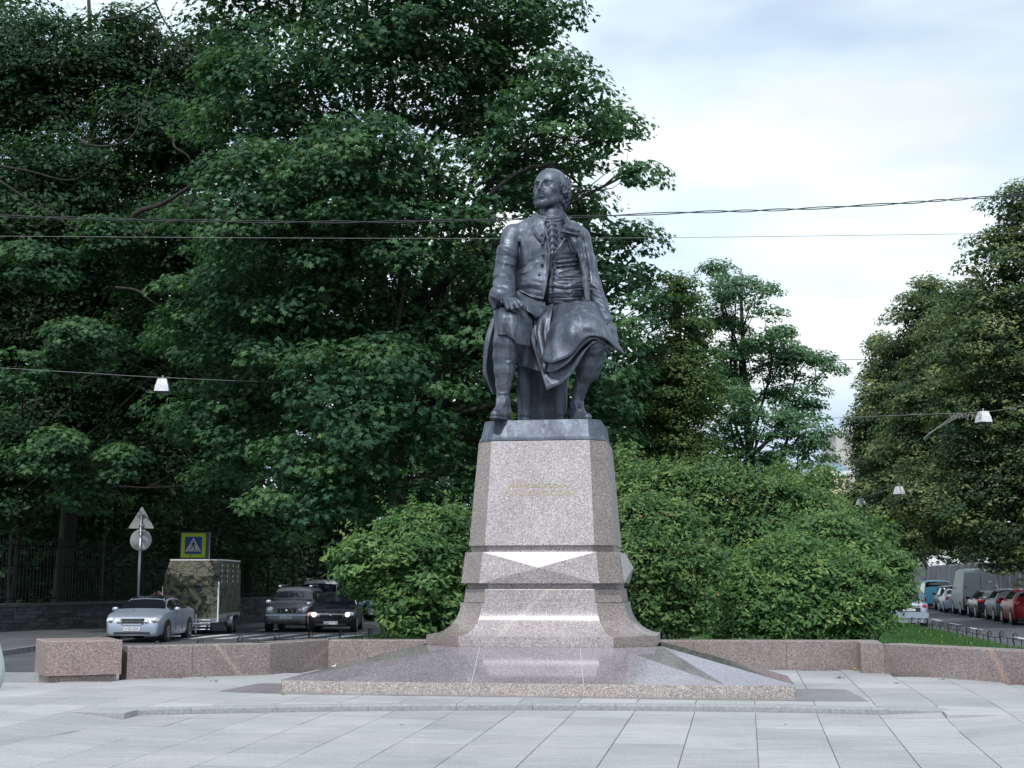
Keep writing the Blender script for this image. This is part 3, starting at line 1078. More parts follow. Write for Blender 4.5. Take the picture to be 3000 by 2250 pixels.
# ================================================================ BRONZE
bronze = mat('bronze', (0.12, 0.135, 0.16), 0.45, 0.5, 0.5)
nt, N, L, B = nodes_of(bronze)
tc = N.new('ShaderNodeTexCoord')
nb1 = noise(nt, 3.2, 7, 0.62, tc.outputs['Object'], 0.4)
nb2 = noise(nt, 26, 5, 0.7, tc.outputs['Object'])
mpb = N.new('ShaderNodeMapping'); mpb.inputs['Scale'].default_value = (9, 9, 1.2); L(tc.outputs['Object'], mpb.inputs['Vector'])
nb3 = noise(nt, 1.0, 5, 0.65, mpb.outputs['Vector'])
rb1 = ramp(nt, [(0.32, (0.055, 0.068, 0.095)), (0.52, (0.10, 0.118, 0.155)), (0.72, (0.165, 0.20, 0.24))])
L(nb1.outputs['Fac'], rb1.inputs['Fac'])
rb2 = ramp(nt, [(0.35, (0.82, 0.82, 0.82)), (0.7, (1.15, 1.15, 1.15))]); L(nb2.outputs['Fac'], rb2.inputs['Fac'])
c = mixc(nt, 1.0, rb1.outputs['Color'], rb2.outputs['Color'], 'MULTIPLY')
rb3 = ramp(nt, [(0.54, (0, 0, 0)), (0.70, (0.6, 0.6, 0.6))]); L(nb3.outputs['Fac'], rb3.inputs['Fac'])
c = mixc(nt, rb3.outputs['Color'], c, (0.30, 0.34, 0.37))
L(c, B.inputs['Base Color'])
rr = ramp(nt, [(0.3, (0.38, 0.38, 0.38)), (0.7, (0.60, 0.60, 0.60))]); L(nb2.outputs['Fac'], rr.inputs['Fac'])
L(rr.outputs['Color'], B.inputs['Roughness'])
L(bump(nt, nb2.outputs['Fac'], 0.18, 0.01), B.inputs['Normal'])
M['bronze'] = bronze
b0, bi0 = lv((1439, 1725.5, 1398, 1774), 1289.5, 1.835, 1.05)
b1, bi1 = lv((1440, 1725, 1402, 1771), 1281, 1.84, 1.05)
b2, bi2 = lv((1442, 1724, 1405, 1768), 1279, 1.85, 1.05)
b3, bi3 = lv((1447, 1718.5, 1415.6, 1757), 1229, 1.92, 1.02)
loft('bronze_plinth', [b0, b1, b2, b3], M['bronze'], None, bevel=0.004)
tag(bpy.data.objects['bronze_plinth'], 'dark weathered bronze plinth slab topping the granite pedestal', 'plinth')
ZT = bi3[2]
YF = M0[1] + 1.92 * math.cos(TH_M)
# ================================================================ SEATED BRONZE FIGURE
import openvdb


def S(px, py, dy):
    return np.array(at(px, py, YF + dy))


def smin(a, b, k):
    h = np.clip(0.5 + 0.5 * (b - a) / k, 0, 1)
    return b + (a - b) * h - k * h * (1 - h)


class Field:
    def __init__(self, lo, hi, h):
        self.lo = np.array(lo, float); self.h = h
        self.n = np.ceil((np.array(hi) - self.lo) / h).astype(int) + 1
        self.d = np.full(self.n, 0.12, np.float32)

    def sub(self, lo, hi):
        i0 = np.clip(np.floor((np.array(lo) - self.lo) / self.h).astype(int), 0, self.n)
        i1 = np.clip(np.ceil((np.array(hi) - self.lo) / self.h).astype(int) + 1, 0, self.n)
        ax = [(self.lo[k] + np.arange(i0[k], i1[k]) * self.h).astype(np.float32) for k in range(3)]
        return tuple(slice(a, b) for a, b in zip(i0, i1)), np.meshgrid(*ax, indexing='ij')

    def apply(self, fn, lo, hi, k=0.02, mode='u'):
        mg = max(k, 0.02) + 0.10
        sl, (X, Y, Z) = self.sub(np.array(lo) - mg, np.array(hi) + mg)
        if X.size == 0: return self
        p = fn(X, Y, Z).astype(np.float32)
        a = self.d[sl]
        if mode == 'u': self.d[sl] = smin(a, p, k)
        elif mode == 's': self.d[sl] = -smin(-a, p, k)
        return self

    def cone(self, a, b, ra, rb=None, k=0.03, mode='u', sq=(1, 1, 1)):
        a = np.array(a, float); b = np.array(b, float); rb = ra if rb is None else rb
        sq = np.array(sq, float)
        m_ = max(ra, rb) * max(sq)

        def fn(X, Y, Z):
            P = np.stack([(X - a[0]) / sq[0], (Y - a[1]) / sq[1], (Z - a[2]) / sq[2]])
            B_ = ((b - a) / sq).reshape(3, 1, 1, 1)
            t = np.clip((P * B_).sum(0) / max(1e-9, float((B_ ** 2).sum())), 0, 1)
            return (np.sqrt(((P - B_ * t) ** 2).sum(0)) - (ra + (rb - ra) * t)) * min(sq)
        return self.apply(fn, np.minimum(a, b) - m_, np.maximum(a, b) + m_, k, mode)

    def chain(self, pts, rs, k=0.03, mode='u'):
        if not isinstance(rs, (list, tuple)): rs = [rs] * len(pts)
        for i in range(len(pts) - 1):
            self.cone(pts[i], pts[i + 1], rs[i], rs[i + 1], k, mode)
        return self

    def ell(self, c, r, k=0.03, mode='u', R=None):
        c = np.array(c, float); r = np.array(r, float)
        R = np.eye(3) if R is None else np.array(R)
        m_ = r.max()

        def fn(X, Y, Z):
            P = np.stack([X - c[0], Y - c[1], Z - c[2]])
            Q = np.einsum('ij,j...->i...', R.T, P)
            q1 = np.sqrt(sum((Q[i] / r[i]) ** 2 for i in range(3)))
            q2 = np.sqrt(sum((Q[i] / r[i] ** 2) ** 2 for i in range(3)))
            return q1 * (q1 - 1) / np.maximum(q2, 1e-6)
        return self.apply(fn, c - m_, c + m_, k, mode)

    def pix(self, X, Y, Z):
        dz = Z - CAM_Z
        f_ = Y * _fw[1] + dz * _fw[2]
        return 1500 + F_PX * X / f_, 1125 - F_PX * (Y * _up[1] + dz * _up[2]) / f_

    def stroke(self, pl, w, amp, dymax=9.0, dymin=-9.0):
        """relief that follows a fold line: raised (amp > 0) or sunk"""
        pl = [np.array(p, float) for p in pl]
        lo = np.min(pl, 0) - 2.6 * w; hi = np.max(pl, 0) + 2.6 * w
        a = at(lo[0], hi[1], YF + 1.2); b = at(hi[0], lo[1], YF + 1.2)
        a2 = at(lo[0], hi[1], YF - 0.2); b2 = at(hi[0], lo[1], YF - 0.2)
        L_ = [min(a[0], a2[0]), YF + max(dymin, -0.4), min(a[2], a2[2])]
        H_ = [max(b[0], b2[0]), YF + min(dymax, 1.6), max(b[2], b2[2])]
        sl, (X, Y, Z) = self.sub(L_, H_)
        if X.size == 0: return self
        PX, PY = self.pix(X, Y, Z)
        best = np.full(PX.shape, 1e9, np.float32)
        n = len(pl) - 1
        for i in range(n):
            p, q = pl[i], pl[i + 1]
            d = q - p; L2 = float(d.dot(d))
            t = np.clip(((PX - p[0]) * d[0] + (PY - p[1]) * d[1]) / L2, 0, 1)
            dd = np.sqrt((PX - p[0] - t * d[0]) ** 2 + (PY - p[1] - t * d[1]) ** 2)
            s = (i + t) / n
            taper = 0.35 + 0.65 * np.sin(np.pi * np.clip(s, 0.02, 0.98)) ** 0.6
            best = np.minimum(best, dd / taper)
        self.d[sl] -= (amp * np.exp(-(best / w) ** 2)).astype(np.float32)
        return self

    def poly_mask(self, poly, dy0, dy1, k=0.012, expand=0.0):
        """carve the prism that a pixel polygon sweeps between two depths"""
        P = np.array(poly, float)
        sl, (X, Y, Z) = self.sub(self.lo, self.lo + self.n * self.h)
        PX, PY = self.pix(X, Y, Z)
        d2 = np.full(PX.shape, 1e9, np.float32); ins = np.zeros(PX.shape, bool)
        n = len(P)
        for i in range(n):
            p, q = P[i], P[(i + 1) % n]
            e_ = q - p
            t = np.clip(((PX - p[0]) * e_[0] + (PY - p[1]) * e_[1]) / float(e_.dot(e_)), 0, 1)
            d2 = np.minimum(d2, (PX - p[0] - t * e_[0]) ** 2 + (PY - p[1] - t * e_[1]) ** 2)
            cnd = ((P[i][1] > PY) != (q[1] > PY)) & (PX < (q[0] - p[0]) * (PY - p[1]) / (q[1] - p[1] + 1e-9) + p[0])
            ins ^= cnd
        d = np.sqrt(d2) / 232.0
        d = np.where(ins, -d, d) - expand
        d = np.maximum(d, np.maximum((YF + dy0) - Y, Y - (YF + dy1)))
        self.d = -smin(-self.d, d.astype(np.float32), k)
        return self

    def below(self, z, k=0.004):
        Z = (self.lo[2] + np.arange(self.n[2]) * self.h).astype(np.float32)
        self.d = np.maximum(self.d, (z - Z)[None, None, :])
        return self

    def noise(self, amp, s, seed=0.0):
        ax = [(self.lo[k] + np.arange(self.n[k]) * self.h).astype(np.float32) for k in range(3)]
        X, Y, Z = np.meshgrid(*ax, indexing='ij')
        self.d += (amp * (np.sin(X * s + 1.7 * np.sin(Z * s * 0.7 + seed)) * np.sin(Z * s * 1.1 + 1.3 * np.sin(Y * s * 0.9 + seed)))).astype(np.float32)
        return self

    def mesh(self, name, m_, parent):
        self.d[0], self.d[-1] = 0.1, 0.1
        self.d[:, 0], self.d[:, -1] = 0.1, 0.1
        self.d[:, :, 0], self.d[:, :, -1] = 0.1, 0.1
        g = openvdb.FloatGrid(0.1)
        g.copyFromArray(np.clip(self.d, -0.1, 0.1).astype(np.float32))
        pts, quads = g.convertToQuads(0.0)
        pts = pts * self.h + self.lo
        me = bpy.data.meshes.new(name)
        me.vertices.add(len(pts)); me.vertices.foreach_set('co', pts.astype(np.float32).ravel())
        nq = len(quads)
        quads = quads[:, ::-1]
        me.loops.add(nq * 4); me.loops.foreach_set('vertex_index', quads.astype(np.int32).ravel())
        me.polygons.add(nq); me.polygons.foreach_set('loop_start', np.arange(nq, dtype=np.int32) * 4)
        me.polygons.foreach_set('loop_total', np.full(nq, 4, np.int32))
        me.polygons.foreach_set('use_smooth', np.ones(nq, bool))
        me.materials.append(m_)
        me.update(calc_edges=True); me.validate()
        return link(name, me, parent)


statue = tag(empty('bronze_statue'), 'seated bronze man in coat, waistcoat and breeches, head turned, hand on knee', 'statue')
BZ = M['bronze']
HS = 0.0112

# ---- coat with sleeves
coat = Field(S(1420, 925, -0.05) - [0.02, 0, 0.05], S(1812, 615, 1.35) + [0.02, 0, 0.02], HS)
coat.lo[1] = YF - 0.1
coat.ell(S(1594, 750, 0.86), (0.405, 0.27, 0.46), 0.05)
coat.ell(S(1598, 850, 0.84), (0.40, 0.31, 0.40), 0.10)
coat.cone(S(1506, 688, 0.88), S(1694, 690, 0.88), 0.145, 0.135, 0.12)
coat.cone(S(1600, 664, 0.90), S(1622, 640, 0.88), 0.20, 0.12, 0.13)
coat.cone(S(1548, 668, 0.90), S(1672, 668, 0.90), 0.115, 0.10, 0.10)
coat.chain([S(1502, 694, 0.86), S(1489, 745, 0.80), S(1478, 812, 0.68)], [0.150, 0.152, 0.150], 0.05)
coat.chain([S(1478, 815, 0.66), S(1477, 845, 0.44), S(1483, 868, 0.22)], [0.15, 0.145, 0.12], 0.04)
coat.cone(S(1524, 720, 0.92), S(1512, 850, 0.86), 0.12, 0.12, 0.06)
coat.cone(S(1690, 720, 0.95), S(1708, 850, 0.92), 0.11, 0.12, 0.06)
coat.ell(S(1463, 868, 0.30), (0.135, 0.20, 0.15), 0.05)
coat.cone(S(1446, 880, 0.28), S(1449, 902, 0.24), 0.055, 0.03, 0.05)
coat.chain([S(1704, 700, 0.88), S(1722, 770, 0.86), S(1737, 835, 0.80)], [0.118, 0.112, 0.105], 0.06)
coat.chain([S(1737, 835, 0.80), S(1757, 890, 0.62), S(1776, 938, 0.45)], [0.108, 0.098, 0.075], 0.04)
# hanging left front and the lapel that turns over
coat.poly_mask([(1606, 634), (1596, 655), (1603, 690), (1608, 735), (1606, 780), (1600, 830), (1590, 876), (1593, 935), (1722, 935), (1722, 884),
                (1716, 845), (1708, 802), (1694, 752), (1683, 706), (1674, 685), (1656, 664), (1652, 634)], -0.2, 0.86, 0.012)
coat.poly_mask([(1592, 886), (1560, 874), (1516, 850), (1512, 935), (1600, 935)], -0.2, 0.72, 0.02)
coat.chain([S(1697, 702, 0.60), S(1706, 760, 0.58), S(1716, 820, 0.56), S(1722, 880, 0.55)], [0.035, 0.045, 0.05, 0.035], 0.03)
coat.chain([S(1686, 704, 0.575), S(1698, 752, 0.54), S(1711, 802, 0.53), S(1719, 850, 0.53), S(1724, 880, 0.53)], 0.016, 0.012)
coat.chain([S(1672, 690, 0.60), S(1684, 712, 0.57), S(1690, 735, 0.56)], [0.045, 0.05, 0.03], 0.03)
# standing collar
coat.chain([S(1566, 632, 0.96), S(1590, 624, 1.03), S(1625, 622, 1.05), S(1650, 630, 0.98)], 0.035, 0.03)
# front edge of the right panel
coat.chain([S(1596, 664, 0.60), S(1604, 700, 0.565), S(1609, 735, 0.555), S(1606, 790, 0.55), S(1599, 835, 0.54), S(1590, 874, 0.545)], 0.016, 0.014)
coat.chain([S(1590, 876, 0.545), S(1560, 870, 0.56), S(1520, 850, 0.60)], 0.014, 0.02)
# folds
for pl, w, a in [
    ([(1521, 712), (1524, 745), (1519, 790), (1514, 850)], 5, -0.07), ([(1526, 700), (1530, 760), (1524, 830)], 9, 0.014),
    ([(1459, 712), (1490, 722), (1512, 738)], 5, -0.022), ([(1461, 722), (1488, 734), (1508, 750)], 6, 0.020),
    ([(1455, 748), (1484, 752), (1512, 760)], 5, -0.016), ([(1452, 762), (1484, 768), (1508, 776)], 6, 0.018),
    ([(1446, 806), (1468, 796), (1500, 800)], 6, 0.024), ([(1446, 818), (1472, 812), (1502, 818)], 5, -0.024),
    ([(1444, 832), (1470, 828), (1508, 842)], 6, 0.022), ([(1446, 842), (1474, 842), (1505, 856)], 4, -0.018),
    ([(1480, 778), (1500, 784), (1512, 800)], 5, -0.020), ([(1476, 700), (1480, 740), (1476, 780)], 10, 0.010),
    ([(1437, 866), (1462, 880), (1500, 868)], 5, 0.020), ([(1440, 878), (1460, 892), (1482, 884)], 4, -0.020),
    ([(1560, 762), (1545, 778), (1522, 790)], 6, -0.022), ([(1572, 768), (1552, 788), (1526, 802)], 7, 0.018),
    ([(1560, 690), (1548, 715), (1530, 735)], 7, -0.014), ([(1580, 700), (1572, 740), (1575, 780)], 14, 0.012),
    ([(1520, 838), (1548, 830), (1582, 836)], 6, 0.016), ([(1520, 850), (1550, 844), (1586, 852)], 5, -0.016),
    ([(1535, 808), (1556, 800), (1592, 806)], 7, -0.012), ([(1530, 820), (1556, 816), (1590, 822)], 7, 0.012),
    ([(1716, 720), (1726, 770), (1732, 830)], 7, 0.016), ([(1708, 700), (1718, 760), (1726, 830)], 5, -0.030),
    ([(1726, 830), (1744, 834), (1756, 846)], 5, 0.020), ([(1728, 842), (1744, 848), (1758, 860)], 4, -0.020),
    ([(1736, 856), (1752, 862), (1768, 872)], 5, 0.018), ([(1740, 868), (1756, 876), (1772, 888)], 4, -0.018),
    ([(1746, 885), (1762, 890), (1778, 902)], 5, 0.016), ([(1752, 900), (1768, 908), (1784, 918)], 4, -0.015),
    ([(1712, 760), (1722, 790), (1742, 800)], 5, -0.012), ([(1700, 740), (1709, 800), (1717, 860)], 4, -0.014),
    ([(1648, 672), (1668, 672), (1690, 682)], 3, -0.02)]:
    coat.stroke(pl, w * 1.15, a * 0.62)
coat.noise(0.0035, 17.0, 0.4)
coat.mesh('coat', BZ, statue)

# ---- waistcoat and shirt
wc = Field(S(1540, 935, 0.2), S(1745, 615, 1.2), 0.0095)
wc.lo[1] = YF + 0.3
wc.ell(S(1626, 745, 0.87), (0.30, 0.245, 0.42), 0.05)
wc.ell(S(1648, 850, 0.84), (0.30, 0.29, 0.36), 0.10)
wc.cone(S(1615, 690, 0.86), S(1618, 634, 0.86), 0.17, 0.135, 0.08)
# cravat rings
for q, (r_, y_) in enumerate([(0.128, 634), (0.134, 644), (0.136, 655)]):
    wc.chain([S(1572 + q * 2, y_ - 6, 0.88), S(1585, y_ + 2, 0.76), S(1612, y_ + 6, 0.71), S(1638, y_ + 2, 0.74), S(1652, y_ - 8, 0.86)], 0.02, 0.016)
# edges of the open waistcoat top
wc.chain([S(1600, 690, 0.60), S(1606, 722, 0.575), S(1617, 752, 0.56)], 0.014, 0.012)
wc.chain([S(1660, 690, 0.61), S(1640, 722, 0.585), S(1617, 752, 0.56)], 0.014, 0.012)
_wr = random.Random(3)
_wf = []
for j in range(0, 96, 5):
    xa = _wr.choice([1604, 1604, 1625, 1650]); xb = _wr.choice([1680, 1712, 1712, 1700])
    _wf.append((xa, xb, j, _wr.uniform(-4, 4), _wr.uniform(-3, 5), _wr.uniform(-5, 5), 1 if (j // 5) % 2 else -1, _wr.uniform(0.005, 0.015)))
for pl, w, a in [([(1618, 752), (1619, 800), (1615, 850), (1612, 900)], 2.2, -0.016), ([(1612, 752), (1612, 800), (1608, 850)], 3, 0.006)] + \
        [([(1700, 752 + i * 1.0 + j), (1668, 757 + j + (i % 3)), (1630, 762 + j * 1.0)], 3.4, 0.020 * (1 if i % 2 else -1)) for i, j in enumerate(range(0, 26, 6))] + \
        [([(xa, 800 + j + ja), ((xa + xb) / 2, 804 + j + jb), (xb, 800 + j + jc)], 2.8, sg * am) for (xa, xb, j, ja, jb, jc, sg, am) in _wf] + \
        [([(1712, 770), (1690, 790), (1640, 802)], 4, -0.022), ([(1712, 782), (1688, 802), (1640, 812)], 4, 0.020),
         ([(1660, 700), (1672, 730), (1690, 745)], 8, 0.014), ([(1650, 745), (1675, 748), (1700, 742)], 5, -0.014)]:
    wc.stroke(pl, w, a, dymax=0.85)
wc.mesh('waistcoat', BZ, statue)
for (x_, y_) in [(1618, 768), (1618.5, 789), (1617, 812), (1615, 836), (1612, 860)]:
    p = S(x_ + 4, y_, 0.555)
    mb = MB(); mb.lathe([(0.001, -0.014), (0.013, -0.010), (0.015, 0.0), (0.013, 0.03)], 10, tuple(p), 'Y')
    mb.build('waistcoat_button', BZ, statue, True)
for (x_, y_) in [(1586.5, 688), (1589.5, 714), (1591.5, 746), (1588, 774), (1580, 805), (1577, 840), (1573.5, 873)]:
    p = S(x_, y_, 0.568 if y_ < 850 else 0.55)
    mb = MB(); mb.lathe([(0.001, -0.028), (0.016, -0.022), (0.021, -0.006), (0.018, 0.04)], 12, tuple(p), 'Y')
    mb.build('coat_button', BZ, statue, True)

# ---- breeches, stockings
lg = Field(S(1425, 1232, -0.1), S(1800, 880, 1.3), HS)
lg.lo[1] = YF - 0.12
lg.chain([S(1560, 915, 0.95), S(1520, 930, 0.55), S(1486, 962, 0.17)], [0.22, 0.19, 0.150], 0.06)
lg.chain([S(1660, 915, 0.95), S(1705, 935, 0.55), S(1738, 985, 0.20)], [0.22, 0.19, 0.145], 0.06)
lg.cone(S(1560, 925, 0.95), S(1665, 925, 0.95), 0.24, 0.24, 0.08)
# right shin (at the photo's left)
lg.chain([S(1485, 965, 0.16), S(1481, 1000, 0.13), S(1479, 1042, 0.20)], [0.148, 0.142, 0.148], 0.06)
lg.chain([S(1479, 1046, 0.20), S(1478, 1085, 0.22), S(1475, 1125, 0.23), S(1473, 1175, 0.24)], [0.146, 0.128, 0.092, 0.078], 0.05)
# left shin (at the right), set back
lg.chain([S(1739, 988, 0.20), S(1739, 1018, 0.20), S(1728, 1056, 0.33)], [0.142, 0.128, 0.136], 0.05)
lg.chain([S(1728, 1056, 0.33), S(1716, 1095, 0.43), S(1700, 1135, 0.50), S(1690, 1182, 0.55)], [0.136, 0.118, 0.086, 0.078], 0.05)
lg.cone(S(1755, 1030, 0.42), S(1762, 1068, 0.42), 0.03, 0.012, 0.03)
for pl, w, a in [([(1450, 1003), (1480, 1012), (1512, 1006)], 4, 0.005), ([(1449, 1016), (1480, 1024), (1513, 1018)], 3, -0.004),
                 ([(1490, 1000), (1492, 1050), (1486, 1120)], 5, 0.016), ([(1468, 990), (1463, 1040), (1468, 1100)], 8, -0.010),
                 ([(1482, 1052), (1490, 1056), (1498, 1052)], 3, -0.012), ([(1483, 1060), (1491, 1063), (1498, 1059)], 3, 0.010),
                 ([(1724, 1030), (1742, 1034), (1760, 1028)], 4, 0.012), ([(1720, 1044), (1740, 1048), (1757, 1044)], 3, -0.012),
                 ([(1458, 1150), (1474, 1154), (1490, 1150)], 3, 0.010)]:
    lg.stroke(pl, w, a, dymax=0.6)
lg.below(ZT + 0.02)
lg.mesh('legs', BZ, statue)

# ---- shoes
def shoe(heel, ball, toe, ankle, tongue):
    f = Field(np.min([heel, ball, toe, ankle], 0) - 0.16, np.max([heel, ball, toe, ankle], 0) + 0.16, 0.007)
    up = np.array([0, 0, 1.0])
    f.cone(heel + up * 0.045, ball + up * 0.015, 0.080, 0.082, 0.03)
    f.cone(ball + up * 0.015, toe + up * 0.0, 0.082, 0.056, 0.03)
    f.cone(ankle, heel + up * 0.07, 0.082, 0.082, 0.04)
    f.cone(ankle, ball + up * 0.03, 0.075, 0.066, 0.05)
    f.below(ZT + 0.022)
    o_ = f.mesh('shoe', BZ, statue)
    # sole and heel
    g = Field(np.min([heel, ball, toe], 0) - 0.14, np.max([heel, ball, toe], 0) + 0.14, 0.007)
    h_ = np.array([heel[0], heel[1], ZT + 0.014]); b_ = np.array([ball[0], ball[1], ZT + 0.014]); t_ = np.array([toe[0], toe[1], ZT + 0.014])
    g.cone(h_, b_, 0.085, 0.094, 0.02, sq=(1, 1, 1)); g.cone(b_, t_, 0.094, 0.062, 0.02)
    Z = g.lo[2] + np.arange(g.n[2]) * g.h
    g.d = np.maximum(g.d, np.maximum((ZT + 0.001) - Z, Z - (ZT + 0.030))[None, None, :].astype(np.float32))
    g.mesh('sole', BZ, o_)
    # strap, buckle and tongue
    c_ = (ball * 0.55 + ankle * 0.45) + np.array([0, -0.055, 0.035])
    ax = np.array([toe[0] - heel[0], toe[1] - heel[1]]); ax /= np.linalg.norm(ax); sd = np.array([-ax[1], ax[0]])
    mb = MB()
    q = []
    for sgn, (a_, b2) in [(0, (-1, -1)), (0, (1, -1)), (0, (1, 1)), (0, (-1, 1)), (0, (-1, -1))]:
        q.append(tuple(c_ + np.array([sd[0] * 0.045 * a_ + ax[0] * 0.016 * b2, sd[1] * 0.045 * a_ + ax[1] * 0.016 * b2, -0.024 * b2])))
    mb.tube(q, 0.008, 6)
    mb.build('buckle', BZ, o_, True)
    mb = MB()
    mb.add([tuple(c_ + np.array([sd[0] * a_, sd[1] * a_, 0.0]) + np.array([-ax[0] * t * 0.05 + (ax[0] * 0.05 if k else 0) * t, -ax[1] * t * 0.05, t * 0.11 - k * 0.014])) for k in (0, 1) for t in (0, 1) for a_ in (-0.05, 0.05)],
           [(0, 1, 3, 2), (4, 6, 7, 5), (0, 4, 5, 1), (2, 3, 7, 6), (0, 2, 6, 4), (1, 5, 7, 3)])
    mb.build('tongue', BZ, o_)
    return o_


def SZ(px, h, dy):
    p = S(px, 1215, dy); p[2] = ZT + h
    return p


shoe(SZ(1480, 0.055, 0.27), SZ(1462, 0.055, 0.07), SZ(1450, 0.055, -0.06), S(1474, 1172, 0.23), 1)
shoe(SZ(1687, 0.055, 0.60), SZ(1703, 0.055, 0.42), SZ(1721, 0.055, 0.26), S(1690, 1180, 0.55), -1)

# ---- hands
def hand(name, palm, fingers, thumb, wrist, h=0.006, r=0.024):
    allp = [p for f in fingers for p in f] + list(thumb) + list(palm) + list(wrist)
    f = Field(np.min(allp, 0) - 0.12, np.max(allp, 0) + 0.12, h)
    f.chain(wrist, [0.066, 0.064][:len(wrist)], 0.03)
    for i in range(len(palm) - 1): f.cone(palm[i], palm[i + 1], 0.046, 0.044, 0.03)
    for q, fg in enumerate(fingers):
        rr_ = r * (0.86 if q == 0 else 1.0)
        f.cone(palm[min(q, len(palm) - 1)], fg[0], 0.040, rr_ * 1.12, 0.03)
        f.chain(fg, [rr_ * 1.12, rr_ * 1.05, rr_ * 0.95, rr_ * 0.80][:len(fg)], 0.010)
    f.chain(thumb, [0.036, 0.029, 0.025, 0.020][:len(thumb)], 0.014)
    return f.mesh(name, BZ, statue)


# right hand: closed loosely over the knee, fingers curling down
hand('hand', [S(1484, 882, 0.12), S(1493, 882, 0.10), S(1503, 883, 0.09), S(1512, 884, 0.10)],
     [[S(1484, 893, 0.03), S(1488, 904, -0.01), S(1495, 909, 0.03), S(1499, 907, 0.07)],
      [S(1496, 890, -0.01), S(1501, 904, -0.06), S(1508, 911, -0.02), S(1512, 908, 0.04)],
      [S(1509, 887, -0.01), S(1516, 901, -0.06), S(1522, 908, -0.02), S(1523, 905, 0.04)],
      [S(1520, 885, 0.02), S(1528, 896, -0.03), S(1535, 904, 0.00), S(1538, 907, 0.04)]],
     [S(1507, 893, 0.10), S(1521, 899, 0.06), S(1528, 902, 0.02)],
     [S(1478, 868, 0.22), S(1487, 876, 0.15)])
# left hand: hanging over the side of the seat
hand('hand', [S(1797, 966, 0.46), S(1791, 966, 0.42), S(1784, 967, 0.39), S(1779, 969, 0.38)],
     [[S(1803, 980, 0.45), S(1808, 995, 0.44), S(1810, 1008, 0.46), S(1810, 1018, 0.48)],
      [S(1798, 983, 0.40), S(1804, 1000, 0.38), S(1807, 1013, 0.40), S(1808, 1022, 0.43)],
      [S(1790, 985, 0.37), S(1796, 1002, 0.34), S(1801, 1014, 0.36), S(1803, 1023, 0.39)],
      [S(1783, 985, 0.36), S(1788, 1000, 0.33), S(1794, 1011, 0.34), S(1797, 1018, 0.37)]],
     [S(1777, 962, 0.38), S(1773, 976, 0.33), S(1777, 988, 0.30)],
     [S(1777, 940, 0.46), S(1783, 952, 0.45)])
for pts in ([S(1766, 940, 0.40), S(1776, 946, 0.37), S(1790, 940, 0.42), S(1793, 934, 0.5)], [S(1464, 878, 0.14), S(1478, 890, 0.10), S(1490, 872, 0.12), S(1500, 866, 0.16)]):
    mb = MB()
    dense = []
    for i in range(len(pts) - 1):
        for t in range(4):
            dense.append(tuple(pts[i] + (pts[i + 1] - pts[i]) * t / 4 + np.array([0, 0.006 * ((t % 2) * 2 - 1), 0.012 * ((t % 2) * 2 - 1)])))
    mb.tube(dense, 0.016, 7); mb.build('shirt_cuff', BZ, statue, True)

# ---- head
HY = math.radians(33)
hf = np.array([-math.sin(HY), -math.cos(HY), 0.06]); hf /= np.linalg.norm(hf)
hu = np.array([math.cos(HY), -math.sin(HY), 0.0])
hw_ = np.cross(hu, hf) * -1
if hw_[2] < 0: hw_ = -hw_
HO = S(1611, 617, 0.90); HH = 0.605


def Hd(u, v, w): return HO + (hu * u + hf * v + hw_ * w) * HH


RH = np.stack([hu, hf, hw_], 1)
hd = Field(HO - [0.38, 0.42, 0.26], HO + [0.40, 0.44, 0.66], 0.006)


def he(u, v, w, a, b, c_, k=0.03, mode='u'):
    hd.ell(Hd(u, v, w), (a * HH, b * HH, c_ * HH), k * HH * 2, mode, RH)


def hc(pts, rs, k=0.02, mode='u'):
    hd.chain([Hd(*p) for p in pts], [r_ * HH for r_ in rs] if isinstance(rs, (list, tuple)) else rs * HH, k * HH * 2, mode)


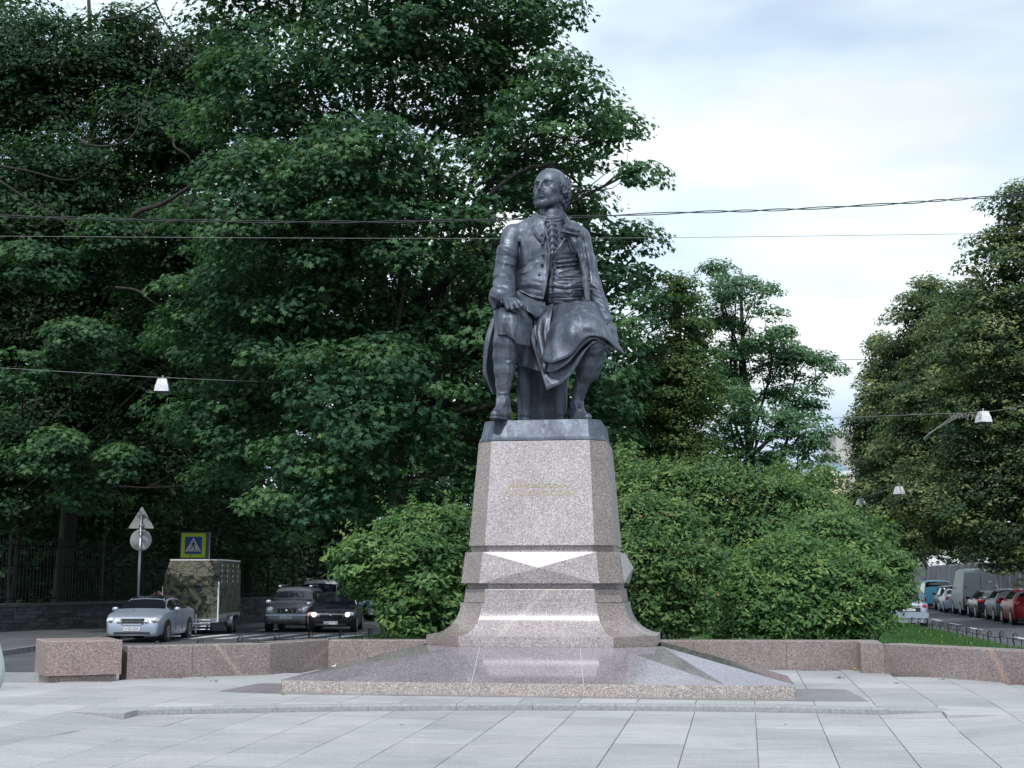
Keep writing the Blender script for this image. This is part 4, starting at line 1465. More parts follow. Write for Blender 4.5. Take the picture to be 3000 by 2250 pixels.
he(0, -0.09, 0.63, 0.335, 0.41, 0.355)
he(0, 0.10, 0.53, 0.315, 0.275, 0.36, 0.05)
he(0, 0.13, 0.27, 0.270, 0.235, 0.24, 0.05)
hc([(-0.25, 0.0, 0.26), (-0.185, 0.19, 0.13), (0, 0.31, 0.075), (0.185, 0.19, 0.13), (0.25, 0.0, 0.26)], [0.07, 0.075, 0.085, 0.075, 0.07], 0.04)
he(0, 0.335, 0.085, 0.085, 0.06, 0.065, 0.03)
for s_ in (-1, 1):
    he(s_ * 0.195, 0.235, 0.40, 0.090, 0.075, 0.07, 0.035)
    he(s_ * 0.13, 0.30, 0.26, 0.07, 0.06, 0.08, 0.04)
    hc([(s_ * 0.035, 0.385, 0.565), (s_ * 0.11, 0.375, 0.590), (s_ * 0.20, 0.30, 0.585), (s_ * 0.25, 0.22, 0.555)], [0.022, 0.026, 0.026, 0.02], 0.018)
    he(s_ * 0.125, 0.385, 0.514, 0.074, 0.068, 0.044, 0.014, 's')
    he(s_ * 0.125, 0.312, 0.502, 0.055, 0.050, 0.045, 0.004)
    hc([(s_ * 0.062, 0.352, 0.498), (s_ * 0.10, 0.372, 0.527), (s_ * 0.15, 0.362, 0.527), (s_ * 0.195, 0.318, 0.500)], [0.008, 0.011, 0.012, 0.008], 0.005)
    hc([(s_ * 0.065, 0.350, 0.492), (s_ * 0.11, 0.362, 0.474), (s_ * 0.16, 0.345, 0.475), (s_ * 0.195, 0.315, 0.496)], [0.007, 0.010, 0.010, 0.007], 0.006)
    he(s_ * 0.122, 0.362, 0.503, 0.017, 0.014, 0.017, 0.003, 's')
    he(s_ * 0.048, 0.398, 0.345, 0.030, 0.038, 0.026, 0.014)
    he(s_ * 0.030, 0.420, 0.320, 0.013, 0.018, 0.010, 0.004, 's')
    hc([(s_ * 0.085, 0.372, 0.34), (s_ * 0.12, 0.345, 0.28)], 0.006, 0.012, 's')
    # ear
    he(s_ * 0.335, -0.02, 0.44, 0.035, 0.065, 0.105, 0.015)
    hc([(s_ * 0.345, 0.03, 0.36), (s_ * 0.372, -0.04, 0.36), (s_ * 0.382, -0.075, 0.45), (s_ * 0.372, -0.04, 0.54), (s_ * 0.35, 0.03, 0.52)], 0.016, 0.006)
    he(s_ * 0.385, 0.0, 0.45, 0.03, 0.03, 0.05, 0.008, 's')
    he(s_ * 0.35, 0.02, 0.345, 0.022, 0.026, 0.034, 0.008)
hc([(0, 0.375, 0.57), (0, 0.415, 0.49), (0, 0.458, 0.385)], [0.026, 0.027, 0.033], 0.02)
he(0, 0.345, 0.30, 0.12, 0.06, 0.10, 0.04)
he(0, 0.462, 0.365, 0.036, 0.040, 0.032, 0.015)
# mouth
hc([(-0.02, 0.40, 0.30), (0.02, 0.40, 0.30)], 0.025, 0.03)
hc([(-0.105, 0.345, 0.243), (-0.04, 0.395, 0.258), (0, 0.400, 0.252), (0.04, 0.395, 0.258), (0.105, 0.345, 0.243)], [0.010, 0.019, 0.018, 0.019, 0.010], 0.010)
hc([(-0.095, 0.345, 0.232), (-0.04, 0.385, 0.212), (0, 0.392, 0.208), (0.04, 0.385, 0.212), (0.095, 0.345, 0.232)], [0.010, 0.022, 0.024, 0.022, 0.010], 0.010)
hc([(-0.115, 0.348, 0.240), (-0.04, 0.418, 0.237), (0, 0.424, 0.234), (0.04, 0.418, 0.237), (0.115, 0.348, 0.240)], 0.0075, 0.003, 's')
hc([(-0.06, 0.385, 0.165), (0.06, 0.385, 0.165)], 0.024, 0.02, 's')
# neck
hd.chain([Hd(0, -0.06, 0.22), Hd(0, -0.10, 0.02), Hd(0.02, -0.10, -0.22)], [0.235 * HH, 0.225 * HH, 0.24 * HH], 0.04)
hc([(0.20, 0.02, 0.10), (0.09, 0.13, -0.18)], [0.05, 0.05], 0.04)
hc([(-0.20, 0.02, 0.10), (-0.09, 0.13, -0.18)], [0.05, 0.05], 0.04)
hd.mesh('head', BZ, statue)
# ---- hair: side and back locks
hr = Field(HO - [0.38, 0.42, 0.20], HO + [0.40, 0.44, 0.66], 0.0072)
rnd = np.random.default_rng(5)
hr.ell(Hd(0, -0.12, 0.56), (0.352 * HH, 0.415 * HH, 0.39 * HH), 0.02, 'u', RH)
hr.ell(Hd(0, 0.50, 0.72), (0.62 * HH, 0.56 * HH, 0.62 * HH), 0.03, 's', RH)
hr.ell(Hd(0, 0.45, 0.25), (0.60 * HH, 0.46 * HH, 0.50 * HH), 0.03, 's', RH)
hr.ell(Hd(0, 0.10, 1.02), (0.40 * HH, 0.42 * HH, 0.20 * HH), 0.03, 's', RH)
for s_ in (-1, 1):
    for row in range(7):
        for k in range(7):
            t = k / 6
            ang = 0.72 + t * 2.15            # from temple to nape
            w_ = 0.80 - row * 0.105 - 0.02 * k
            if k < 1 or (row < 2 and k < 3): continue
            if s_ < 0 and k < 4: continue
            if w_ < 0.56 and k < 1: continue
            if 0.30 < w_ < 0.56 and 1 <= k <= 2: continue
            if w_ < 0.18: continue
            rad = 0.325 * math.sqrt(max(0.3, 1 - ((w_ - 0.58) / 0.60) ** 2))
            def pt(a_, r2, ww): return (s_ * math.sin(a_) * r2 * 1.02, math.cos(a_) * r2 * 1.20 - 0.10, ww)
            r2 = rad + rnd.uniform(0.0, 0.02)
            p0 = pt(ang, r2, w_ + 0.05); p1 = pt(ang + 0.12, r2 + 0.012, w_ - 0.01); p2 = pt(ang + rnd.uniform(0.0, 0.26), r2 + 0.012, w_ - 0.075); p3 = pt(ang + rnd.uniform(-0.12, 0.1), r2 + 0.010, w_ - 0.12)
            hr.chain([Hd(*p0), Hd(*p1), Hd(*p2), Hd(*p3)], [0.014 * HH, 0.030 * HH, 0.030 * HH, 0.012 * HH], 0.012)
            q = rnd.uniform(-0.05, 0.05)
            hr.chain([Hd(*pt(ang + 0.05 + q, r2 + 0.032, w_ + 0.02)), Hd(*pt(ang + 0.1 + q, r2 + 0.044, w_ - 0.05)), Hd(*pt(ang + q, r2 + 0.030, w_ - 0.10))], [0.008 * HH, 0.016 * HH, 0.008 * HH], 0.006)
hr.mesh('hair', BZ, statue)

# ---- cloth sheets: skirts of the coat and waistcoat
def crm(P, n):
    """Catmull-Rom resampling of a list of points"""
    P = np.array(P, float)
    Q = np.vstack([2 * P[0] - P[1], P, 2 * P[-1] - P[-2]])
    out = []
    for i in range(n):
        t = i / (n - 1) * (len(P) - 1)
        k = min(int(t), len(P) - 2); f = t - k
        a, b, c_, d = Q[k], Q[k + 1], Q[k + 2], Q[k + 3]
        out.append(0.5 * ((2 * b) + (-a + c_) * f + (2 * a - 5 * b + 4 * c_ - d) * f * f + (-a + 3 * b - 3 * c_ + d) * f ** 3))
    return np.array(out)


def cloth(name, rows, thick=0.022, nu=44, nv=40, fold=None, parent=None, hem=0.012):
    R = [crm([S(*p) for p in row], nu) for row in rows]
    G = np.stack([crm([r[i] for r in R], nv) for i in range(nu)], 1)      # nv, nu, 3
    if fold:
        du = np.gradient(G, axis=1); dv = np.gradient(G, axis=0)
        nn_ = np.cross(du, dv); nn_ /= np.linalg.norm(nn_, axis=2, keepdims=True) + 1e-9
        U, Vv = np.meshgrid(np.linspace(0, 1, nu), np.linspace(0, 1, nv))
        G = G + nn_ * fold(U, Vv)[..., None]
    vs = G.reshape(-1, 3)
    fs = [(j * nu + i, j * nu + i + 1, (j + 1) * nu + i + 1, (j + 1) * nu + i) for j in range(nv - 1) for i in range(nu - 1)]
    o_ = mo(name, vs, fs, BZ, parent or statue, True)
    s_ = o_.modifiers.new('thickness', 'SOLIDIFY'); s_.thickness = thick; s_.offset = 0.0
    if hem:
        mb = MB(); mb.tube([tuple(p) for p in G[-1]], hem, 6)
        mb.build('hem', BZ, o_, True)
    return o_


def g_(x, c_, w): return np.exp(-((x - c_) / w) ** 2)


# outer layer over the left thigh and knee
cloth('coat_skirt', [
    [(1622, 898, 0.62), (1650, 890, 0.56), (1690, 884, 0.50), (1730, 886, 0.48), (1764, 902, 0.56)],
    [(1614, 930, 0.50), (1645, 915, 0.34), (1692, 905, 0.26), (1740, 912, 0.28), (1776, 935, 0.50)],
    [(1606, 970, 0.34), (1640, 950, 0.14), (1692, 935, 0.04), (1745, 940, 0.06), (1792, 970, 0.38)],
    [(1597, 1015, 0.22), (1634, 1000, 0.06), (1684, 970, -0.03), (1745, 962, -0.02), (1806, 1000, 0.30)],
    [(1587, 1056, 0.16), (1624, 1060, 0.03), (1668, 1038, -0.03), (1704, 998, -0.04), (1738, 980, -0.05), (1772, 990, 0.04), (1800, 1014, 0.20), (1829, 1036, 0.30)]],
    fold=lambda U, V: 0.020 * g_(U, 0.30, 0.10) * V - 0.018 * g_(U, 0.17, 0.06) * V + 0.014 * g_(U, 0.58, 0.08) * V - 0.012 * g_(U, 0.44, 0.06) * V + 0.012 * np.sin(U * 22) * (1 - V) * 0.6)
# second and third layers, each longer
cloth('waistcoat_skirt', [
    [(1612, 905, 0.66), (1650, 896, 0.62), (1700, 892, 0.58), (1750, 905, 0.62)],
    [(1598, 960, 0.44), (1640, 952, 0.22), (1700, 938, 0.10), (1770, 960, 0.40)],
    [(1590, 1020, 0.27), (1634, 1015, 0.12), (1690, 980, 0.03), (1780, 1000, 0.34)],
    [(1593, 1085, 0.20), (1625, 1086, 0.10), (1660, 1064, 0.02), (1700, 1018, 0.00), (1736, 992, -0.01), (1770, 1002, 0.10), (1796, 1030, 0.28)]],
    fold=lambda U, V: 0.012 * np.sin(U * 16 + 1) * V)
cloth('skirt_lining', [
    [(1566, 908, 0.62), (1600, 905, 0.62), (1650, 905, 0.64), (1700, 905, 0.62)],
    [(1560, 945, 0.40), (1596, 955, 0.42), (1645, 960, 0.28), (1745, 960, 0.34)],
    [(1553, 982, 0.27), (1585, 1010, 0.32), (1640, 1030, 0.18), (1745, 1000, 0.28)],
    [(1573, 1050, 0.24), (1595, 1085, 0.26), (1640, 1080, 0.16), (1715, 1015, 0.12), (1760, 1015, 0.26)],
    [(1601, 1141, 0.18), (1622, 1132, 0.16), (1650, 1115, 0.12), (1668, 1098, 0.09), (1694, 1060, 0.05), (1718, 1022, 0.02), (1744, 1001, 0.02), (1768, 1010, 0.14), (1790, 1042, 0.32)]],
    fold=lambda U, V: -0.02 * g_(U, 0.12, 0.05) * (1 - 0.4 * V) + 0.016 * g_(U, 0.22, 0.06) + 0.012 * g_(U, 0.4, 0.08) * V)
# folded flaps between the thighs
cloth('front_flap', [
    [(1548, 905, 0.50), (1575, 902, 0.56), (1600, 898, 0.60), (1622, 893, 0.62)],
    [(1562, 935, 0.38), (1580, 940, 0.36), (1598, 930, 0.40), (1618, 915, 0.46)],
    [(1566, 975, 0.30), (1578, 985, 0.26), (1592, 970, 0.32), (1612, 945, 0.38)],
    [(1582, 1030, 0.24), (1588, 1040, 0.20), (1596, 1010, 0.26), (1608, 985, 0.32)],
    [(1590, 1075, 0.20), (1593, 1082, 0.16), (1598, 1050, 0.22), (1605, 1020, 0.28)]], thick=0.03, nu=24, nv=30,
    fold=lambda U, V: 0.02 * np.sin(U * 11) * (0.4 + 0.6 * V))
cloth('waistcoat_flap', [
    [(1512, 852, 0.60), (1545, 868, 0.60), (1575, 880, 0.60), (1596, 888, 0.60)],
    [(1524, 880, 0.42), (1550, 890, 0.44), (1578, 900, 0.48), (1600, 905, 0.52)],
    [(1540, 900, 0.26), (1556, 910, 0.30), (1574, 920, 0.36), (1592, 915, 0.44)],
    [(1548, 912, 0.20), (1560, 922, 0.24), (1570, 930, 0.30), (1586, 922, 0.38)]], nu=26, nv=22,
    fold=lambda U, V: 0.010 * np.sin(V * 16 + U * 5))
# skirt over the right thigh and knee
cloth('coat_skirt', [
    [(1446, 905, 0.42), (1470, 902, 0.22), (1500, 905, 0.20), (1530, 905, 0.36), (1560, 912, 0.52)],
    [(1448, 925, 0.36), (1468, 918, 0.02), (1498, 920, -0.02), (1530, 925, 0.14), (1560, 930, 0.38)],
    [(1449, 950, 0.28), (1466, 942, -0.04), (1494, 944, -0.06), (1526, 950, 0.04), (1556, 960, 0.28)],
    [(1450, 972, 0.22), (1466, 966, -0.05), (1492, 968, -0.06), (1520, 978, 0.00), (1552, 988, 0.22)],
    [(1450, 984, 0.20), (1463, 979, -0.03), (1482, 980, -0.06), (1501, 990, -0.04), (1514, 1005, 0.01), (1532, 1008, 0.08), (1552, 1014, 0.20)]],
    fold=lambda U, V: 0.016 * g_(U, 0.36, 0.08) * V - 0.02 * g_(U, 0.55, 0.06) * V + 0.018 * g_(U, 0.72, 0.08) * V + 0.010 * np.sin(U * 18) * (1 - V))
# tail of the coat hanging behind the right leg
cloth('coat_tail', [
    [(1452, 930, 0.35), (1444, 945, 0.50), (1460, 940, 0.80), (1510, 930, 1.10)],
    [(1440, 985, 0.34), (1423, 1000, 0.50), (1440, 1000, 0.80), (1500, 990, 1.10)],
    [(1432, 1040, 0.36), (1416, 1060, 0.55), (1432, 1060, 0.80), (1490, 1060, 1.10)],
    [(1430, 1095, 0.40), (1416, 1100, 0.58), (1440, 1110, 0.80), (1490, 1120, 1.10)],
    [(1448, 1153, 0.44), (1434, 1135, 0.60), (1450, 1150, 0.80), (1490, 1170, 1.10)]],
    thick=0.026, fold=lambda U, V: 0.02 * np.sin(U * 9 + V * 2))
cloth('coat_tail', [
    [(1752, 905, 0.70), (1762, 925, 0.80), (1740, 930, 1.05), (1690, 925, 1.20)],
    [(1768, 960, 0.62), (1772, 985, 0.78), (1750, 990, 1.05), (1700, 990, 1.20)],
    [(1765, 1020, 0.60), (1768, 1040, 0.76), (1748, 1050, 1.05), (1700, 1060, 1.20)],
    [(1740, 1090, 0.66), (1742, 1110, 0.80), (1730, 1120, 1.05), (1690, 1130, 1.20)]],
    thick=0.026, fold=lambda U, V: 0.02 * np.sin(U * 9 + V * 2))
cloth('seat_drape', [
    [(1505, 985, 0.42), (1540, 990, 0.40), (1580, 1000, 0.42), (1640, 1000, 0.45)],
    [(1512, 1030, 0.44), (1545, 1036, 0.40), (1585, 1045, 0.44), (1640, 1050, 0.45)],
    [(1516, 1065, 0.46), (1548, 1075, 0.42), (1588, 1088, 0.46), (1640, 1095, 0.48)]],
    fold=lambda U, V: 0.02 * np.sin(U * 12 + V * 3), nu=30, nv=20)

cloth('lapel', [
    [(1638, 686, 0.62), (1648, 670, 0.60), (1658, 652, 0.66)],
    [(1656, 690, 0.565), (1665, 676, 0.545), (1674, 661, 0.59)],
    [(1680, 694, 0.56), (1688, 681, 0.55), (1692, 668, 0.585)],
    [(1692, 690, 0.60), (1697, 681, 0.60), (1698, 670, 0.62)]], thick=0.018, nu=36, nv=24, hem=0.008,
    fold=lambda U, V: 0.020 * np.sin(U * 15) * (0.4 + 0.6 * np.sin(V * 3.1)))
cloth('collar', [
    [(1572, 622, 1.00), (1567, 632, 0.86), (1574, 650, 0.74), (1588, 668, 0.64), (1599, 690, 0.585)],
    [(1566, 628, 1.02), (1558, 640, 0.84), (1564, 660, 0.69), (1578, 682, 0.585), (1594, 702, 0.555)],
    [(1562, 640, 1.04), (1552, 650, 0.86), (1558, 672, 0.69), (1572, 694, 0.60), (1592, 712, 0.570)]], thick=0.022, nu=36, nv=16, hem=0.009,
    fold=lambda U, V: 0.010 * np.sin(V * 3.1) + 0.004 * np.sin(U * 20))
cloth('collar', [
    [(1644, 620, 1.00), (1650, 632, 0.88), (1652, 648, 0.78), (1658, 664, 0.66)],
    [(1650, 624, 1.02), (1660, 638, 0.86), (1668, 652, 0.74), (1674, 668, 0.62)],
    [(1654, 636, 1.04), (1668, 646, 0.88), (1680, 660, 0.76), (1688, 676, 0.66)]], thick=0.022, nu=30, nv=16, hem=0.009,
    fold=lambda U, V: 0.010 * np.sin(V * 3.1))
cloth('jabot', [
    [(1604, 655, 0.62), (1616, 652, 0.60), (1630, 656, 0.63)],
    [(1604, 675, 0.60), (1617, 672, 0.57), (1632, 678, 0.61)],
    [(1606, 700, 0.585), (1618, 698, 0.555), (1632, 703, 0.595)],
    [(1609, 725, 0.575), (1618, 724, 0.545), (1629, 728, 0.58)],
    [(1613, 745, 0.565), (1618, 746, 0.54), (1623, 746, 0.57)]], thick=0.014, nu=24, nv=70, hem=0,
    fold=lambda U, V: 0.020 * np.sin(V * 34 + 2.5 * np.sin(U * 3.1) + U * 3) * (0.25 + abs(U - 0.5) * 1.6))

# ---- seat
seat = MB()
c0 = S(1588, 1229, 0.75)
zt = S(1588, 1000, 0.75)[2]
seat.box(c0[0] - 0.32, c0[0] + 0.33, YF + 1.2, YF + 1.55, ZT, zt)
seat.build('seat', BZ, statue)
for (x_, dy) in ((1534, 0.66), (1646, 0.66)):
    p = S(x_, 1229, dy)
    mb = MB()
    hz = zt - ZT
    prof = [(0.085, 0), (0.085, 0.035), (0.070, 0.05), (0.078, 0.07), (0.070, 0.09), (0.070, 0.11), (0.082, 0.125), (0.082, 0.14)]
    mb.lathe([(r_, ZT + h_) for r_, h_ in prof], 20, (p[0], p[1], 0))
    n = 40
    vs = []
    for q, (zz, rr_) in enumerate(((ZT + 0.14, 0.070), (ZT + hz * 0.7, 0.088), (ZT + hz * 0.92, 0.095))):
        for k in range(n):
            a = 2 * math.pi * k / n
            r2 = rr_ * (1 - 0.07 * (1 + math.cos(a * 10)) / 2)
            vs.append((p[0] + math.cos(a) * r2, p[1] + math.sin(a) * r2, zz))
    fs = [(q * n + k, q * n + (k + 1) % n, (q + 1) * n + (k + 1) % n, (q + 1) * n + k) for q in range(2) for k in range(n)]
    mb.add(vs, fs)
    autosmooth(mb.build('seat_leg', BZ, statue), 40)

# small weeds growing beside the shoe
for (x_, y_, s_, lab) in ((1502, 1222, 0.10, 'small leafy weed sprouting on the bronze plinth beside the front shoe'), (1677, 1226, 0.035, 'tiny weed tuft on the plinth edge under the far shoe')):
    p = S(x_, y_ + 7, 0.06)
    mb = MB()
    for k in range(int(26 * (1 if s_ > 0.05 else 0.5))):
        a = random.uniform(0, 6.28); h_ = random.uniform(0.02, s_); r_ = random.uniform(0.0, s_ * 0.45)
        c_ = Vector((p[0] + math.cos(a) * r_, p[1] + math.sin(a) * r_ * 0.4, ZT + h_))
        l_ = 0.025 * (0.6 + s_ * 5)
        d = Vector((math.cos(a), math.sin(a), random.uniform(-0.5, 0.3))) * l_
        s2 = Vector((-math.sin(a), math.cos(a), 0.2)) * l_ * 0.4
        mb.add([c_, c_ + d * 0.5 + s2, c_ + d, c_ + d * 0.5 - s2], [(0, 1, 2, 3)])
        mb.tube([(p[0], p[1], ZT), tuple(c_)], 0.002, 4)
    tag(mb.build('weed', noisy('weed_leaf', (0.05, 0.13, 0.03), (0.12, 0.24, 0.06), 20, 0.6, bstr=0), recalc=False), lab, 'weed')
# ================================================================ TREES AND SHRUBS
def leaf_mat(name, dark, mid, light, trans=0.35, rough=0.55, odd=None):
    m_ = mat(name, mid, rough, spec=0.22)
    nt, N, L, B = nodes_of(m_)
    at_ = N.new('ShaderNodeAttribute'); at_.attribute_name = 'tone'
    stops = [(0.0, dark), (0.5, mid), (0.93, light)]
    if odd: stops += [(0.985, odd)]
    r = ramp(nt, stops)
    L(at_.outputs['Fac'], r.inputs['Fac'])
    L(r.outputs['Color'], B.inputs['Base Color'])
    tr = N.new('ShaderNodeBsdfTranslucent')
    tb = mixc(nt, 1.0, r.outputs['Color'], (1.15, 1.3, 0.7), 'MULTIPLY')
    L(tb, tr.inputs['Color'])
    mx = N.new('ShaderNodeMixShader'); mx.inputs['Fac'].default_value = trans
    L(B.outputs['BSDF'], mx.inputs[1]); L(tr.outputs['BSDF'], mx.inputs[2])
    L(mx.outputs['Shader'], N['Material Output'].inputs['Surface'])
    return m_


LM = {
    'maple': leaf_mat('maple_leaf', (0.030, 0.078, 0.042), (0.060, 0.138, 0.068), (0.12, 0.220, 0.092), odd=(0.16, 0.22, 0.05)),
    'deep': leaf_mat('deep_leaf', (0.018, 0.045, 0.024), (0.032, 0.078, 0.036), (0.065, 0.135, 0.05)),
    'ash': leaf_mat('ash_leaf', (0.052, 0.120, 0.068), (0.095, 0.200, 0.105), (0.17, 0.29, 0.14)),
    'olive': leaf_mat('olive_leaf', (0.044, 0.095, 0.035), (0.085, 0.155, 0.055), (0.16, 0.225, 0.075)),
    'linden': leaf_mat('linden_leaf', (0.028, 0.062, 0.032), (0.070, 0.122, 0.054), (0.28, 0.33, 0.14)),
    'shrub': leaf_mat('shrub_leaf', (0.046, 0.108, 0.044), (0.100, 0.205, 0.074), (0.25, 0.36, 0.125)),
    'shrub2': leaf_mat('shrub_leaf_red_tips', (0.050, 0.112, 0.046), (0.108, 0.205, 0.076), (0.24, 0.33, 0.12), odd=(0.28, 0.19, 0.10)),
}
bark = noisy('bark', (0.018, 0.016, 0.015), (0.055, 0.050, 0.046), 9, 0.95, bstr=0.7, bdist=0.03)
bark2 = noisy('pale_bark', (0.10, 0.098, 0.09), (0.22, 0.21, 0.19), 12, 0.9, bstr=0.5)

STAR = np.array([(0.0, -0.30), (0.50, -0.32), (0.25, 0.02), (0.48, 0.34), (0.15, 0.22), (0, 0.62), (-0.15, 0.22), (-0.48, 0.34), (-0.25, 0.02), (-0.50, -0.32)])
KITE = np.array([(0, -0.5), (0.26, 0.0), (0, 0.5), (-0.26, 0.0)])
LANCE = np.array([(0, -0.52), (0.22, -0.02), (0, 0.52), (-0.22, -0.02)])


def leaves(name, C, Nrm, size, tpl, mt, parent, tone, droop=0.12):
    n = len(C)
    Nrm = Nrm / (np.linalg.norm(Nrm, axis=1, keepdims=True) + 1e-9)
    rv = RNG.normal(size=(n, 3))
    T = np.cross(Nrm, rv); T /= (np.linalg.norm(T, axis=1, keepdims=True) + 1e-9)
    Bt = np.cross(Nrm, T)
    k = len(tpl)
    V = C[:, None, :] + size[:, None, None] * (T[:, None, :] * tpl[None, :, 0:1] + Bt[:, None, :] * tpl[None, :, 1:2])
    V -= (size[:, None, None] * droop * (np.abs(tpl[None, :, 0:1]) * 2.0) * Nrm[:, None, :])
    tone = np.minimum(tone, 0.93)
    tone = np.where(RNG.random(n) < 0.006, 1.0, tone)
    me = tri_mesh(name, V, [mt], k, tone)
    return link(name, me, parent)


def pads_to_leaves(pads, N, tpl_size, up=0.8, flat=0.34, spread=0.55, jit=0.35):
    """pads: (centre, radius, outward vector, tone); returns leaf centres, normals, sizes, tones"""
    Cs, Ns, Ss, Ts = [], [], [], []
    per = N / sum(p[1] ** 2 for p in pads)
    for c_, r_, out, tn in pads:
        n = max(3, int(per * r_ ** 2 * RNG.uniform(0.7, 1.3)))
        d = RNG.normal(size=(n, 3)); d /= np.linalg.norm(d, axis=1, keepdims=True)
        rad = RNG.uniform(0.35, 1.0, (n, 1)) ** 0.6
        p = d * rad
        p[:, 2] *= flat
        # the pad bends down towards its outer side
        o2 = np.array([out[0], out[1]]); q = np.linalg.norm(o2) + 1e-6; o2 = o2 / q
        along = p[:, 0] * o2[0] + p[:, 1] * o2[1]
        p[:, 2] -= 0.28 * np.maximum(0, along) ** 1.5
        Cs.append(np.array(c_) + p * r_)
        nn_ = np.array([out[0] * 0.5, out[1] * 0.5, 0.0])[None, :] + d * 0.45 + np.array([0, 0, up])[None, :] + RNG.normal(0, jit, (n, 3))
        Ns.append(nn_)
        Ss.append(RNG.uniform(0.72, 1.25, n) * tpl_size)
        Ts.append(np.clip(tn + RNG.normal(0, 0.17, n), 0, 1))
    return np.concatenate(Cs), np.concatenate(Ns), np.concatenate(Ss), np.concatenate(Ts)


def lobe_pads(lobes, N, pr, back=0.35, per_pad=75, rough=0.10):
    """pads spread over the shells of ellipsoid lobes (centre, radii)"""
    pads = []
    A_ = np.array([(r_[0] * r_[1] + r_[0] * r_[2] + r_[1] * r_[2]) for _, r_ in lobes])
    P = N / per_pad
    for (c_, r_), a_ in zip(lobes, A_ / A_.sum()):
        c_ = np.array(c_); r_ = np.array(r_, float)
        for _ in range(max(3, int(P * a_ + 0.5))):
            d = RNG.normal(size=3); d /= np.linalg.norm(d)
            if d[1] > 0.35 and RNG.random() > back: d[1] = -d[1]
            f = RNG.uniform(0.45, 1.0) ** 0.6
            p = c_ + d * r_ * f * RNG.uniform(1 - rough, 1 + rough * 1.2)
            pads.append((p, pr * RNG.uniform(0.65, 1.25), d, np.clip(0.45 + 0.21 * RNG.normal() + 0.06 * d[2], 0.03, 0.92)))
    return pads


def px_lobes(L_, Y, flat=0.9, dy=0.0, squash=0.85):
    """lobe centres read at distance Y (+ own offset), radius in pixels"""
    out = []
    for it in L_:
        x_, y_, r_ = it[:3]
        off = it[3] if len(it) > 3 else RNG.uniform(-1.0, 1.0) * dy
        p = at(x_, y_, Y + off)
        rr_ = r_ * (Y + off) / F_PX
        out.append((p, (rr_, rr_ * squash, rr_ * flat)))
    return out


def limb_pts(a, b, wob, n=7, rnd_=random):
    a = Vector(a); b = Vector(b); L_ = (b - a).length
    out = []
    o1 = Vector((rnd_.uniform(-1, 1), rnd_.uniform(-1, 1), rnd_.uniform(-0.3, 1))) * wob * L_
    o2 = Vector((rnd_.uniform(-1, 1), rnd_.uniform(-1, 1), rnd_.uniform(-1, 1))) * wob * L_ * 0.5
    for i in range(n):
        t = i / (n - 1)
        out.append(a.lerp(b, t) + o1 * math.sin(math.pi * t) + o2 * math.sin(2 * math.pi * t))
    return out


def tree(name, label, group, base, top, r0, lobes, N, pr, size, tpl, lm, flat=0.36, up=0.8, extra_limbs=(), category='tree', bm=None, nl=None, back=0.35, twigs=2, fork=None, inner=0):
    root = tag(empty(name, base), label, category, group)
    bx, by, bz = base
    inv = Vector(base)
    bm = bm or bark
    tr = MB()
    tp = Vector(top)
    tp_pts = limb_pts((0, 0, -0.3), tp - inv, 0.02, 9)
    tr.tube([tuple(p) for p in tp_pts], [r0 * (1.25 if i == 0 else 1 - 0.80 * i / 8) for i in range(9)], 10)
    for c_, r_ in lobes:
        c_ = Vector(c_)
        tt = min(0.9, max(0.25, (c_.z - bz) / max(1, (tp.z - bz)) * 0.72))
        st = tp_pts[int(tt * 8)]
        pts = limb_pts(st, c_ - inv, 0.10, 8)
        rb = r0 * (1 - tt * 0.75) * 0.55
        tr.tube([tuple(p) for p in pts], [rb * (1 - 0.8 * i / 7) for i in range(8)], 6)
        for q in range(twigs + 2):
            d = Vector(RNG.normal(size=3)); d.normalize()
            e_ = c_ - inv + Vector((d.x * r_[0], d.y * r_[1], d.z * r_[2])) * 0.85
            s_ = pts[4 + q % 4]
            p2 = limb_pts(s_, e_, 0.12, 6)
            tr.tube([tuple(p) for p in p2], [rb * 0.30 * (1 - 0.85 * i / 5) for i in range(6)], 4)
    for pts, ra, rb in extra_limbs:
        P = crm(pts, len(pts) * 5)
        tr.tube([tuple(Vector(p) - inv) for p in P], [ra + (rb - ra) * i / (len(P) - 1) for i in range(len(P))], 7)
    tr.build('trunk', bm, root, True)
    pads = lobe_pads(lobes, N, pr, back)
    C, Nn, Sz, Tn = pads_to_leaves(pads, N, size, up, flat)
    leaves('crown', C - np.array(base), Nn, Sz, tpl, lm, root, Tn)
    if inner:
        Ci, Ni, Si, Ti = [], [], [], []
        vol = sum(r_[0] * r_[1] * r_[2] for _, r_ in lobes)
        for c_, r_ in lobes:
            k = int(inner * r_[0] * r_[1] * r_[2] / vol) + 3
            d = RNG.normal(size=(k, 3)); d /= np.linalg.norm(d, axis=1, keepdims=True)
            Ci.append(np.array(c_) + d * np.array(r_) * RNG.uniform(0.1, 0.86, (k, 1)))
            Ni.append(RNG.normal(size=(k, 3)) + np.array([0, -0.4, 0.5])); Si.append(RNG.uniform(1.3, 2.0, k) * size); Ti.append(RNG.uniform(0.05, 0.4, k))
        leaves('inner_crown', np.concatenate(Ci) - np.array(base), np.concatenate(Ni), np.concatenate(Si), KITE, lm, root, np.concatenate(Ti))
    print('TREE', name, len(C))
    return root, len(C)


tot = 0
GZ = -0.6
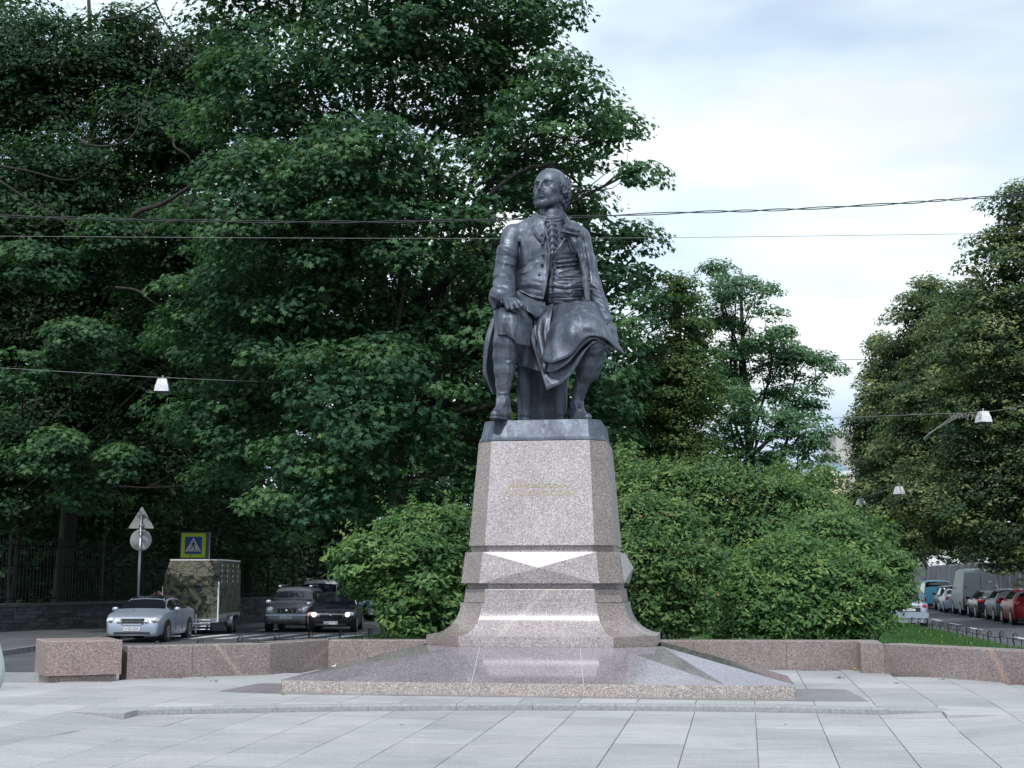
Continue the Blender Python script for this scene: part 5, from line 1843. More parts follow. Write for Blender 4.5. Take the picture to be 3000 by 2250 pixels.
# --- the large maple of the median, right behind the monument
L1 = [(1150, 120, 330), (820, 300, 300), (1430, 130, 230), (1560, 20, 150), (1640, 330, 190), (1790, 400, 105), (1850, 505, 80), (1500, 470, 190),
      (1030, 520, 260), (760, 620, 250), (1330, 640, 170), (1180, 950, 280), (860, 950, 290), (1080, 1230, 300), (1560, 880, 190), (1780, 780, 140),
      (1850, 700, 80), (1640, 1080, 210), (1790, 1000, 130), (720, 1180, 240), (1180, -250, 330), (800, -100, 300), (1480, 1280, 230), (1420, 960, 170),
      (1700, 620, 90), (1700, 1250, 160), (920, 1400, 190), (640, 900, 190), (1000, 760, 200), (1880, 810, 80), (1905, 910, 80), (1890, 1030, 100), (1350, 350, 150), (1260, 520, 120), (1470, 320, 110), (1200, 720, 130), (1430, 780, 120)]
b_ = gnd(1120, 1850, GZ)
b_ = (at(1230, 1860, 42.5)[0], 42.5, GZ)
r, n = tree('maple_tree', 'huge broad maple filling the sky behind and left of the statue', 'trees on the median', b_, at(1060, -250, 43), 0.36,
            px_lobes(L1, 41.0, dy=2.6), 80000, 0.90, 0.185, STAR, LM['maple'], inner=28000,
            extra_limbs=[([at(1380, 640, 40), at(1450, 560, 39.5), at(1530, 500, 39.2), at(1620, 490, 39), at(1700, 540, 39)], 0.10, 0.03),
                         ([at(1620, 490, 39), at(1650, 455, 39), at(1690, 440, 39)], 0.05, 0.02)])
tot += n
# --- tall trees of the park on the left, behind the fence
L2 = [(80, 250, 260), (350, 180, 200), (150, 620, 280), (480, 420, 230), (250, 900, 280), (560, 760, 220), (-60, 900, 260), (480, 1080, 230), (180, 1240, 240), (420, 1360, 160), (-40, 1380, 200), (620, 1330, 170), (620, 200, 170)]
bx2 = at(350, 1800, 54)
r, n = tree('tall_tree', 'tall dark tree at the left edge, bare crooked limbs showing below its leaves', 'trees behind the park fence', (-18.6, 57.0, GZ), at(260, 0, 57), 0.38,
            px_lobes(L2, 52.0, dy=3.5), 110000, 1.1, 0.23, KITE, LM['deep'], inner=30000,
            extra_limbs=[([at(380, 700, 47), at(475, 664, 46.5), at(542, 630, 46.3), at(576, 556, 46.2), at(640, 500, 46.4)], 0.144, 0.042),
                         ([at(370, 690, 47), at(400, 625, 46.5), at(475, 597, 46.2), at(563, 542, 46), at(620, 505, 46.2)], 0.122, 0.035),
                         ([at(230, 405, 46), at(262, 425, 45.6), at(325, 427, 45.5), at(385, 402, 45.4), at(413, 346, 45.4), at(434, 271, 45.6), at(450, 200, 46)], 0.061, 0.014),
                         ([at(262, 425, 45.6), at(250, 380, 45.5), at(262, 350, 45.5)], 0.036, 0.010), ([at(262, 425, 45.6), at(290, 365, 45.4), at(350, 280, 45.4)], 0.032, 0.008),
                         ([at(-40, 480, 46), at(80, 500, 45.6), at(210, 527, 45.5), at(300, 470, 45.6)], 0.050, 0.010),
                         ([at(0, 530, 45.6), at(90, 590, 45.5), at(200, 660, 45.5), at(320, 745, 45.8)], 0.043, 0.007),
                         ([at(340, 842, 46), at(400, 850, 45.5), at(440, 880, 45.4), at(480, 905, 45.6)], 0.050, 0.021),
                         ([at(430, -60, 46), at(470, 40, 46), at(520, 130, 46), at(560, 260, 46.5)], 0.043, 0.014), ([at(470, 40, 46), at(430, 110, 46), at(410, 200, 46)], 0.022, 0.004), ([at(520, 130, 46), at(500, 190, 46), at(460, 250, 46)], 0.022, 0.004), ([at(490, 80, 46), at(545, 60, 46), at(600, 10, 46)], 0.022, 0.004),
                         ([at(560, 260, 46.5), at(540, 180, 46), at(545, 90, 46), at(520, 20, 46)], 0.022, 0.004), ([at(300, 60, 46), at(380, 45, 46), at(450, 10, 46), at(500, -40, 46)], 0.050, 0.014), ([at(380, 45, 46), at(430, 70, 46), at(470, 120, 46), at(480, 190, 46)], 0.018, 0.003),
                         ([at(510, 395, 46), at(512, 430, 45.6), at(556, 465, 45.5), at(555, 540, 45.8)], 0.043, 0.021)], bm=bark)
tot += n
L3 = [(900, 1000, 300), (1300, 1100, 300), (1250, 1400, 260), (800, 1380, 260), (1000, 600, 260), (600, 1100, 260), (1500, 1350, 220), (700, 500, 220)]
bx3 = at(900, 1800, 68)
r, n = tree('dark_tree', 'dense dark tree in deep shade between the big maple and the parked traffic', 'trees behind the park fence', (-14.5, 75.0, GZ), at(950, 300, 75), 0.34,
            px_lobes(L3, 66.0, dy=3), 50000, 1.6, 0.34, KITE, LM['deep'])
tot += n
L4 = [(-150, 500, 350), (100, 900, 350), (450, 1250, 320), (150, 1450, 260), (600, 700, 200), (-200, 1200, 350), (700, 1500, 220), (350, 500, 130), (-100, 100, 300)]
bx4 = at(100, 1800, 68)
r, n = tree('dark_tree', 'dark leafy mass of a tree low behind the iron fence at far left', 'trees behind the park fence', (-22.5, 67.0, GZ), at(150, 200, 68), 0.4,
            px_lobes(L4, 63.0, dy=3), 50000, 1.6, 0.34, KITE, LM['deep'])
tot += n
# overhanging lower boughs of the left pavement, fresh green
L5 = [(250, 1440, 100), (360, 1350, 80), (560, 1230, 90), (150, 1330, 110), (250, 1000, 120), (330, 700, 110), (100, 780, 120), (540, 1000, 90), (640, 1400, 90), (60, 1080, 110)]
bx5 = at(120, 1790, 50)
r, n = tree('young_maple', 'slender maple with fresh green boughs over the left pavement and road signs', 'trees behind the park fence', (-19.2, 53.0, GZ), at(220, 600, 51), 0.12,
            px_lobes(L5, 46.0, dy=1.5, flat=0.6), 15000, 0.7, 0.19, STAR, LM['maple'])
tot += n
# far screen of park trees, deep shade
for k, (x_, Y_, w_) in enumerate([(-300, 92, 500), (300, 96, 480), (850, 98, 480), (1350, 95, 420), (1750, 104, 330)]):
    L6 = [(x_ + RNG.uniform(-w_, w_) * 0.6, y_, w_ * 0.55) for y_ in (650, 900, 1150, 1400, 1600)] + [(x_ - w_ * 0.4, 1620, w_ * 0.4), (x_ + w_ * 0.4, 1620, w_ * 0.4)]
    if k == 4: L6 = [(x_, y_, w_ * 0.5) for y_ in (1250, 1450, 1600)]
    bb = at(x_, 1750, Y_)
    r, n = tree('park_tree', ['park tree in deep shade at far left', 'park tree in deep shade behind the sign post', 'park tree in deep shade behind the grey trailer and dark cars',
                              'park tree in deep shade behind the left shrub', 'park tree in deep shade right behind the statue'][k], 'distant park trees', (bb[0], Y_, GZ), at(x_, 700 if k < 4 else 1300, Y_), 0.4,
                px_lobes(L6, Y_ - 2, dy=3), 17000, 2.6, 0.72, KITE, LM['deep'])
    tot += n
# --- olive and ash trees right of the statue
r, n = tree('olive_tree', 'yellowish green small tree between the maple and the tall ash', 'trees on the median', (at(2010, 1800, 44)[0], 44.0, GZ), at(1990, 850, 44), 0.16,
            px_lobes([(1985, 900, 75), (2020, 1010, 95), (1960, 1130, 130), (2060, 1180, 90), (1930, 1290, 130), (2030, 1340, 110), (1990, 855, 60), (1880, 1150, 110), (1900, 1430, 110)], 43.0, dy=1.2), 38000, 0.5, 0.125, KITE, LM['olive'], inner=6000)
tot += n
LA = [(2110, 800, 45), (2150, 850, 75), (2090, 900, 75), (2215, 860, 55), (2240, 960, 75), (2110, 1010, 110), (2290, 1040, 75), (2200, 1100, 130), (2360, 1060, 70), (2420, 1080, 45),
      (2330, 1150, 80), (2100, 1180, 120), (2240, 1250, 120), (2370, 1250, 70), (2150, 1370, 120), (2320, 1370, 80), (2200, 1480, 110), (2060, 1450, 90), (2395, 1440, 42), (2410, 1350, 26), (2370, 1310, 45), (2330, 1480, 60)]
r, n = tree('ash_tree', 'tall airy ash with feathery leaves right of the statue, sky showing through', 'trees on the median', (at(2230, 1800, 47)[0], 47.0, GZ), at(2170, 830, 47), 0.24,
            px_lobes(LA, 46.5, dy=1.4), 36000, 0.52, 0.165, LANCE, LM['ash'], flat=0.34)
tot += n
# --- lindens along the right side of the right road
for k, (Y_, xs, lab) in enumerate([
    (60, [(2990, 620, 110), (2960, 800, 150), (3080, 700, 170), (2900, 1000, 170), (3050, 1000, 220), (2860, 1220, 180), (3030, 1280, 220), (2840, 1440, 150), (2990, 1500, 190), (3120, 1450, 200), (2900, 730, 70), (2930, 1600, 90), (3060, 1620, 110)],
     'tall broad linden at the right edge with pale flower tufts and dark lower boughs'),
    (74, [(2830, 880, 90), (2800, 1000, 130), (2760, 1150, 150), (2880, 1100, 150), (2720, 1300, 140), (2840, 1350, 160), (2700, 1450, 110), (2860, 1550, 100), (2760, 1540, 90)],
     'dense linden leaning over the parked cars, second from the right edge'),
    (88, [(2720, 860, 60), (2690, 930, 80), (2660, 1050, 100), (2640, 1180, 110), (2700, 1250, 110), (2630, 1340, 100), (2640, 1470, 90), (2700, 1560, 80), (2760, 900, 50)],
     'rounded linden behind the white hanging lamps, middle of the right row'),
    (104, [(2585, 1020, 50), (2570, 1110, 65), (2555, 1200, 70), (2570, 1290, 90), (2560, 1370, 60), (2560, 1460, 80), (2620, 1560, 70)],
     'paler linden farther down the right road, next to the sky gap'),
    (125, [(2515, 1335, 26), (2540, 1290, 35), (2545, 1370, 40), (2510, 1480, 40), (2560, 1420, 45), (2540, 1530, 60), (2480, 1540, 50)],
     'farthest small linden beside the pale building in the gap')]):
    bx_ = at(xs[3][0] + 60 + [420, 260, 200, 120, 60][k], 1750, Y_)
    r, n = tree('linden_tree', lab, 'lindens along the right road', (16.4 + 0.17 * Y_ + 2.2, float(Y_), -0.6), at(xs[2][0] + 60, xs[0][1] + 150, Y_), 0.28,
                px_lobes(xs, Y_ - 3, dy=1.5), [70000, 52000, 36000, 22000, 10000][k], 0.75 * (Y_ / 60) ** 0.6, 0.18 * (Y_ / 60) ** 0.75, KITE, LM['linden'], inner=[14000, 9000, 6000, 3000, 1000][k])
    tot += n
# far trees closing the view along the right road
r, n = tree('far_tree', 'distant tree closing the right road below the lamps', 'distant park trees', (at(2620, 1700, 150)[0], 150.0, -0.6), at(2620, 1500, 150), 0.3,
            px_lobes([(2560, 1600, 60), (2620, 1590, 70), (2680, 1600, 70), (2600, 1660, 50), (2500, 1620, 60), (2740, 1620, 60), (2800, 1600, 70), (2870, 1620, 60)], 150, dy=1), 6000, 1.6, 0.5, KITE, LM['deep'])
tot += n


# --- shrubs behind the low wall
def shrub(label, base, lobes, size, N, pr, lm, tpl=LANCE, stems=8, group='shrubs behind the granite wall', tips=0.0, dens=1.0):
    global tot
    root = tag(empty('shrub', base), label, 'shrub', group)
    st = MB(); inv = Vector(base)
    for k in range(stems):
        c_, r_ = lobes[k % len(lobes)]
        e_ = Vector(c_) - inv + Vector((random.uniform(-1, 1) * r_[0], random.uniform(-1, 1) * r_[1], random.uniform(-0.2, 0.8) * r_[2])) * 0.8
        s_ = Vector((random.uniform(-0.5, 0.5), random.uniform(-0.4, 0.4), -0.1))
        P = limb_pts(s_, e_, 0.12, 8)
        st.tube([tuple(p) for p in P], [0.028 * (1 - 0.8 * i / 7) for i in range(8)], 5)
    st.build('stem', bark2, root, True)
    pads = lobe_pads(lobes, N, pr * 1.15, 0.4, 40, 0.24)
    C, Nn, Sz, Tn = pads_to_leaves(pads, N, size, 0.85, 0.42, jit=0.42)
    # upright sprays on top
    ex = []
    for c_, r_ in lobes:
        for q in range(int(36 * r_[0])):
            d = RNG.normal(size=3); d[2] = abs(d[2]) + 0.3; d[1] -= 0.3; d /= np.linalg.norm(d)
            p0 = np.array(c_) + d * np.array(r_) * 0.95
            g = d * 0.8 + np.array([RNG.normal() * 0.3, 0, 0.55]); g /= np.linalg.norm(g)
            ln = RNG.uniform(0.15, 0.55)
            for t in np.linspace(0, 1, 9):
                ex.append((p0 + g * ln * t - np.array([0, 0, 0.10 * t * t]) + RNG.normal(0, 0.012, 3), d + RNG.normal(0, 0.5, 3), size * RNG.uniform(0.6, 1.0) * (1.15 - 0.5 * t), np.clip(0.62 + tips * t + 0.1 * RNG.normal(), 0, 1)))
    C = np.vstack([C, np.array([e_[0] for e_ in ex])]); Nn = np.vstack([Nn, np.array([e_[1] for e_ in ex])])
    Sz = np.concatenate([Sz, np.array([e_[2] for e_ in ex])]); Tn = np.concatenate([Tn, np.array([e_[3] for e_ in ex])])
    leaves('foliage', C - np.array(base), Nn, Sz, tpl, lm, root, Tn, droop=0.25)
    Ci, Ni = [], []
    vol = sum(r_[0] * r_[1] * r_[2] for _, r_ in lobes)
    for c_, r_ in lobes:
        k = int(5000 * r_[0] * r_[1] * r_[2] / vol) + 3
        d = RNG.normal(size=(k, 3)); d /= np.linalg.norm(d, axis=1, keepdims=True)
        Ci.append(np.array(c_) + d * np.array(r_) * RNG.uniform(0.1, 0.82, (k, 1)))
        Ni.append(RNG.normal(size=(k, 3)) + np.array([0, -0.4, 0.5]))
    Ci = np.concatenate(Ci); Ni = np.concatenate(Ni)
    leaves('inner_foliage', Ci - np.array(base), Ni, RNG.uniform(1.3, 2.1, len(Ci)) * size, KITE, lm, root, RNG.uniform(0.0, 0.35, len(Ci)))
    tot += len(C)
    return root


def lob(L_, Y):
    return [(at(x_, y_, Y + o_), (r_ * Y / F_PX, r_ * Y / F_PX * 0.85, r_ * Y / F_PX * 0.9)) for x_, y_, r_, o_ in L_]


shrub('bushy green shrub with drooping pointed leaves, left of the pedestal', (at(1230, 1850, 22.6)[0], 22.6, -0.05),
      lob([(1190, 1570, 75, 0), (1310, 1560, 85, 0), (1100, 1640, 90, -0.2), (1230, 1650, 110, -0.3), (1350, 1680, 110, 0), (1075, 1700, 50, -0.2), (1185, 1775, 72, -0.4), (1280, 1770, 90, -0.2), (1230, 1530, 40, 0), (1010, 1640, 32, 0), (1390, 1560, 60, 0.3), (1200, 1835, 40, -0.5)], 22.4),
      0.125, 21000, 0.24, LM['shrub'], stems=12)
# its bare forked stem
fk = MB()
p0, p1, p2, p3 = at(1300, 1862, 22), at(1298, 1795, 21.9), at(1322, 1765, 21.9), at(1334, 1745, 21.9)
fk.tube([p0, p1], [0.030, 0.024], 6); fk.tube([p1, p2, p3, at(1335, 1700, 22)], [0.022, 0.02, 0.018, 0.012], 6); fk.tube([p1, at(1278, 1780, 21.9), at(1270, 1772, 21.9)], [0.014, 0.010, 0.006], 5)
fk.tube([at(1262, 1868, 22), at(1250, 1820, 22.2), at(1225, 1790, 22.4)], [0.028, 0.024, 0.015], 6); fk.tube([at(1212, 1868, 22), at(1215, 1830, 22.2)], [0.026, 0.02], 6)
_root = [o for o in COL.objects if o.name.startswith('shrub') and o.parent is None][0]
_o = fk.build('stem', bark2, None, True); _o.parent = _root; _o.matrix_parent_inverse = Matrix.Translation(-Vector(_root.location))
shrub('rounded shrub with reddish tips close to the right side of the pedestal', (at(1930, 1850, 23.2)[0], 23.2, -0.05),
      lob([(1870, 1530, 90, 0.2), (1960, 1530, 80, 0.1), (1900, 1650, 120, -0.3), (2010, 1640, 100, 0), (1880, 1770, 100, -0.3), (2000, 1760, 100, -0.2), (2060, 1700, 60, 0), (1830, 1640, 60, 0)], 23.0),
      0.095, 22000, 0.23, LM['shrub2'], tips=0.28)
shrub('low spreading shrub with blue-green leaves at the wall, right of the reddish one', (at(2230, 1850, 24.0)[0], 24.0, -0.05),
      lob([(2180, 1720, 90, 0), (2290, 1690, 100, 0), (2400, 1700, 100, 0), (2500, 1720, 90, 0), (2150, 1800, 70, -0.2), (2260, 1790, 90, -0.3), (2380, 1800, 90, -0.2), (2500, 1800, 80, -0.2), (2580, 1760, 55, 0), (2230, 1640, 60, 0.3), (2340, 1620, 60, 0.3)], 24.2),
      0.110, 26000, 0.25, LM['shrub'])
shrub('tall fresh green shrub at the right end of the shrubbery by the lawn', (at(2500, 1830, 27.5)[0], 27.5, -0.15),
      lob([(2400, 1590, 90, 0), (2490, 1610, 85, 0), (2570, 1670, 80, 0), (2620, 1720, 55, 0), (2450, 1690, 100, -0.2), (2330, 1640, 90, 0), (2540, 1770, 75, -0.2), (2630, 1650, 36, 0), (2440, 1545, 50, 0)], 27.5),
      0.120, 22000, 0.30, LM['shrub'])
shrub('long high hedge-like shrub rising behind the others under the ash tree', (at(2150, 1800, 31.0)[0], 31.0, -0.3),
      lob([(1860, 1440, 90, 0), (1960, 1420, 80, 0), (2070, 1420, 80, 0), (2180, 1440, 80, 0), (2290, 1475, 80, 0), (2380, 1500, 75, 0.2), (2480, 1550, 65, 0.2), (2450, 1500, 45, 0.8), (1900, 1530, 100, 0), (2080, 1520, 110, 0), (2220, 1550, 110, 0), (2330, 1580, 100, 0), (2100, 1640, 120, 0), (2560, 1560, 50, 0.5), (1840, 1350, 50, 1), (2300, 1400, 50, 1), (2400, 1420, 60, 1.5)], 31.0),
      0.125, 30000, 0.33, LM['shrub2'], tips=0.25)
shrub('dark shrub filling in behind the left shrub beside the pedestal', (at(1400, 1840, 27)[0], 27.0, -0.2),
      lob([(1330, 1700, 110, 0), (1450, 1650, 120, 0), (1430, 1780, 100, 0), (1240, 1760, 90, 0)], 27.0),
      0.10, 14000, 0.38, LM['shrub'])
print('LEAVES', tot)
# ================================================================ PARK WALL, RAILINGS, SIGNS, LAMPS, WIRES, BUILDINGS
def along(xf, y0, y1, step):
    """points along a plan line x = xf(y) at equal spacing"""
    out = []; y = y0; last = None; acc = 0
    n = int((y1 - y0) / 0.05)
    px_, py_ = xf(y0), y0
    out.append((px_, py_)); d = 0
    for i in range(1, n + 1):
        y = y0 + (y1 - y0) * i / n; x = xf(y)
        d += math.hypot(x - px_, y - py_)
        px_, py_ = x, y
        if d >= step:
            out.append((x, y)); d = 0
    return out


ZP = -0.59    # pavement level
pw = tag(empty('park_wall'), 'old low wall of rough grey stone blocks along the left pavement', 'wall')
stone_m = []
for k, (a, b) in enumerate((((0.075, 0.08, 0.09), (0.12, 0.13, 0.145)), ((0.10, 0.105, 0.115), (0.17, 0.18, 0.195)), ((0.06, 0.065, 0.07), (0.10, 0.105, 0.115)))):
    stone_m.append(noisy('wall_stone_%s' % 'abc'[k], a, b, 5 + k, 0.95, bstr=0.8, bdist=0.04))
P = along(wall_x, 24, 130, 2.0)
mb = MB()
for (a, b) in zip(P, P[1:]):
    d = Vector((b[0] - a[0], b[1] - a[1], 0)).normalized(); n = Vector((-d.y, d.x, 0))
    q = [(a[0], a[1]), (b[0], b[1]), (b[0] + n.x * 0.5, b[1] + n.y * 0.5), (a[0] + n.x * 0.5, a[1] + n.y * 0.5)]
    mb.add([(x, y, -0.9) for x, y in q] + [(x, y, ZP + 0.86) for x, y in q], [(4, 5, 6, 7), (0, 1, 5, 4), (1, 2, 6, 5), (2, 3, 7, 6), (3, 0, 4, 7)])
mb.build('wall_core', stone_m[2], pw)
mb = MB()
for (a, b) in zip(P, P[1:]):
    d = Vector((b[0] - a[0], b[1] - a[1], 0)).normalized(); n = Vector((-d.y, d.x, 0))
    q = [(a[0] - n.x * 0.1, a[1] - n.y * 0.1), (b[0] - n.x * 0.1, b[1] - n.y * 0.1), (b[0] + n.x * 0.55, b[1] + n.y * 0.55), (a[0] + n.x * 0.55, a[1] + n.y * 0.55)]
    mb.add([(x, y, ZP + 0.865) for x, y in q] + [(x, y, ZP + 0.98) for x, y in q], [(3, 2, 1, 0), (4, 5, 6, 7), (0, 1, 5, 4), (1, 2, 6, 5), (2, 3, 7, 6), (3, 0, 4, 7)])
mb.build('coping', stone_m[0], pw)
cntw = 0
for row in range(6):
    y = 45.5 + random.uniform(0, 0.4)
    z0 = ZP + 0.005 + row * 0.143
    while y < 71 and cntw < 290:
        ln = random.uniform(0.35, 0.85)
        a = (wall_x(y), y); b = (wall_x(y + ln), y + ln)
        y += ln + 0.015
        d = Vector((b[0] - a[0], b[1] - a[1], 0)).normalized(); n = Vector((-d.y, d.x, 0))
        o_ = random.uniform(0.02, 0.075)
        q = [(a[0] - n.x * o_ + d.x * .01, a[1] - n.y * o_ + d.y * .01), (b[0] - n.x * (o_ + random.uniform(-.02, .02)), b[1] - n.y * o_), (b[0] + n.x * 0.05, b[1] + n.y * 0.05), (a[0] + n.x * 0.05, a[1] + n.y * 0.05)]
        h = 0.133 + random.uniform(-0.012, 0.004)
        mo('stone', [(x, yy, z0) for x, yy in q] + [(x, yy, z0 + h) for x, yy in q], [(4, 5, 6, 7), (0, 1, 5, 4), (1, 2, 6, 5), (3, 0, 4, 7), (3, 2, 1, 0)], random.choice(stone_m), pw)
        cntw += 1

fence = tag(empty('park_fence'), 'tall black iron railing standing on the old stone wall', 'fence')
fx = lambda y: wall_x(y) - 0.25
Pp = along(fx, 24, 130, 3.0)
for (x, y) in Pp:
    MB().box(x - 0.05, x + 0.05, y - 0.05, y + 0.05, ZP + 0.9, ZP + 3.45).build('post', M['black_iron'], fence)
for z_ in (ZP + 1.15, ZP + 2.35, ZP + 3.1):
    MB().tube([(x, y, z_) for x, y in Pp], 0.025, 4).build('rail', M['black_iron'], fence)
mb = MB()
for (x, y) in along(fx, 24, 130, 0.16):
    mb.box(x - 0.011, x + 0.011, y - 0.011, y + 0.011, ZP + 1.0, ZP + 3.3)
tag(mb.build('bars', M['black_iron'], fence, recalc=False), kind='stuff')

# undergrowth behind the railing: closes the view under the crowns
pads = []
for k in range(1500):
    y = RNG.uniform(58, 112); x = wall_x(y) - RNG.uniform(5.0, 20.0)
    pads.append(((x, y, RNG.uniform(-0.4, 5.5)), RNG.uniform(1.0, 2.0), (0.3, -0.9, 0.1), 0.35))
C, Nn, Sz, Tn = pads_to_leaves(pads, 50000, 0.42, 0.4, 0.8)
tag(leaves('undergrowth', C, Nn, Sz, KITE, LM['deep'], None, Tn), 'dark undergrowth filling the park behind the railing', 'undergrowth', kind='stuff')

# grey boundary wall on the right
rw = tag(empty('boundary_wall'), 'tall grey concrete wall behind the parked cars on the right', 'wall')
cm = noisy('concrete_panel', (0.15, 0.16, 0.185), (0.22, 0.235, 0.265), 1.2, 0.9)
def rwx(y): return 16.4 + 0.17 * y
y = 48.0
while y < 150:
    a = (rwx(y), y); b = (rwx(y + 2.9), y + 2.9)
    mo('panel', [(a[0], a[1], -0.8), (b[0], b[1], -0.8), (b[0] + 0.2, b[1], -0.8), (a[0] + 0.2, a[1], -0.8), (a[0], a[1], 2.4), (b[0], b[1], 2.4), (b[0] + 0.2, b[1], 2.4), (a[0] + 0.2, a[1], 2.4)],
       [(0, 1, 5, 4), (4, 5, 6, 7), (3, 0, 4, 7), (1, 2, 6, 5), (2, 3, 7, 6)], cm, rw)
    x = rwx(y + 3.0)
    MB().box(x - 0.12, x + 0.16, y + 2.9, y + 3.15, -0.8, 2.5).build('pilaster', cm, rw)
    y += 3.15
vs = [(rwx(y_) - 3.0, y_, -0.59) for y_ in (30, 60, 100, 160)] + [(rwx(y_) + 0.1, y_, -0.59) for y_ in (30, 60, 100, 160)]
vs += [(rwx(y_) - 3.0, y_, -0.75) for y_ in (30, 60, 100, 160)]
tag(mo('right_pavement', vs, [(i, i + 1, 5 + i, 4 + i) for i in range(3)] + [(8 + i, 9 + i, i + 1, i) for i in range(3)], noisy('footway_right', (0.08, 0.082, 0.09), (0.12, 0.12, 0.13), 0.7, 0.9)), kind='structure')

# ---------------------------------------------------------------- low lawn fences
def ring_post(parent, x, y, z, ux, uy, first={}):
    if 'me' not in first:
        mb = MB()
        # ring in local x-z plane
        pts = [(0.02 + math.cos(a) * 0.078, 0, 0.255 + math.sin(a) * 0.078) for a in np.linspace(0, 2 * math.pi, 17)]
        mb.tube(pts, 0.011, 5, caps=False)
        mb.tube([(0.02, 0, 0.335), (-0.03, 0, 0.27), (-0.055, 0, 0.18), (-0.03, 0, 0.10), (0.0, 0, -0.05)], [0.010, 0.02, 0.024, 0.02, 0.016], 6)
        mb.tube([(-0.05, 0, 0.19), (0.0, 0, 0.20), (0.03, 0, 0.23), (0.02, 0, 0.26)], 0.013, 5)
        first['me'] = mb.build('ring_post', M['black_iron'], None).data
        o0 = [o for o in COL.objects if o.data == first['me']][0]
        bpy.data.objects.remove(o0)
    o_ = link('ring_post', first['me'], parent)
    o_.location = (x, y, z); o_.rotation_euler = (0, 0, 0.35)
    return o_


def low_fence(label, P, zf, step=1.75, h=0.17, flip=1):
    root = tag(empty('low_fence'), label, 'fence')
    P = [np.array(p, float) for p in P]
    pts = []; carry = 0
    for a, b in zip(P, P[1:]):
        L_ = np.linalg.norm(b - a); u = (b - a) / L_; t = carry
        while t < L_:
            pts.append((a + u * t, u)); t += step / 2
        carry = t - L_
    for i, (p, u) in enumerate(pts):
        z = zf(p[0], p[1])
        if i % 2 == 0: ring_post(root, p[0], p[1], z, u[0] * flip, u[1] * flip)
        else: MB().tube([(p[0], p[1], z - 0.05), (p[0], p[1], z + 0.20)], 0.011, 5).build('post', M['black_iron'], root)
    MB().tube([(p[0], p[1], zf(p[0], p[1]) + h) for p, u in pts], 0.011, 5).build('rail', M['black_iron'], root)
    return root


low_fence('low black iron lawn fence with ring-topped posts, along the right road', [(lawn_r(y_), y_) for y_ in (26, 30, 36, 40, 45, 50, 54, 62)], lambda x, y: -0.60 + 0.06 * (y < 40) , flip=-1)
low_fence('low black iron lawn fence with ring-topped posts, peeping over the wall at left', [(-9.2, 36.0), (-8.5, 37.5), (-6.4, 41.8), (-4.4, 46.0), (-3.9, 52.0)], lambda x, y: -0.66)

# ---------------------------------------------------------------- road signs
sp = at(401, 1850, 49.0)
sg = tag(empty('sign_post', (sp[0], 49.0, -0.6)), 'pole with a triangular and a round road sign seen from behind', 'road sign')
gm = noisy('sign_back', (0.30, 0.31, 0.33), (0.40, 0.41, 0.43), 3, 0.5, bstr=0, metal=0.3)
MB().tube([(0, 0, 0), (0, 0, 4.2)], 0.045, 10).build('pole', M['steel'], sg, True)


def rounded_poly(pts, r, n=5):
    out = []
    k = len(pts)
    for i in range(k):
        p = Vector(pts[i]); a = Vector(pts[i - 1]); b = Vector(pts[(i + 1) % k])
        u = (a - p).normalized(); v = (b - p).normalized()
        for t in range(n + 1):
            s_ = t / n
            q = (p + u * r) * (1 - s_) ** 2 + p * 2 * s_ * (1 - s_) + (p + v * r) * s_ ** 2
            out.append((q.x, q.y))
    return out


def plate(name, poly, y0, y1, m_, parent, zc=0.0):
    n = len(poly)
    vs = [(x, y0, z + zc) for x, z in poly] + [(x, y1, z + zc) for x, z in poly]
    fs = [tuple(range(n)), tuple(range(n, 2 * n))[::-1]] + [(i, (i + 1) % n, n + (i + 1) % n, n + i) for i in range(n)]
    o_ = mo(name, vs, fs, m_, parent)
    bm = bmesh.new(); bm.from_mesh(o_.data); bmesh.ops.recalc_face_normals(bm, faces=bm.faces); bm.to_mesh(o_.data); bm.free()
    return o_


tz = at(401, 1548, 49)[2] + 0.6
plate('triangle_sign', rounded_poly([(-0.47, 0), (0.47, 0), (0, 0.80)], 0.06), 0.05, 0.06, gm, sg, tz)
cz = at(401, 1582, 49)[2] + 0.6
plate('round_sign', [(math.cos(a) * 0.385, math.sin(a) * 0.385) for a in np.linspace(0, 2 * math.pi, 33)[:-1]], 0.05, 0.06, gm, sg, cz)
for z_ in (tz + 0.1, tz + 0.5, cz - 0.3, cz + 0.3):
    MB().box(-0.10, 0.10, -0.055, 0.05, z_ - 0.02, z_ + 0.02).build('clamp', M['steel'], sg)

pp_ = at(604, 1850, 55.5)
ps = tag(empty('crossing_sign', (pp_[0], 55.5, -0.6)), 'blue pedestrian crossing sign with fluorescent yellow border above the trailer', 'road sign')
MB().tube([(0, 0, 0), (0, 0, 1.236 + 0.6 + (1700 - 1558) / 74.0)], 0.05, 10).build('pole', M['steel'], ps, True)
sx_, sz_ = (561 - 604) * 55.5 / 4000, 1.236 + 0.6 + (1700 - 1597) / 74.0
plate('backing', [(sx_ - 0.53, -0.53), (0.0, -0.53), (0.0, 0.53), (sx_ - 0.53, 0.53)], -0.10, -0.07, mat('sign_backing', (0.10, 0.13, 0.22), 0.5), ps, sz_)
sq = lambda h_: rounded_poly([(sx_ - h_, -h_), (sx_ + h_, -h_), (sx_ + h_, h_), (sx_ - h_, h_)], 0.05)
plate('yellow_border', sq(0.49), -0.125, -0.105, mat('fluorescent_yellow', (0.62, 0.85, 0.02), 0.5), ps, sz_)
plate('blue_field', sq(0.345), -0.131, -0.127, mat('sign_blue', (0.01, 0.07, 0.42), 0.4), ps, sz_)
plate('white_triangle', [(sx_ - 0.32, -0.24), (sx_ + 0.32, -0.24), (sx_, 0.31)], -0.136, -0.133, M['white_paint'], ps, sz_)
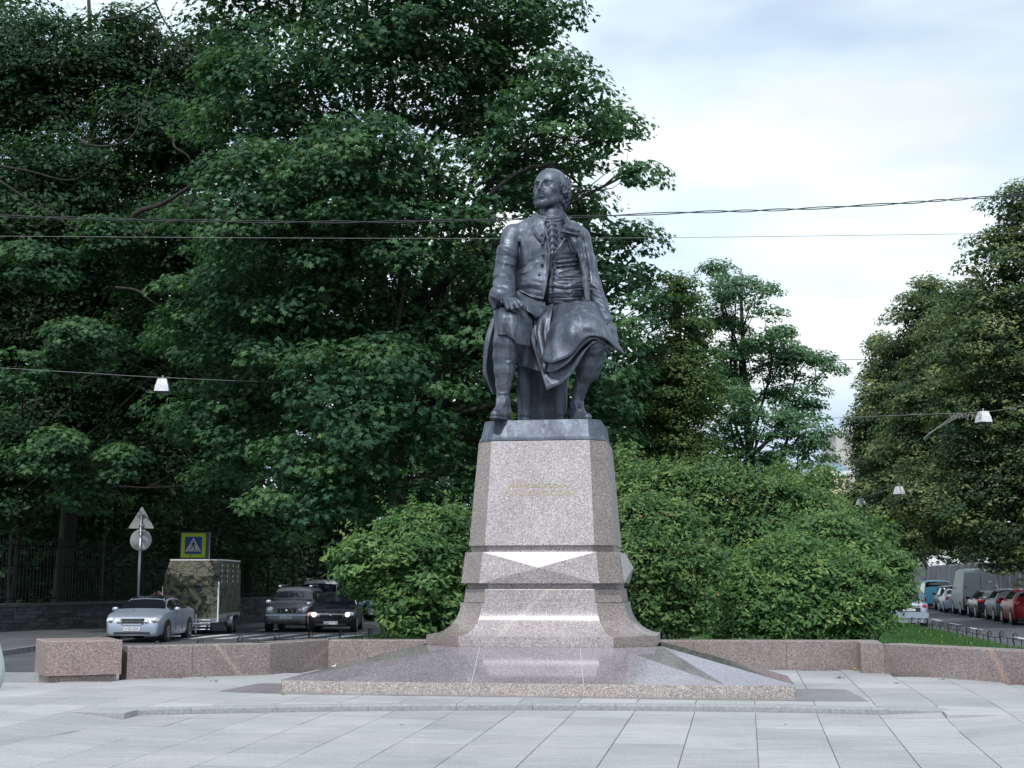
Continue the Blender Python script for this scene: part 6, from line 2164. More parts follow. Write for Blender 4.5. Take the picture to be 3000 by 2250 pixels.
ink = mat('sign_black', (0.01, 0.01, 0.012), 0.5)
pic = lambda P_: plate('pictogram', [(sx_ + x, z) for x, z in P_], -0.141, -0.138, ink, ps, sz_)
pic([(math.cos(a) * 0.034, 0.155 + math.sin(a) * 0.036) for a in np.linspace(0, 6.283, 13)[:-1]])
pic([(-0.03, 0.11), (0.03, 0.11), (0.035, 0.0), (-0.045, 0.0)])
pic([(-0.045, 0.0), (-0.005, 0.0), (-0.06, -0.11), (-0.14, -0.19), (-0.17, -0.17), (-0.09, -0.09)])
pic([(-0.01, 0.0), (0.035, 0.0), (0.06, -0.08), (0.10, -0.19), (0.06, -0.20), (0.03, -0.10)])
pic([(-0.03, 0.11), (-0.02, 0.08), (-0.07, 0.045), (-0.09, -0.01), (-0.115, 0.0), (-0.09, 0.065)])
pic([(0.03, 0.11), (0.02, 0.08), (0.06, 0.04), (0.10, 0.01), (0.105, 0.035), (0.07, 0.07)])
for x in (-0.20, 0.0, 0.17):
    pic([(x - 0.045, -0.225), (x + 0.015, -0.225), (x + 0.035, -0.19), (x - 0.015, -0.19)] if x < 0.1 else [(x - 0.02, -0.225), (x + 0.05, -0.225), (x + 0.02, -0.19), (x - 0.035, -0.19)])
pic([(-0.30 + 0.17, -0.40), (-0.06, -0.40), (-0.07, -0.44), (-0.12, -0.45)])

# ---------------------------------------------------------------- hanging lamps
lamp_w = noisy('lamp_enamel', (0.62, 0.64, 0.68), (0.8, 0.82, 0.85), 6, 0.45, bstr=0)
lamp_g = mat('lamp_glass', (0.10, 0.10, 0.11), 0.2)


def frustum(mb, w0, w1, z0, z1):
    vs = [(x * w0, y * w0, z0) for x, y in ((-1, -1), (1, -1), (1, 1), (-1, 1))] + [(x * w1, y * w1, z1) for x, y in ((-1, -1), (1, -1), (1, 1), (-1, 1))]
    return mb.add(vs, [(3, 2, 1, 0), (4, 5, 6, 7), (0, 1, 5, 4), (1, 2, 6, 5), (2, 3, 7, 6), (3, 0, 4, 7)])


def lamp(px_, py_, Y, lab, rz=0.2, sc=1.0):
    p = at(px_, py_, Y)
    r_ = tag(empty('hanging_lamp', (p[0], Y, p[2]), rz), lab, 'street lamp', 'lamps hung on wires over the roads')
    r_.scale = (sc, sc, sc)
    mb = MB(); frustum(mb, 0.19, 0.14, 0.02, 0.22); mb.build('cap', lamp_w, r_)
    mb = MB(); frustum(mb, 0.235, 0.20, -0.20, 0.018); mb.build('housing', lamp_w, r_)
    mb = MB(); frustum(mb, 0.19, 0.225, -0.25, -0.202); mb.build('lens', lamp_g, r_)
    mb = MB(); mb.tube([(0, 0, 0.22), (0, 0, 0.34)], 0.03, 6); mb.build('hanger', M['steel'], r_)
    return p


lp = [lamp(476, 1130, 40.0, 'white boxy lamp hanging in front of the dark trees at left', 0.1, 0.9),
      lamp(2881, 1222, 52.0, 'largest of the right-hand hanging lamps, beside a tangle of wires', 0.25),
      lamp(2634, 1437, 60.0, 'white hanging lamp in the middle distance over the right road', 0.3, 0.8),
      lamp(2522, 1470, 86.0, 'smallest and farthest white hanging lamp over the right road', 0.3)]

# ---------------------------------------------------------------- wires
wm = mat('cable_rubber', (0.03, 0.03, 0.035), 0.6)
wm2 = mat('wire_grey', (0.20, 0.20, 0.21), 0.5, 0.4)


def wire(label, pts, Y, r_, m_, n=60, tw=0.0, ph=0.0, name='overhead_wire'):
    P_ = crm([at(x, y, Y if not isinstance(Y, list) else Y[i]) for i, (x, y) in enumerate(pts)], n)
    if tw:
        for i in range(len(P_)):
            a = i * 0.55 + ph + 0.8 * math.sin(i * 0.21)
            P_[i] = P_[i] + np.array([0, math.cos(a) * tw, math.sin(a) * tw])
    return tag(MB().tube([tuple(p) for p in P_], r_, 6).build(name, m_, None, True), label, 'wire')


cpts = [(-300, 622), (0, 633), (350, 642), (700, 649), (1100, 650), (1560, 640), (2000, 623), (2300, 614), (2600, 598), (2800, 584), (3000, 571), (3300, 548)]
wire('thick black cable crossing the view behind the neck of the statue, upper strand', cpts, 27.0, 0.011, wm, 150, 0.020, 0.0, 'cable')
wire('thick black cable crossing the view behind the neck of the statue, lower strand', cpts, 27.06, 0.010, wm, 150, 0.020, 3.1, 'cable')
wire('thin straight wire just below the thick cable', [(-300, 690), (1000, 698), (1860, 697), (2840, 685), (3300, 678)], 31.0, 0.006, wm2)
wire('wire running right from behind the bronze plinth to the nearest right lamp', [(1250, 1285), (1776, 1258), (2300, 1231), (2700, 1214), (2881, 1207), (3000, 1190), (3300, 1150)], 52.0, 0.013, wm2)
wire('wire carrying the left hanging lamp', [(-300, 1066), (0, 1078), (240, 1092), (476, 1106), (900, 1122), (1300, 1120)], 40.0, 0.008, wm2)
wire('short thin wire across the sky gap between ash and linden', [(2300, 1058), (2430, 1055), (2560, 1052), (2900, 1046)], 96.0, 0.022, wm2)
wire('wire carrying the two far lamps on the right', [(2250, 1500), (2522, 1456), (2634, 1424), (2800, 1400), (3100, 1360)], [90, 86, 60, 58, 56], 0.02, wm)
for k, (a, b) in enumerate((((-60, 790), (520, 1090)), ((-60, 835), (480, 1110)), ((-60, 900), (420, 1140)))):
    wire(['upper', 'middle', 'lower'][k] + ' of three thin slanting wires in the dark at left', [a, ((a[0] + b[0]) / 2, (a[1] + b[1]) / 2 + 8), b], 42.0, 0.003, wm)
# tangle of loose wire ends at the lamp
mb = MB()
for k in range(9):
    x0 = 2785 + k * 11
    mb.tube([at(x0, 1211, 51.9), at(x0 + RNG.uniform(-12, 12), 1225 + RNG.uniform(0, 10), 51.8), at(x0 + RNG.uniform(-20, 20), 1212, 51.8)], 0.010, 4)
for k in range(6):
    mb.tube([at(2800 + RNG.uniform(-10, 40), 1213, 51.9), at(2760 - k * 8, 1245 + k * 5, 51.8), at(2735 - k * 6, 1262 + k * 5, 51.8)], 0.008, 4)
tag(mb.build('wire_tangle', mat('wire_pale', (0.24, 0.23, 0.24), 0.6), None), 'tangle of pale loose wire hanging beside the nearest right lamp', 'wire', kind='stuff')

# ---------------------------------------------------------------- far buildings in the gap
bw = noisy('pale_plaster', (0.50, 0.48, 0.45), (0.60, 0.58, 0.54), 0.2, 0.9, bstr=0)
by = noisy('yellow_plaster', (0.62, 0.52, 0.32), (0.72, 0.62, 0.42), 0.2, 0.9, bstr=0)
br = noisy('roof_metal', (0.16, 0.24, 0.32), (0.24, 0.32, 0.40), 0.3, 0.5, bstr=0)
wg = mat('window_glass', (0.05, 0.06, 0.08), 0.15)
YB = 300.0
x0, x1 = at(2453, 1400, YB)[0], at(2560, 1400, YB)[0]
zt_ = at(2453, 1268, YB)[2]
tb = tag(empty('tower_block', (x0, YB, 0)), 'tall pale building corner far off in the gap between the trees', 'building')
MB().box(0, x1 - x0, 0, 14, -1, zt_).build('wall', bw, tb)
MB().box(-0.4, x1 - x0 + .4, -0.4, 14.4, zt_ + 0.01, zt_ + 0.9).build('cornice', M['white_paint'], tb)
for k in range(5):
    for j in range(3):
        MB().box(1.4 + j * 2.6, 2.6 + j * 2.6, -0.05, 0.1, zt_ - 4.5 - k * 3.2, zt_ - 2.8 - k * 3.2).build('window', wg, tb) if (k > 1) else None
mb = MB()
for k in range(9): mb.box(k * 1.0 - 0.03, k * 1.0 + 0.03, 0.2, 0.26, zt_ + 0.9, zt_ + 1.9)
mb.box(0, 8, 0.2, 0.26, zt_ + 1.85, zt_ + 1.95); mb.build('roof_railing', M['steel'], tb)
x0, x1 = at(2330, 1400, 290)[0], at(2490, 1400, 290)[0]
zr_ = at(2400, 1372, 290)[2]
lb = tag(empty('pale_house', (x0, 290.0, 0)), 'long yellow and white house with blue-grey roof seen low in the gap', 'building')
W_ = x1 - x0
MB().box(0, W_, 0, 9.5, -1, zr_ - 1.6).build('wall', by, lb)
MB().box(-0.3, W_ + .3, -0.5, 9.9, zr_ - 1.58, zr_ - 0.6).build('cornice', M['white_paint'], lb)
mb = MB(); mb.add([(-.3, -.5, zr_ - .59), (W_ + .3, -.5, zr_ - .59), (W_ + .3, 9.8, zr_ - .59), (-.3, 9.8, zr_ - .59), (1.5, 4, zr_ + 1.7), (W_ - 1.5, 4, zr_ + 1.7)], [(0, 1, 5, 4), (1, 2, 5), (2, 3, 4, 5), (3, 0, 4)])
mb.build('roof', br, lb)
mb = MB()
for k in range(10): mb.box(k * 1.2, k * 1.2 + .05, -.3, -.25, zr_ - .6, zr_ + 0.5)
mb.box(0, 11, -.3, -.25, zr_ + .45, zr_ + .52); mb.build('roof_railing', M['steel'], lb)
for k in range(7):
    for j in range(4):
        w_ = MB().box(0.8 + k * 1.65, 1.6 + k * 1.65, -0.06, 0.1, zr_ - 4.2 - j * 3.4, zr_ - 2.4 - j * 3.4).build('window', wg, lb)
for x_ in (2425, 2452):
    p = at(x_, 1330, 292)
    MB().tube([(p[0], 293, zr_ + 1), (p[0], 293, p[2] + 0.5)], 0.12, 5).build('antenna_mast', M['steel'], None)
    o_ = [o for o in COL.objects if o.name.startswith('antenna_mast')][-1]
    tag(o_, ['thin roof aerial on the pale house, left of the pair', 'thin roof aerial on the pale house, right of the pair beside the tower'][0 if x_ == 2425 else 1], 'aerial')
    p2 = at(x_, 1322, 292)
    MB().box(p2[0] - 1.0, p2[0] + 1.0, 292.9, 293.1, p2[2], p2[2] + 0.15).build('crossbar', M['steel'], o_)
# ================================================================ VEHICLES
def paint(name, col, rough=0.28, metal=0.4):
    m_ = mat(name, col, rough + 0.10, metal, 0.22, coat=0.10)
    return m_


glass_m = mat('car_glass', (0.012, 0.015, 0.022), 0.06, 0.0, 0.8)
tyre_m = mat('tyre_rubber', (0.018, 0.018, 0.02), 0.8)
rim_m = mat('alloy_rim', (0.42, 0.44, 0.48), 0.3, 0.85)
trim_m = mat('black_plastic', (0.02, 0.02, 0.022), 0.55)
chrome_m = mat('chrome', (0.75, 0.77, 0.80), 0.08, 1.0)
lens_m = mat('lamp_lens', (0.78, 0.82, 0.88), 0.08, 0.35, 0.9, coat=1.0)
red_m = mat('tail_lens', (0.42, 0.012, 0.012), 0.15, 0.0, 0.6, coat=1.0)
plate_m = mat('number_plate', (0.70, 0.71, 0.72), 0.5)
ink_m = mat('plate_ink', (0.02, 0.02, 0.025), 0.6)
lit_m = mat('headlight_on', (1, 1, 1), 0.3, emis=(1.0, 0.86, 0.70), estr=9.0)
amber_m = mat('amber_lens', (0.8, 0.28, 0.03), 0.3, emis=(1.0, 0.35, 0.05), estr=1.2)

# station rows from rear to front: x/L, top, belt, half width top, belt, low, z low  (heights as part of H, widths as part of W/2)
SHAPES = {
    'sedan': [(-.50, .52, .48, .60, .76, .72, .20), (-.492, .66, .61, .72, .86, .84, .18), (-.465, .72, .65, .76, .94, .92, .18), (-.40, .735, .655, .78, .97, .96, .16), (-.345, .745, .66, .77, .985, .97, .15),
              (-.235, .925, .665, .66, .99, .98, .14), (-.13, .985, .665, .655, 1, .985, .14), (0.0, 1.0, .66, .66, 1, .985, .14), (.09, .985, .655, .665, 1, .985, .14), (.135, .955, .655, .67, 1, .985, .14),
              (.265, .72, .65, .80, .99, .98, .15), (.33, .69, .635, .78, .98, .97, .15), (.42, .635, .59, .74, .95, .94, .16), (.475, .555, .51, .68, .90, .89, .155), (.495, .46, .42, .60, .83, .83, .155), (.50, .38, .34, .52, .76, .76, .165)],
    'hatch': [(-.50, .50, .46, .62, .80, .76, .20), (-.49, .66, .60, .74, .90, .86, .20), (-.475, .76, .64, .78, .95, .93, .17), (-.43, .92, .655, .74, .975, .96, .15), (-.39, .965, .66, .72, .985, .975, .14),
              (-.25, .992, .66, .71, 1, .985, .14), (-.08, 1.0, .66, .70, 1, .985, .14), (.06, .99, .65, .695, 1, .985, .14), (.12, .955, .645, .70, 1, .985, .14),
              (.28, .70, .635, .82, .99, .98, .15), (.36, .665, .61, .79, .97, .96, .15), (.44, .60, .55, .74, .93, .92, .16), (.48, .50, .46, .68, .88, .88, .155), (.50, .38, .34, .58, .79, .79, .165)],
    'suv': [(-.50, .48, .44, .70, .85, .80, .21), (-.492, .64, .56, .80, .94, .90, .20), (-.475, .80, .60, .82, .97, .95, .18), (-.455, .93, .61, .80, .985, .97, .17), (-.42, .975, .615, .79, .99, .98, .16),
            (-.25, .995, .615, .785, 1, .985, .16), (-.05, 1.0, .615, .78, 1, .985, .16), (.06, .985, .61, .775, 1, .985, .16), (.11, .955, .61, .78, 1, .985, .16),
            (.235, .68, .60, .86, .99, .985, .16), (.33, .655, .585, .84, .98, .97, .17), (.43, .615, .555, .81, .95, .94, .18), (.475, .53, .49, .76, .91, .90, .19), (.492, .42, .38, .72, .87, .87, .18), (.50, .33, .30, .66, .82, .82, .185)],
    'van': [(-.50, .50, .46, .80, .90, .86, .22), (-.495, .75, .50, .86, .96, .94, .15), (-.48, .90, .51, .86, .985, .97, .13), (-.465, .965, .51, .85, .99, .98, .12), (-.42, .99, .51, .85, 1, .99, .12),
            (-.1, 1.0, .51, .85, 1, .99, .12), (.18, .985, .51, .84, 1, .99, .12), (.24, .95, .51, .83, 1, .99, .12),
            (.375, .60, .50, .90, .99, .985, .13), (.43, .545, .48, .87, .97, .96, .14), (.475, .46, .42, .82, .93, .93, .15), (.495, .36, .33, .76, .89, .89, .15), (.50, .28, .26, .70, .84, .84, .155)],
}


def car_body(kind, L_, W, H, n_sub=4):
    st = np.array(SHAPES[kind], float)
    x = st[:, 0] * L_; zt = st[:, 1] * H; zb = st[:, 2] * H; ht = st[:, 3] * W / 2; hb = st[:, 4] * W / 2; hl = st[:, 5] * W / 2; zl = st[:, 6] * H
    rows = []
    for i in range(len(st)):
        e_ = (zt[i] - zb[i])
        sh = min(0.05, e_ * 0.18)
        rows.append([(x[i], 0, zt[i]), (x[i], ht[i] * .55, zt[i] - sh * .25), (x[i], ht[i] * .88, zt[i] - sh * .8), (x[i], ht[i], zt[i] - sh * 1.8 if e_ > .2 else zt[i] - sh * 1.2),
                     (x[i], ht[i] + (hb[i] - ht[i]) * .93, zb[i] + e_ * .06), (x[i], hb[i], zb[i] - .03), (x[i], hb[i] * 1.005, (zb[i] * .55 + zl[i] * .45)), (x[i], hl[i], zl[i] + .09), (x[i], hl[i] - .05, zl[i]), (x[i], 0, zl[i])])
    R = np.array(rows)
    # dense stations
    nst = len(st)
    N_ = (nst - 1) * n_sub + 1
    G = np.zeros((N_, R.shape[1], 3))
    for j in range(R.shape[1]):
        for i in range(N_):
            t = i / n_sub; k = min(int(t), nst - 2); f = t - k
            a, b = R[k, j], R[k + 1, j]
            pa = R[max(k - 1, 0), j]; pb = R[min(k + 2, nst - 1), j]
            h = b[0] - a[0] + 1e-9
            ma = (b - pa) / max(1e-6, b[0] - pa[0]) * h; mbb = (pb - a) / max(1e-6, pb[0] - a[0]) * h
            ma = np.clip(ma, -3 * abs(b - a), 3 * abs(b - a)); mbb = np.clip(mbb, -3 * abs(b - a), 3 * abs(b - a))
            f2, f3 = f * f, f * f * f
            G[i, j] = (2 * f3 - 3 * f2 + 1) * a + (f3 - 2 * f2 + f) * ma + (-2 * f3 + 3 * f2) * b + (f3 - f2) * mbb
    return G, x


def car_glass(G, s0, s1, t0, t1, side, n=8, m_=5, off=0.006, sk=(0, 0)):
    """patch of the body surface in station and section parameters, lifted slightly"""
    vs = []
    NI, NJ = G.shape[:2]
    def Pt(s, t):
        s = min(max(s, 0), NI - 1.001); i = int(s); f = s - i; j = min(int(t), NJ - 2); g = t - j
        p = (G[i, j] * (1 - f) + G[i + 1, j] * f) * (1 - g) + (G[i, j + 1] * (1 - f) + G[i + 1, j + 1] * f) * g
        return p
    for a in range(n + 1):
        for b in range(m_ + 1):
            v = b / m_
            s_a = s0 + sk[0] * v; s_b = s1 + sk[1] * v
            s = s_a + (s_b - s_a) * a / n; t = t0 + (t1 - t0) * v
            p = Pt(s, t); q = Pt(s + .05, t); r_ = Pt(s, t + .03)
            nn_ = np.cross(q - p, r_ - p); l_ = np.linalg.norm(nn_) + 1e-12; nn_ = nn_ / l_
            ctr = np.array([0, 0, p[2] * 0.6])
            if nn_.dot(p - np.array([p[0], 0, 0.5])) < 0: nn_ = -nn_
            p = p + nn_ * off
            vs.append((p[0], p[1] * side, p[2]))
    k = m_ + 1
    fs = [(a * k + b, (a + 1) * k + b, (a + 1) * k + b + 1, a * k + b + 1) for a in range(n) for b in range(m_)]
    if side < 0: fs = [f[::-1] for f in fs]
    return vs, fs


def wheel(parent, x, y, r_, side, w=0.2, name='wheel'):
    y0 = y
    mb = MB()
    mb.lathe([(r_ * .62, -w / 2), (r_ * .92, -w / 2), (r_, -w / 2 + .03), (r_, w / 2 - .03), (r_ * .92, w / 2), (r_ * .62, w / 2 - .01)], 20, (0, 0, 0), 'Y')
    ty = mb.build(name, tyre_m, parent, True); ty.location = (x, y, r_)
    mb = MB()
    s_ = side
    mb.lathe([(.001, s_ * (w / 2 - .05)), (r_ * .60, s_ * (w / 2 - .045)), (r_ * .66, s_ * (w / 2 - .004)), (r_ * .60, s_ * (w / 2 + .002))], 20, (0, 0, 0), 'Y')
    for k in range(5):
        a = k * 2 * math.pi / 5 + .3
        ca, sa = math.cos(a), math.sin(a)
        mb.add([(ca * .04 - sa * .03, s_ * (w / 2 - .01), sa * .04 + ca * .03), (ca * .04 + sa * .03, s_ * (w / 2 - .01), sa * .04 - ca * .03),
                (ca * r_ * .62 + sa * .022, s_ * (w / 2 - .008), sa * r_ * .62 - ca * .022), (ca * r_ * .62 - sa * .022, s_ * (w / 2 - .008), sa * r_ * .62 + ca * .022)], [(0, 1, 2, 3)])
    rm_ = mb.build('rim', rim_m, ty)
    return ty


def blob(name, c_, r_, m_, parent, n=10, power=2.0):
    bm = bmesh.new(); bmesh.ops.create_uvsphere(bm, u_segments=n + 4, v_segments=n, radius=1.0)
    for v in bm.verts:
        v.co = Vector([math.copysign(abs(a) ** (2 / power), a) * b + c for a, b, c in zip(v.co, r_, c_)])
    me = bpy.data.meshes.new(name); bm.to_mesh(me); bm.free()
    me.materials.append(m_); me.polygons.foreach_set('use_smooth', [True] * len(me.polygons))
    return link(name, me, parent)


def car(kind, label, group, loc, rz, L_, W, H, pm, front=None, rear=None, plate_text=None, two_glass=None, lit=False, rails=False, cat='car', name='parked_car', roof_m=None, win=True, wr=0.32):
    root = tag(empty(name, loc, rz), label, cat, group)
    G, xs = car_body(kind, L_, W, H)
    NI, NJ = G.shape[:2]
    ring = []
    for i in range(NI):
        ring.append([tuple(p) for p in G[i]] + [(p[0], -p[1], p[2]) for p in G[i][::-1][1:-1]])
    k = len(ring[0])
    vs = [p for r_ in ring for p in r_]
    fs = [(i * k + j, i * k + (j + 1) % k, (i + 1) * k + (j + 1) % k, (i + 1) * k + j) for i in range(NI - 1) for j in range(k)]
    fs += [tuple(range(k))[::-1], tuple(range((NI - 1) * k, NI * k))]
    me = new_mesh('body', vs, fs, pm, True)
    bm = bmesh.new(); bm.from_mesh(me); bmesh.ops.recalc_face_normals(bm, faces=bm.faces); bm.to_mesh(me); bm.free()
    body = link('body', me, root)
    me.set_sharp_from_angle(angle=math.radians(50))
    n_ = 4
    shp = [s_[1] for s_ in SHAPES[kind]]
    # window ranges in station indices
    W0 = {'sedan': dict(rg=(4.25, 5.3), ws=(9.15, 9.97), sd=[(4.75, 7.1), (7.25, 9.65)]),
          'hatch': dict(rg=(2.15, 3.6), ws=(8.12, 8.95), sd=[(3.2, 6.1), (6.25, 8.6)]),
          'suv': dict(rg=(1.6, 3.5), ws=(8.15, 8.95), sd=[(3.6, 5.5), (5.6, 6.45), (6.55, 8.5)]),
          'van': dict(rg=(1.15, 2.9), ws=(7.2, 7.95), sd=[(3.7, 4.6), (4.75, 5.6), (5.8, 7.6)])}[kind]
    if win:
        a, b = W0['rg']
        for sd_ in (1, -1):
            v_, f_ = car_glass(G, a * n_, b * n_, 0.0, 3.0 if kind != 'sedan' else 2.9, sd_)
            if sd_ == 1: V_, F_ = v_, f_
            else:
                o2 = len(V_); V_ = V_ + v_; F_ = F_ + [tuple(q + o2 for q in f) for f in f_]
        mo('rear_window', V_, F_, glass_m, root, True)
        for sd_ in (1, -1):
            for (a, b) in (W0['sd'] if not (two_glass == 'panel' and kind == 'van') else W0['sd'][-1:]):
                v_, f_ = car_glass(G, a * n_, b * n_, 3.12, 3.93, sd_, sk=(0, 0.35 if b > W0['sd'][-1][1] - .01 and kind != 'van' else 0))
                mo('side_window', v_, f_, glass_m, root, True)
    a, b = W0['ws']
    V_, F_ = [], []
    for sd_ in (1, -1):
        v_, f_ = car_glass(G, a * n_, b * n_, 0.0, 3.0, sd_)
        o2 = len(V_); V_ += v_; F_ += [tuple(q + o2 for q in f) for f in f_]
    mo('windscreen', V_, F_, glass_m, root, True)
    # wheels in dark arches
    for sx in (0.315, -0.295):
        for sd_ in (1, -1):
            x = sx * L_
            mb = MB(); mb.lathe([(.001, sd_ * (W / 2 - .22)), (wr + .075, sd_ * (W / 2 - .22)), (wr + .075, sd_ * (W / 2 + .004)), (.001, sd_ * (W / 2 + .004))], 24, (x, 0, wr + .01), 'Y')
            mb.build('wheel_arch', trim_m, root, False)
            wheel(root, x, sd_ * (W / 2 - .075), wr, sd_, 0.19)
    # mirrors
    for sd_ in (1, -1):
        mx = {'sedan': .16, 'hatch': .15, 'suv': .13, 'van': .27}[kind] * L_
        mz = {'sedan': .70, 'hatch': .70, 'suv': .66, 'van': .58}[kind] * H
        blob('mirror', (mx, sd_ * (W / 2 + .09), mz), (.07, .11, .075), front.get('mirror', pm) if front else pm, root, 8, 2.6)
    fx_ = L_ / 2; rx = -L_ / 2
    hb = W / 2
    if front is not None:
        f = front
        lz = f.get('lz', .50) * H
        for sd_ in (1, -1):
            if f.get('twin'):
                blob('headlight', (fx_ - .115, sd_ * hb * .745, lz), (.12, .165, .120), lens_m, root)
                blob('headlight', (fx_ - .055, sd_ * hb * .47, lz - .03), (.08, .105, .092), lens_m, root)
                for (yy, rr_) in ((.745, .055), (.47, .035)):
                    blob('reflector', (fx_ - (.0 if yy > .5 else -.018), sd_ * hb * yy, lz - (.0 if yy > .5 else .03)), (.02, rr_, rr_), chrome_m, root)
            else:
                blob('headlight', (fx_ - .125, sd_ * hb * .75, lz), (.14, f.get('lw', .17), f.get('lh', .10)), lens_m, root, 10, 3)
                if lit:
                    blob('lit_bulb', (fx_ + .005, sd_ * hb * .68, lz - .01), (.04, .08, .08), lit_m, root)
            blob('fog_light', (fx_ - .10, sd_ * hb * .66, .22 * H), (.06, .08, .05), f.get('fog', trim_m), root)
        gz = f.get('gz', .47) * H; gh = f.get('gh', .075); gw = f.get('gw', .40)
        MB().box(fx_ - .16, fx_ + f.get('gx', .008), -gw, gw, gz - gh, gz + gh).build('grille', trim_m, root)
        if f.get('chrome'):
            mb = MB()
            mb.tube([(fx_ + .012, -gw, gz + gh), (fx_ + .012, gw, gz + gh), (fx_ + .012, gw * .85, gz - gh), (fx_ + .012, -gw * .85, gz - gh), (fx_ + .012, -gw, gz + gh)], .018, 6)
            mb.build('grille_frame', chrome_m, root)
            for q in range(3):
                mb = MB(); mb.box(fx_ + .002, fx_ + .016, -gw * .9, gw * .9, gz - gh + .03 + q * gh * .55, gz - gh + .045 + q * gh * .55)
                mb.build('grille_bar', chrome_m, root)
        if f.get('bars'):
            for q in f['bars']:
                mb = MB(); mb.tube([(fx_ + .016, q - .05, gz + gh), (fx_ + .016, q + .03, gz - gh)], .022, 6); mb.build('grille_bar', chrome_m, root)
        if f.get('strip'):
            MB().box(fx_ - .03, fx_ + .02, -gw, gw, gz + gh - .035, gz + gh + .005).build('grille_bar', chrome_m, root)
        MB().box(fx_ - .14, fx_ + .012, -hb * .62, hb * .62, .185 * H, .235 * H + .0).build('air_intake', trim_m, root)
        pz = f.get('pz', .29) * H
        if plate_text:
            pl = MB().box(fx_ - .02, fx_ + .024, -.26, .26, pz - .057, pz + .057).build('number_plate', plate_m, root)
            text_obj('plate_text', plate_text, .115, ink_m, pl, (fx_ + .0255, 0, pz), (math.pi / 2, 0, math.pi / 2), .0005, sx=.80)
        if f.get('emblem'):
            blob('emblem', (fx_ + .012, 0, gz + f.get('ez', 0)), (.012, .06, .035 if not f.get('round') else .055), chrome_m, root)
    if rear is not None:
        f = rear
        lz = f.get('lz', .55) * H
        for sd_ in (1, -1):
            blob('tail_light', (rx + f.get('lx', .10), sd_ * hb * f.get('ly', .80), lz), (.10, f.get('lw', .13), f.get('lh', .11)), red_m, root, 10, 3)
        pz = f.get('pz', .42) * H
        if f.get('lid'):
            MB().box(rx - .005, rx + .05, -hb * .55, hb * .55, pz - .09, pz + .09).build('plate_recess', f['lid'], root)
        pl = MB().box(rx - .022, rx + .02, -.26, .26, pz - .057, pz + .057).build('number_plate', plate_m, root)
        if f.get('text'):
            text_obj('plate_text', f['text'], .11, ink_m, pl, (rx - .0235, 0, pz), (math.pi / 2, 0, -math.pi / 2), .0005, sx=.80)
        MB().box(rx - .01, rx + .12, -hb * .80, hb * .80, .13 * H, .20 * H).build('bumper_skirt', f.get('skirt', trim_m), root)
    if rails:
        for sd_ in (1, -1):
            zt_ = H
            MB().tube([(-.36 * L_, sd_ * hb * .70, zt_ * .965), (-.33 * L_, sd_ * hb * .70, zt_ + .05), (.02 * L_, sd_ * hb * .70, zt_ + .055), (.06 * L_, sd_ * hb * .69, zt_ * .975)], .03, 6).build('roof_rail', rim_m, root, True)
            blob('roof_lamp', (.055 * L_, sd_ * hb * .68, zt_ + .02), (.12, .07, .055), lens_m, root)
    return root


PT = {'silver': paint('paint_silver', (0.42, 0.47, 0.57), 0.25, 0.55), 'grey': paint('paint_grey', (0.17, 0.18, 0.21), 0.3, 0.5), 'black': paint('paint_black', (0.012, 0.012, 0.018), 0.15, 0.1),
      'white': paint('paint_white', (0.55, 0.58, 0.62), 0.3, 0.0), 'blue': paint('paint_light_blue', (0.16, 0.50, 0.68), 0.35, 0.0), 'red': paint('paint_red', (0.32, 0.015, 0.03), 0.22, 0.2),
      'vangrey': paint('paint_van_grey', (0.40, 0.45, 0.47), 0.4, 0.0), 'navy': paint('paint_navy', (0.02, 0.03, 0.07), 0.2, 0.2), 'plum': paint('paint_plum', (0.05, 0.035, 0.06), 0.2, 0.2)}
ZR = -0.72
HD = -math.pi / 2         # facing the camera
# silver saloon in front of the trailer
c1 = car('sedan', 'silver saloon facing us with large twin round headlights, towing the camouflage trailer', None, (-11.95, 46.0, ZR), HD + 0.0, 4.82, 1.84, 1.46, PT['silver'],
    front=dict(twin=True, lz=.475, gz=.460, gh=.095, gw=.36, chrome=True, pz=.30, gx=-.002, mirror=PT['silver'], fog=lens_m), rear=dict(), plate_text='A 582 EDO', name='silver_car')
# triple pointed star of the bonnet: plain small ornament
MB().tube([(2.28, 0, .98), (2.28, 0, 1.03)], .008, 5).build('bonnet_ornament', chrome_m, c1)
# dark glass roof
G_, _x = car_body('sedan', 4.82, 1.84, 1.46)
V_, F_ = [], []
for sd_ in (1, -1):
    v_, f_ = car_glass(G_, 5.5 * 4, 9.05 * 4, 0.0, 2.75, sd_, n=10)
    o2 = len(V_); V_ += v_; F_ += [tuple(q + o2 for q in f) for f in f_]
mo('glass_roof', V_, F_, glass_m, c1, True)
for sd_ in (1,):
    for x_ in (.15, -.75):
        MB().box(x_ - .09, x_ + .09, .925 * sd_, .945 * sd_, .92, .945).build('door_handle', PT['silver'], c1)
        MB().box(x_ + .38, x_ + .387, .915 * sd_, .926 * sd_, .36, .95).build('door_seam', trim_m, c1)

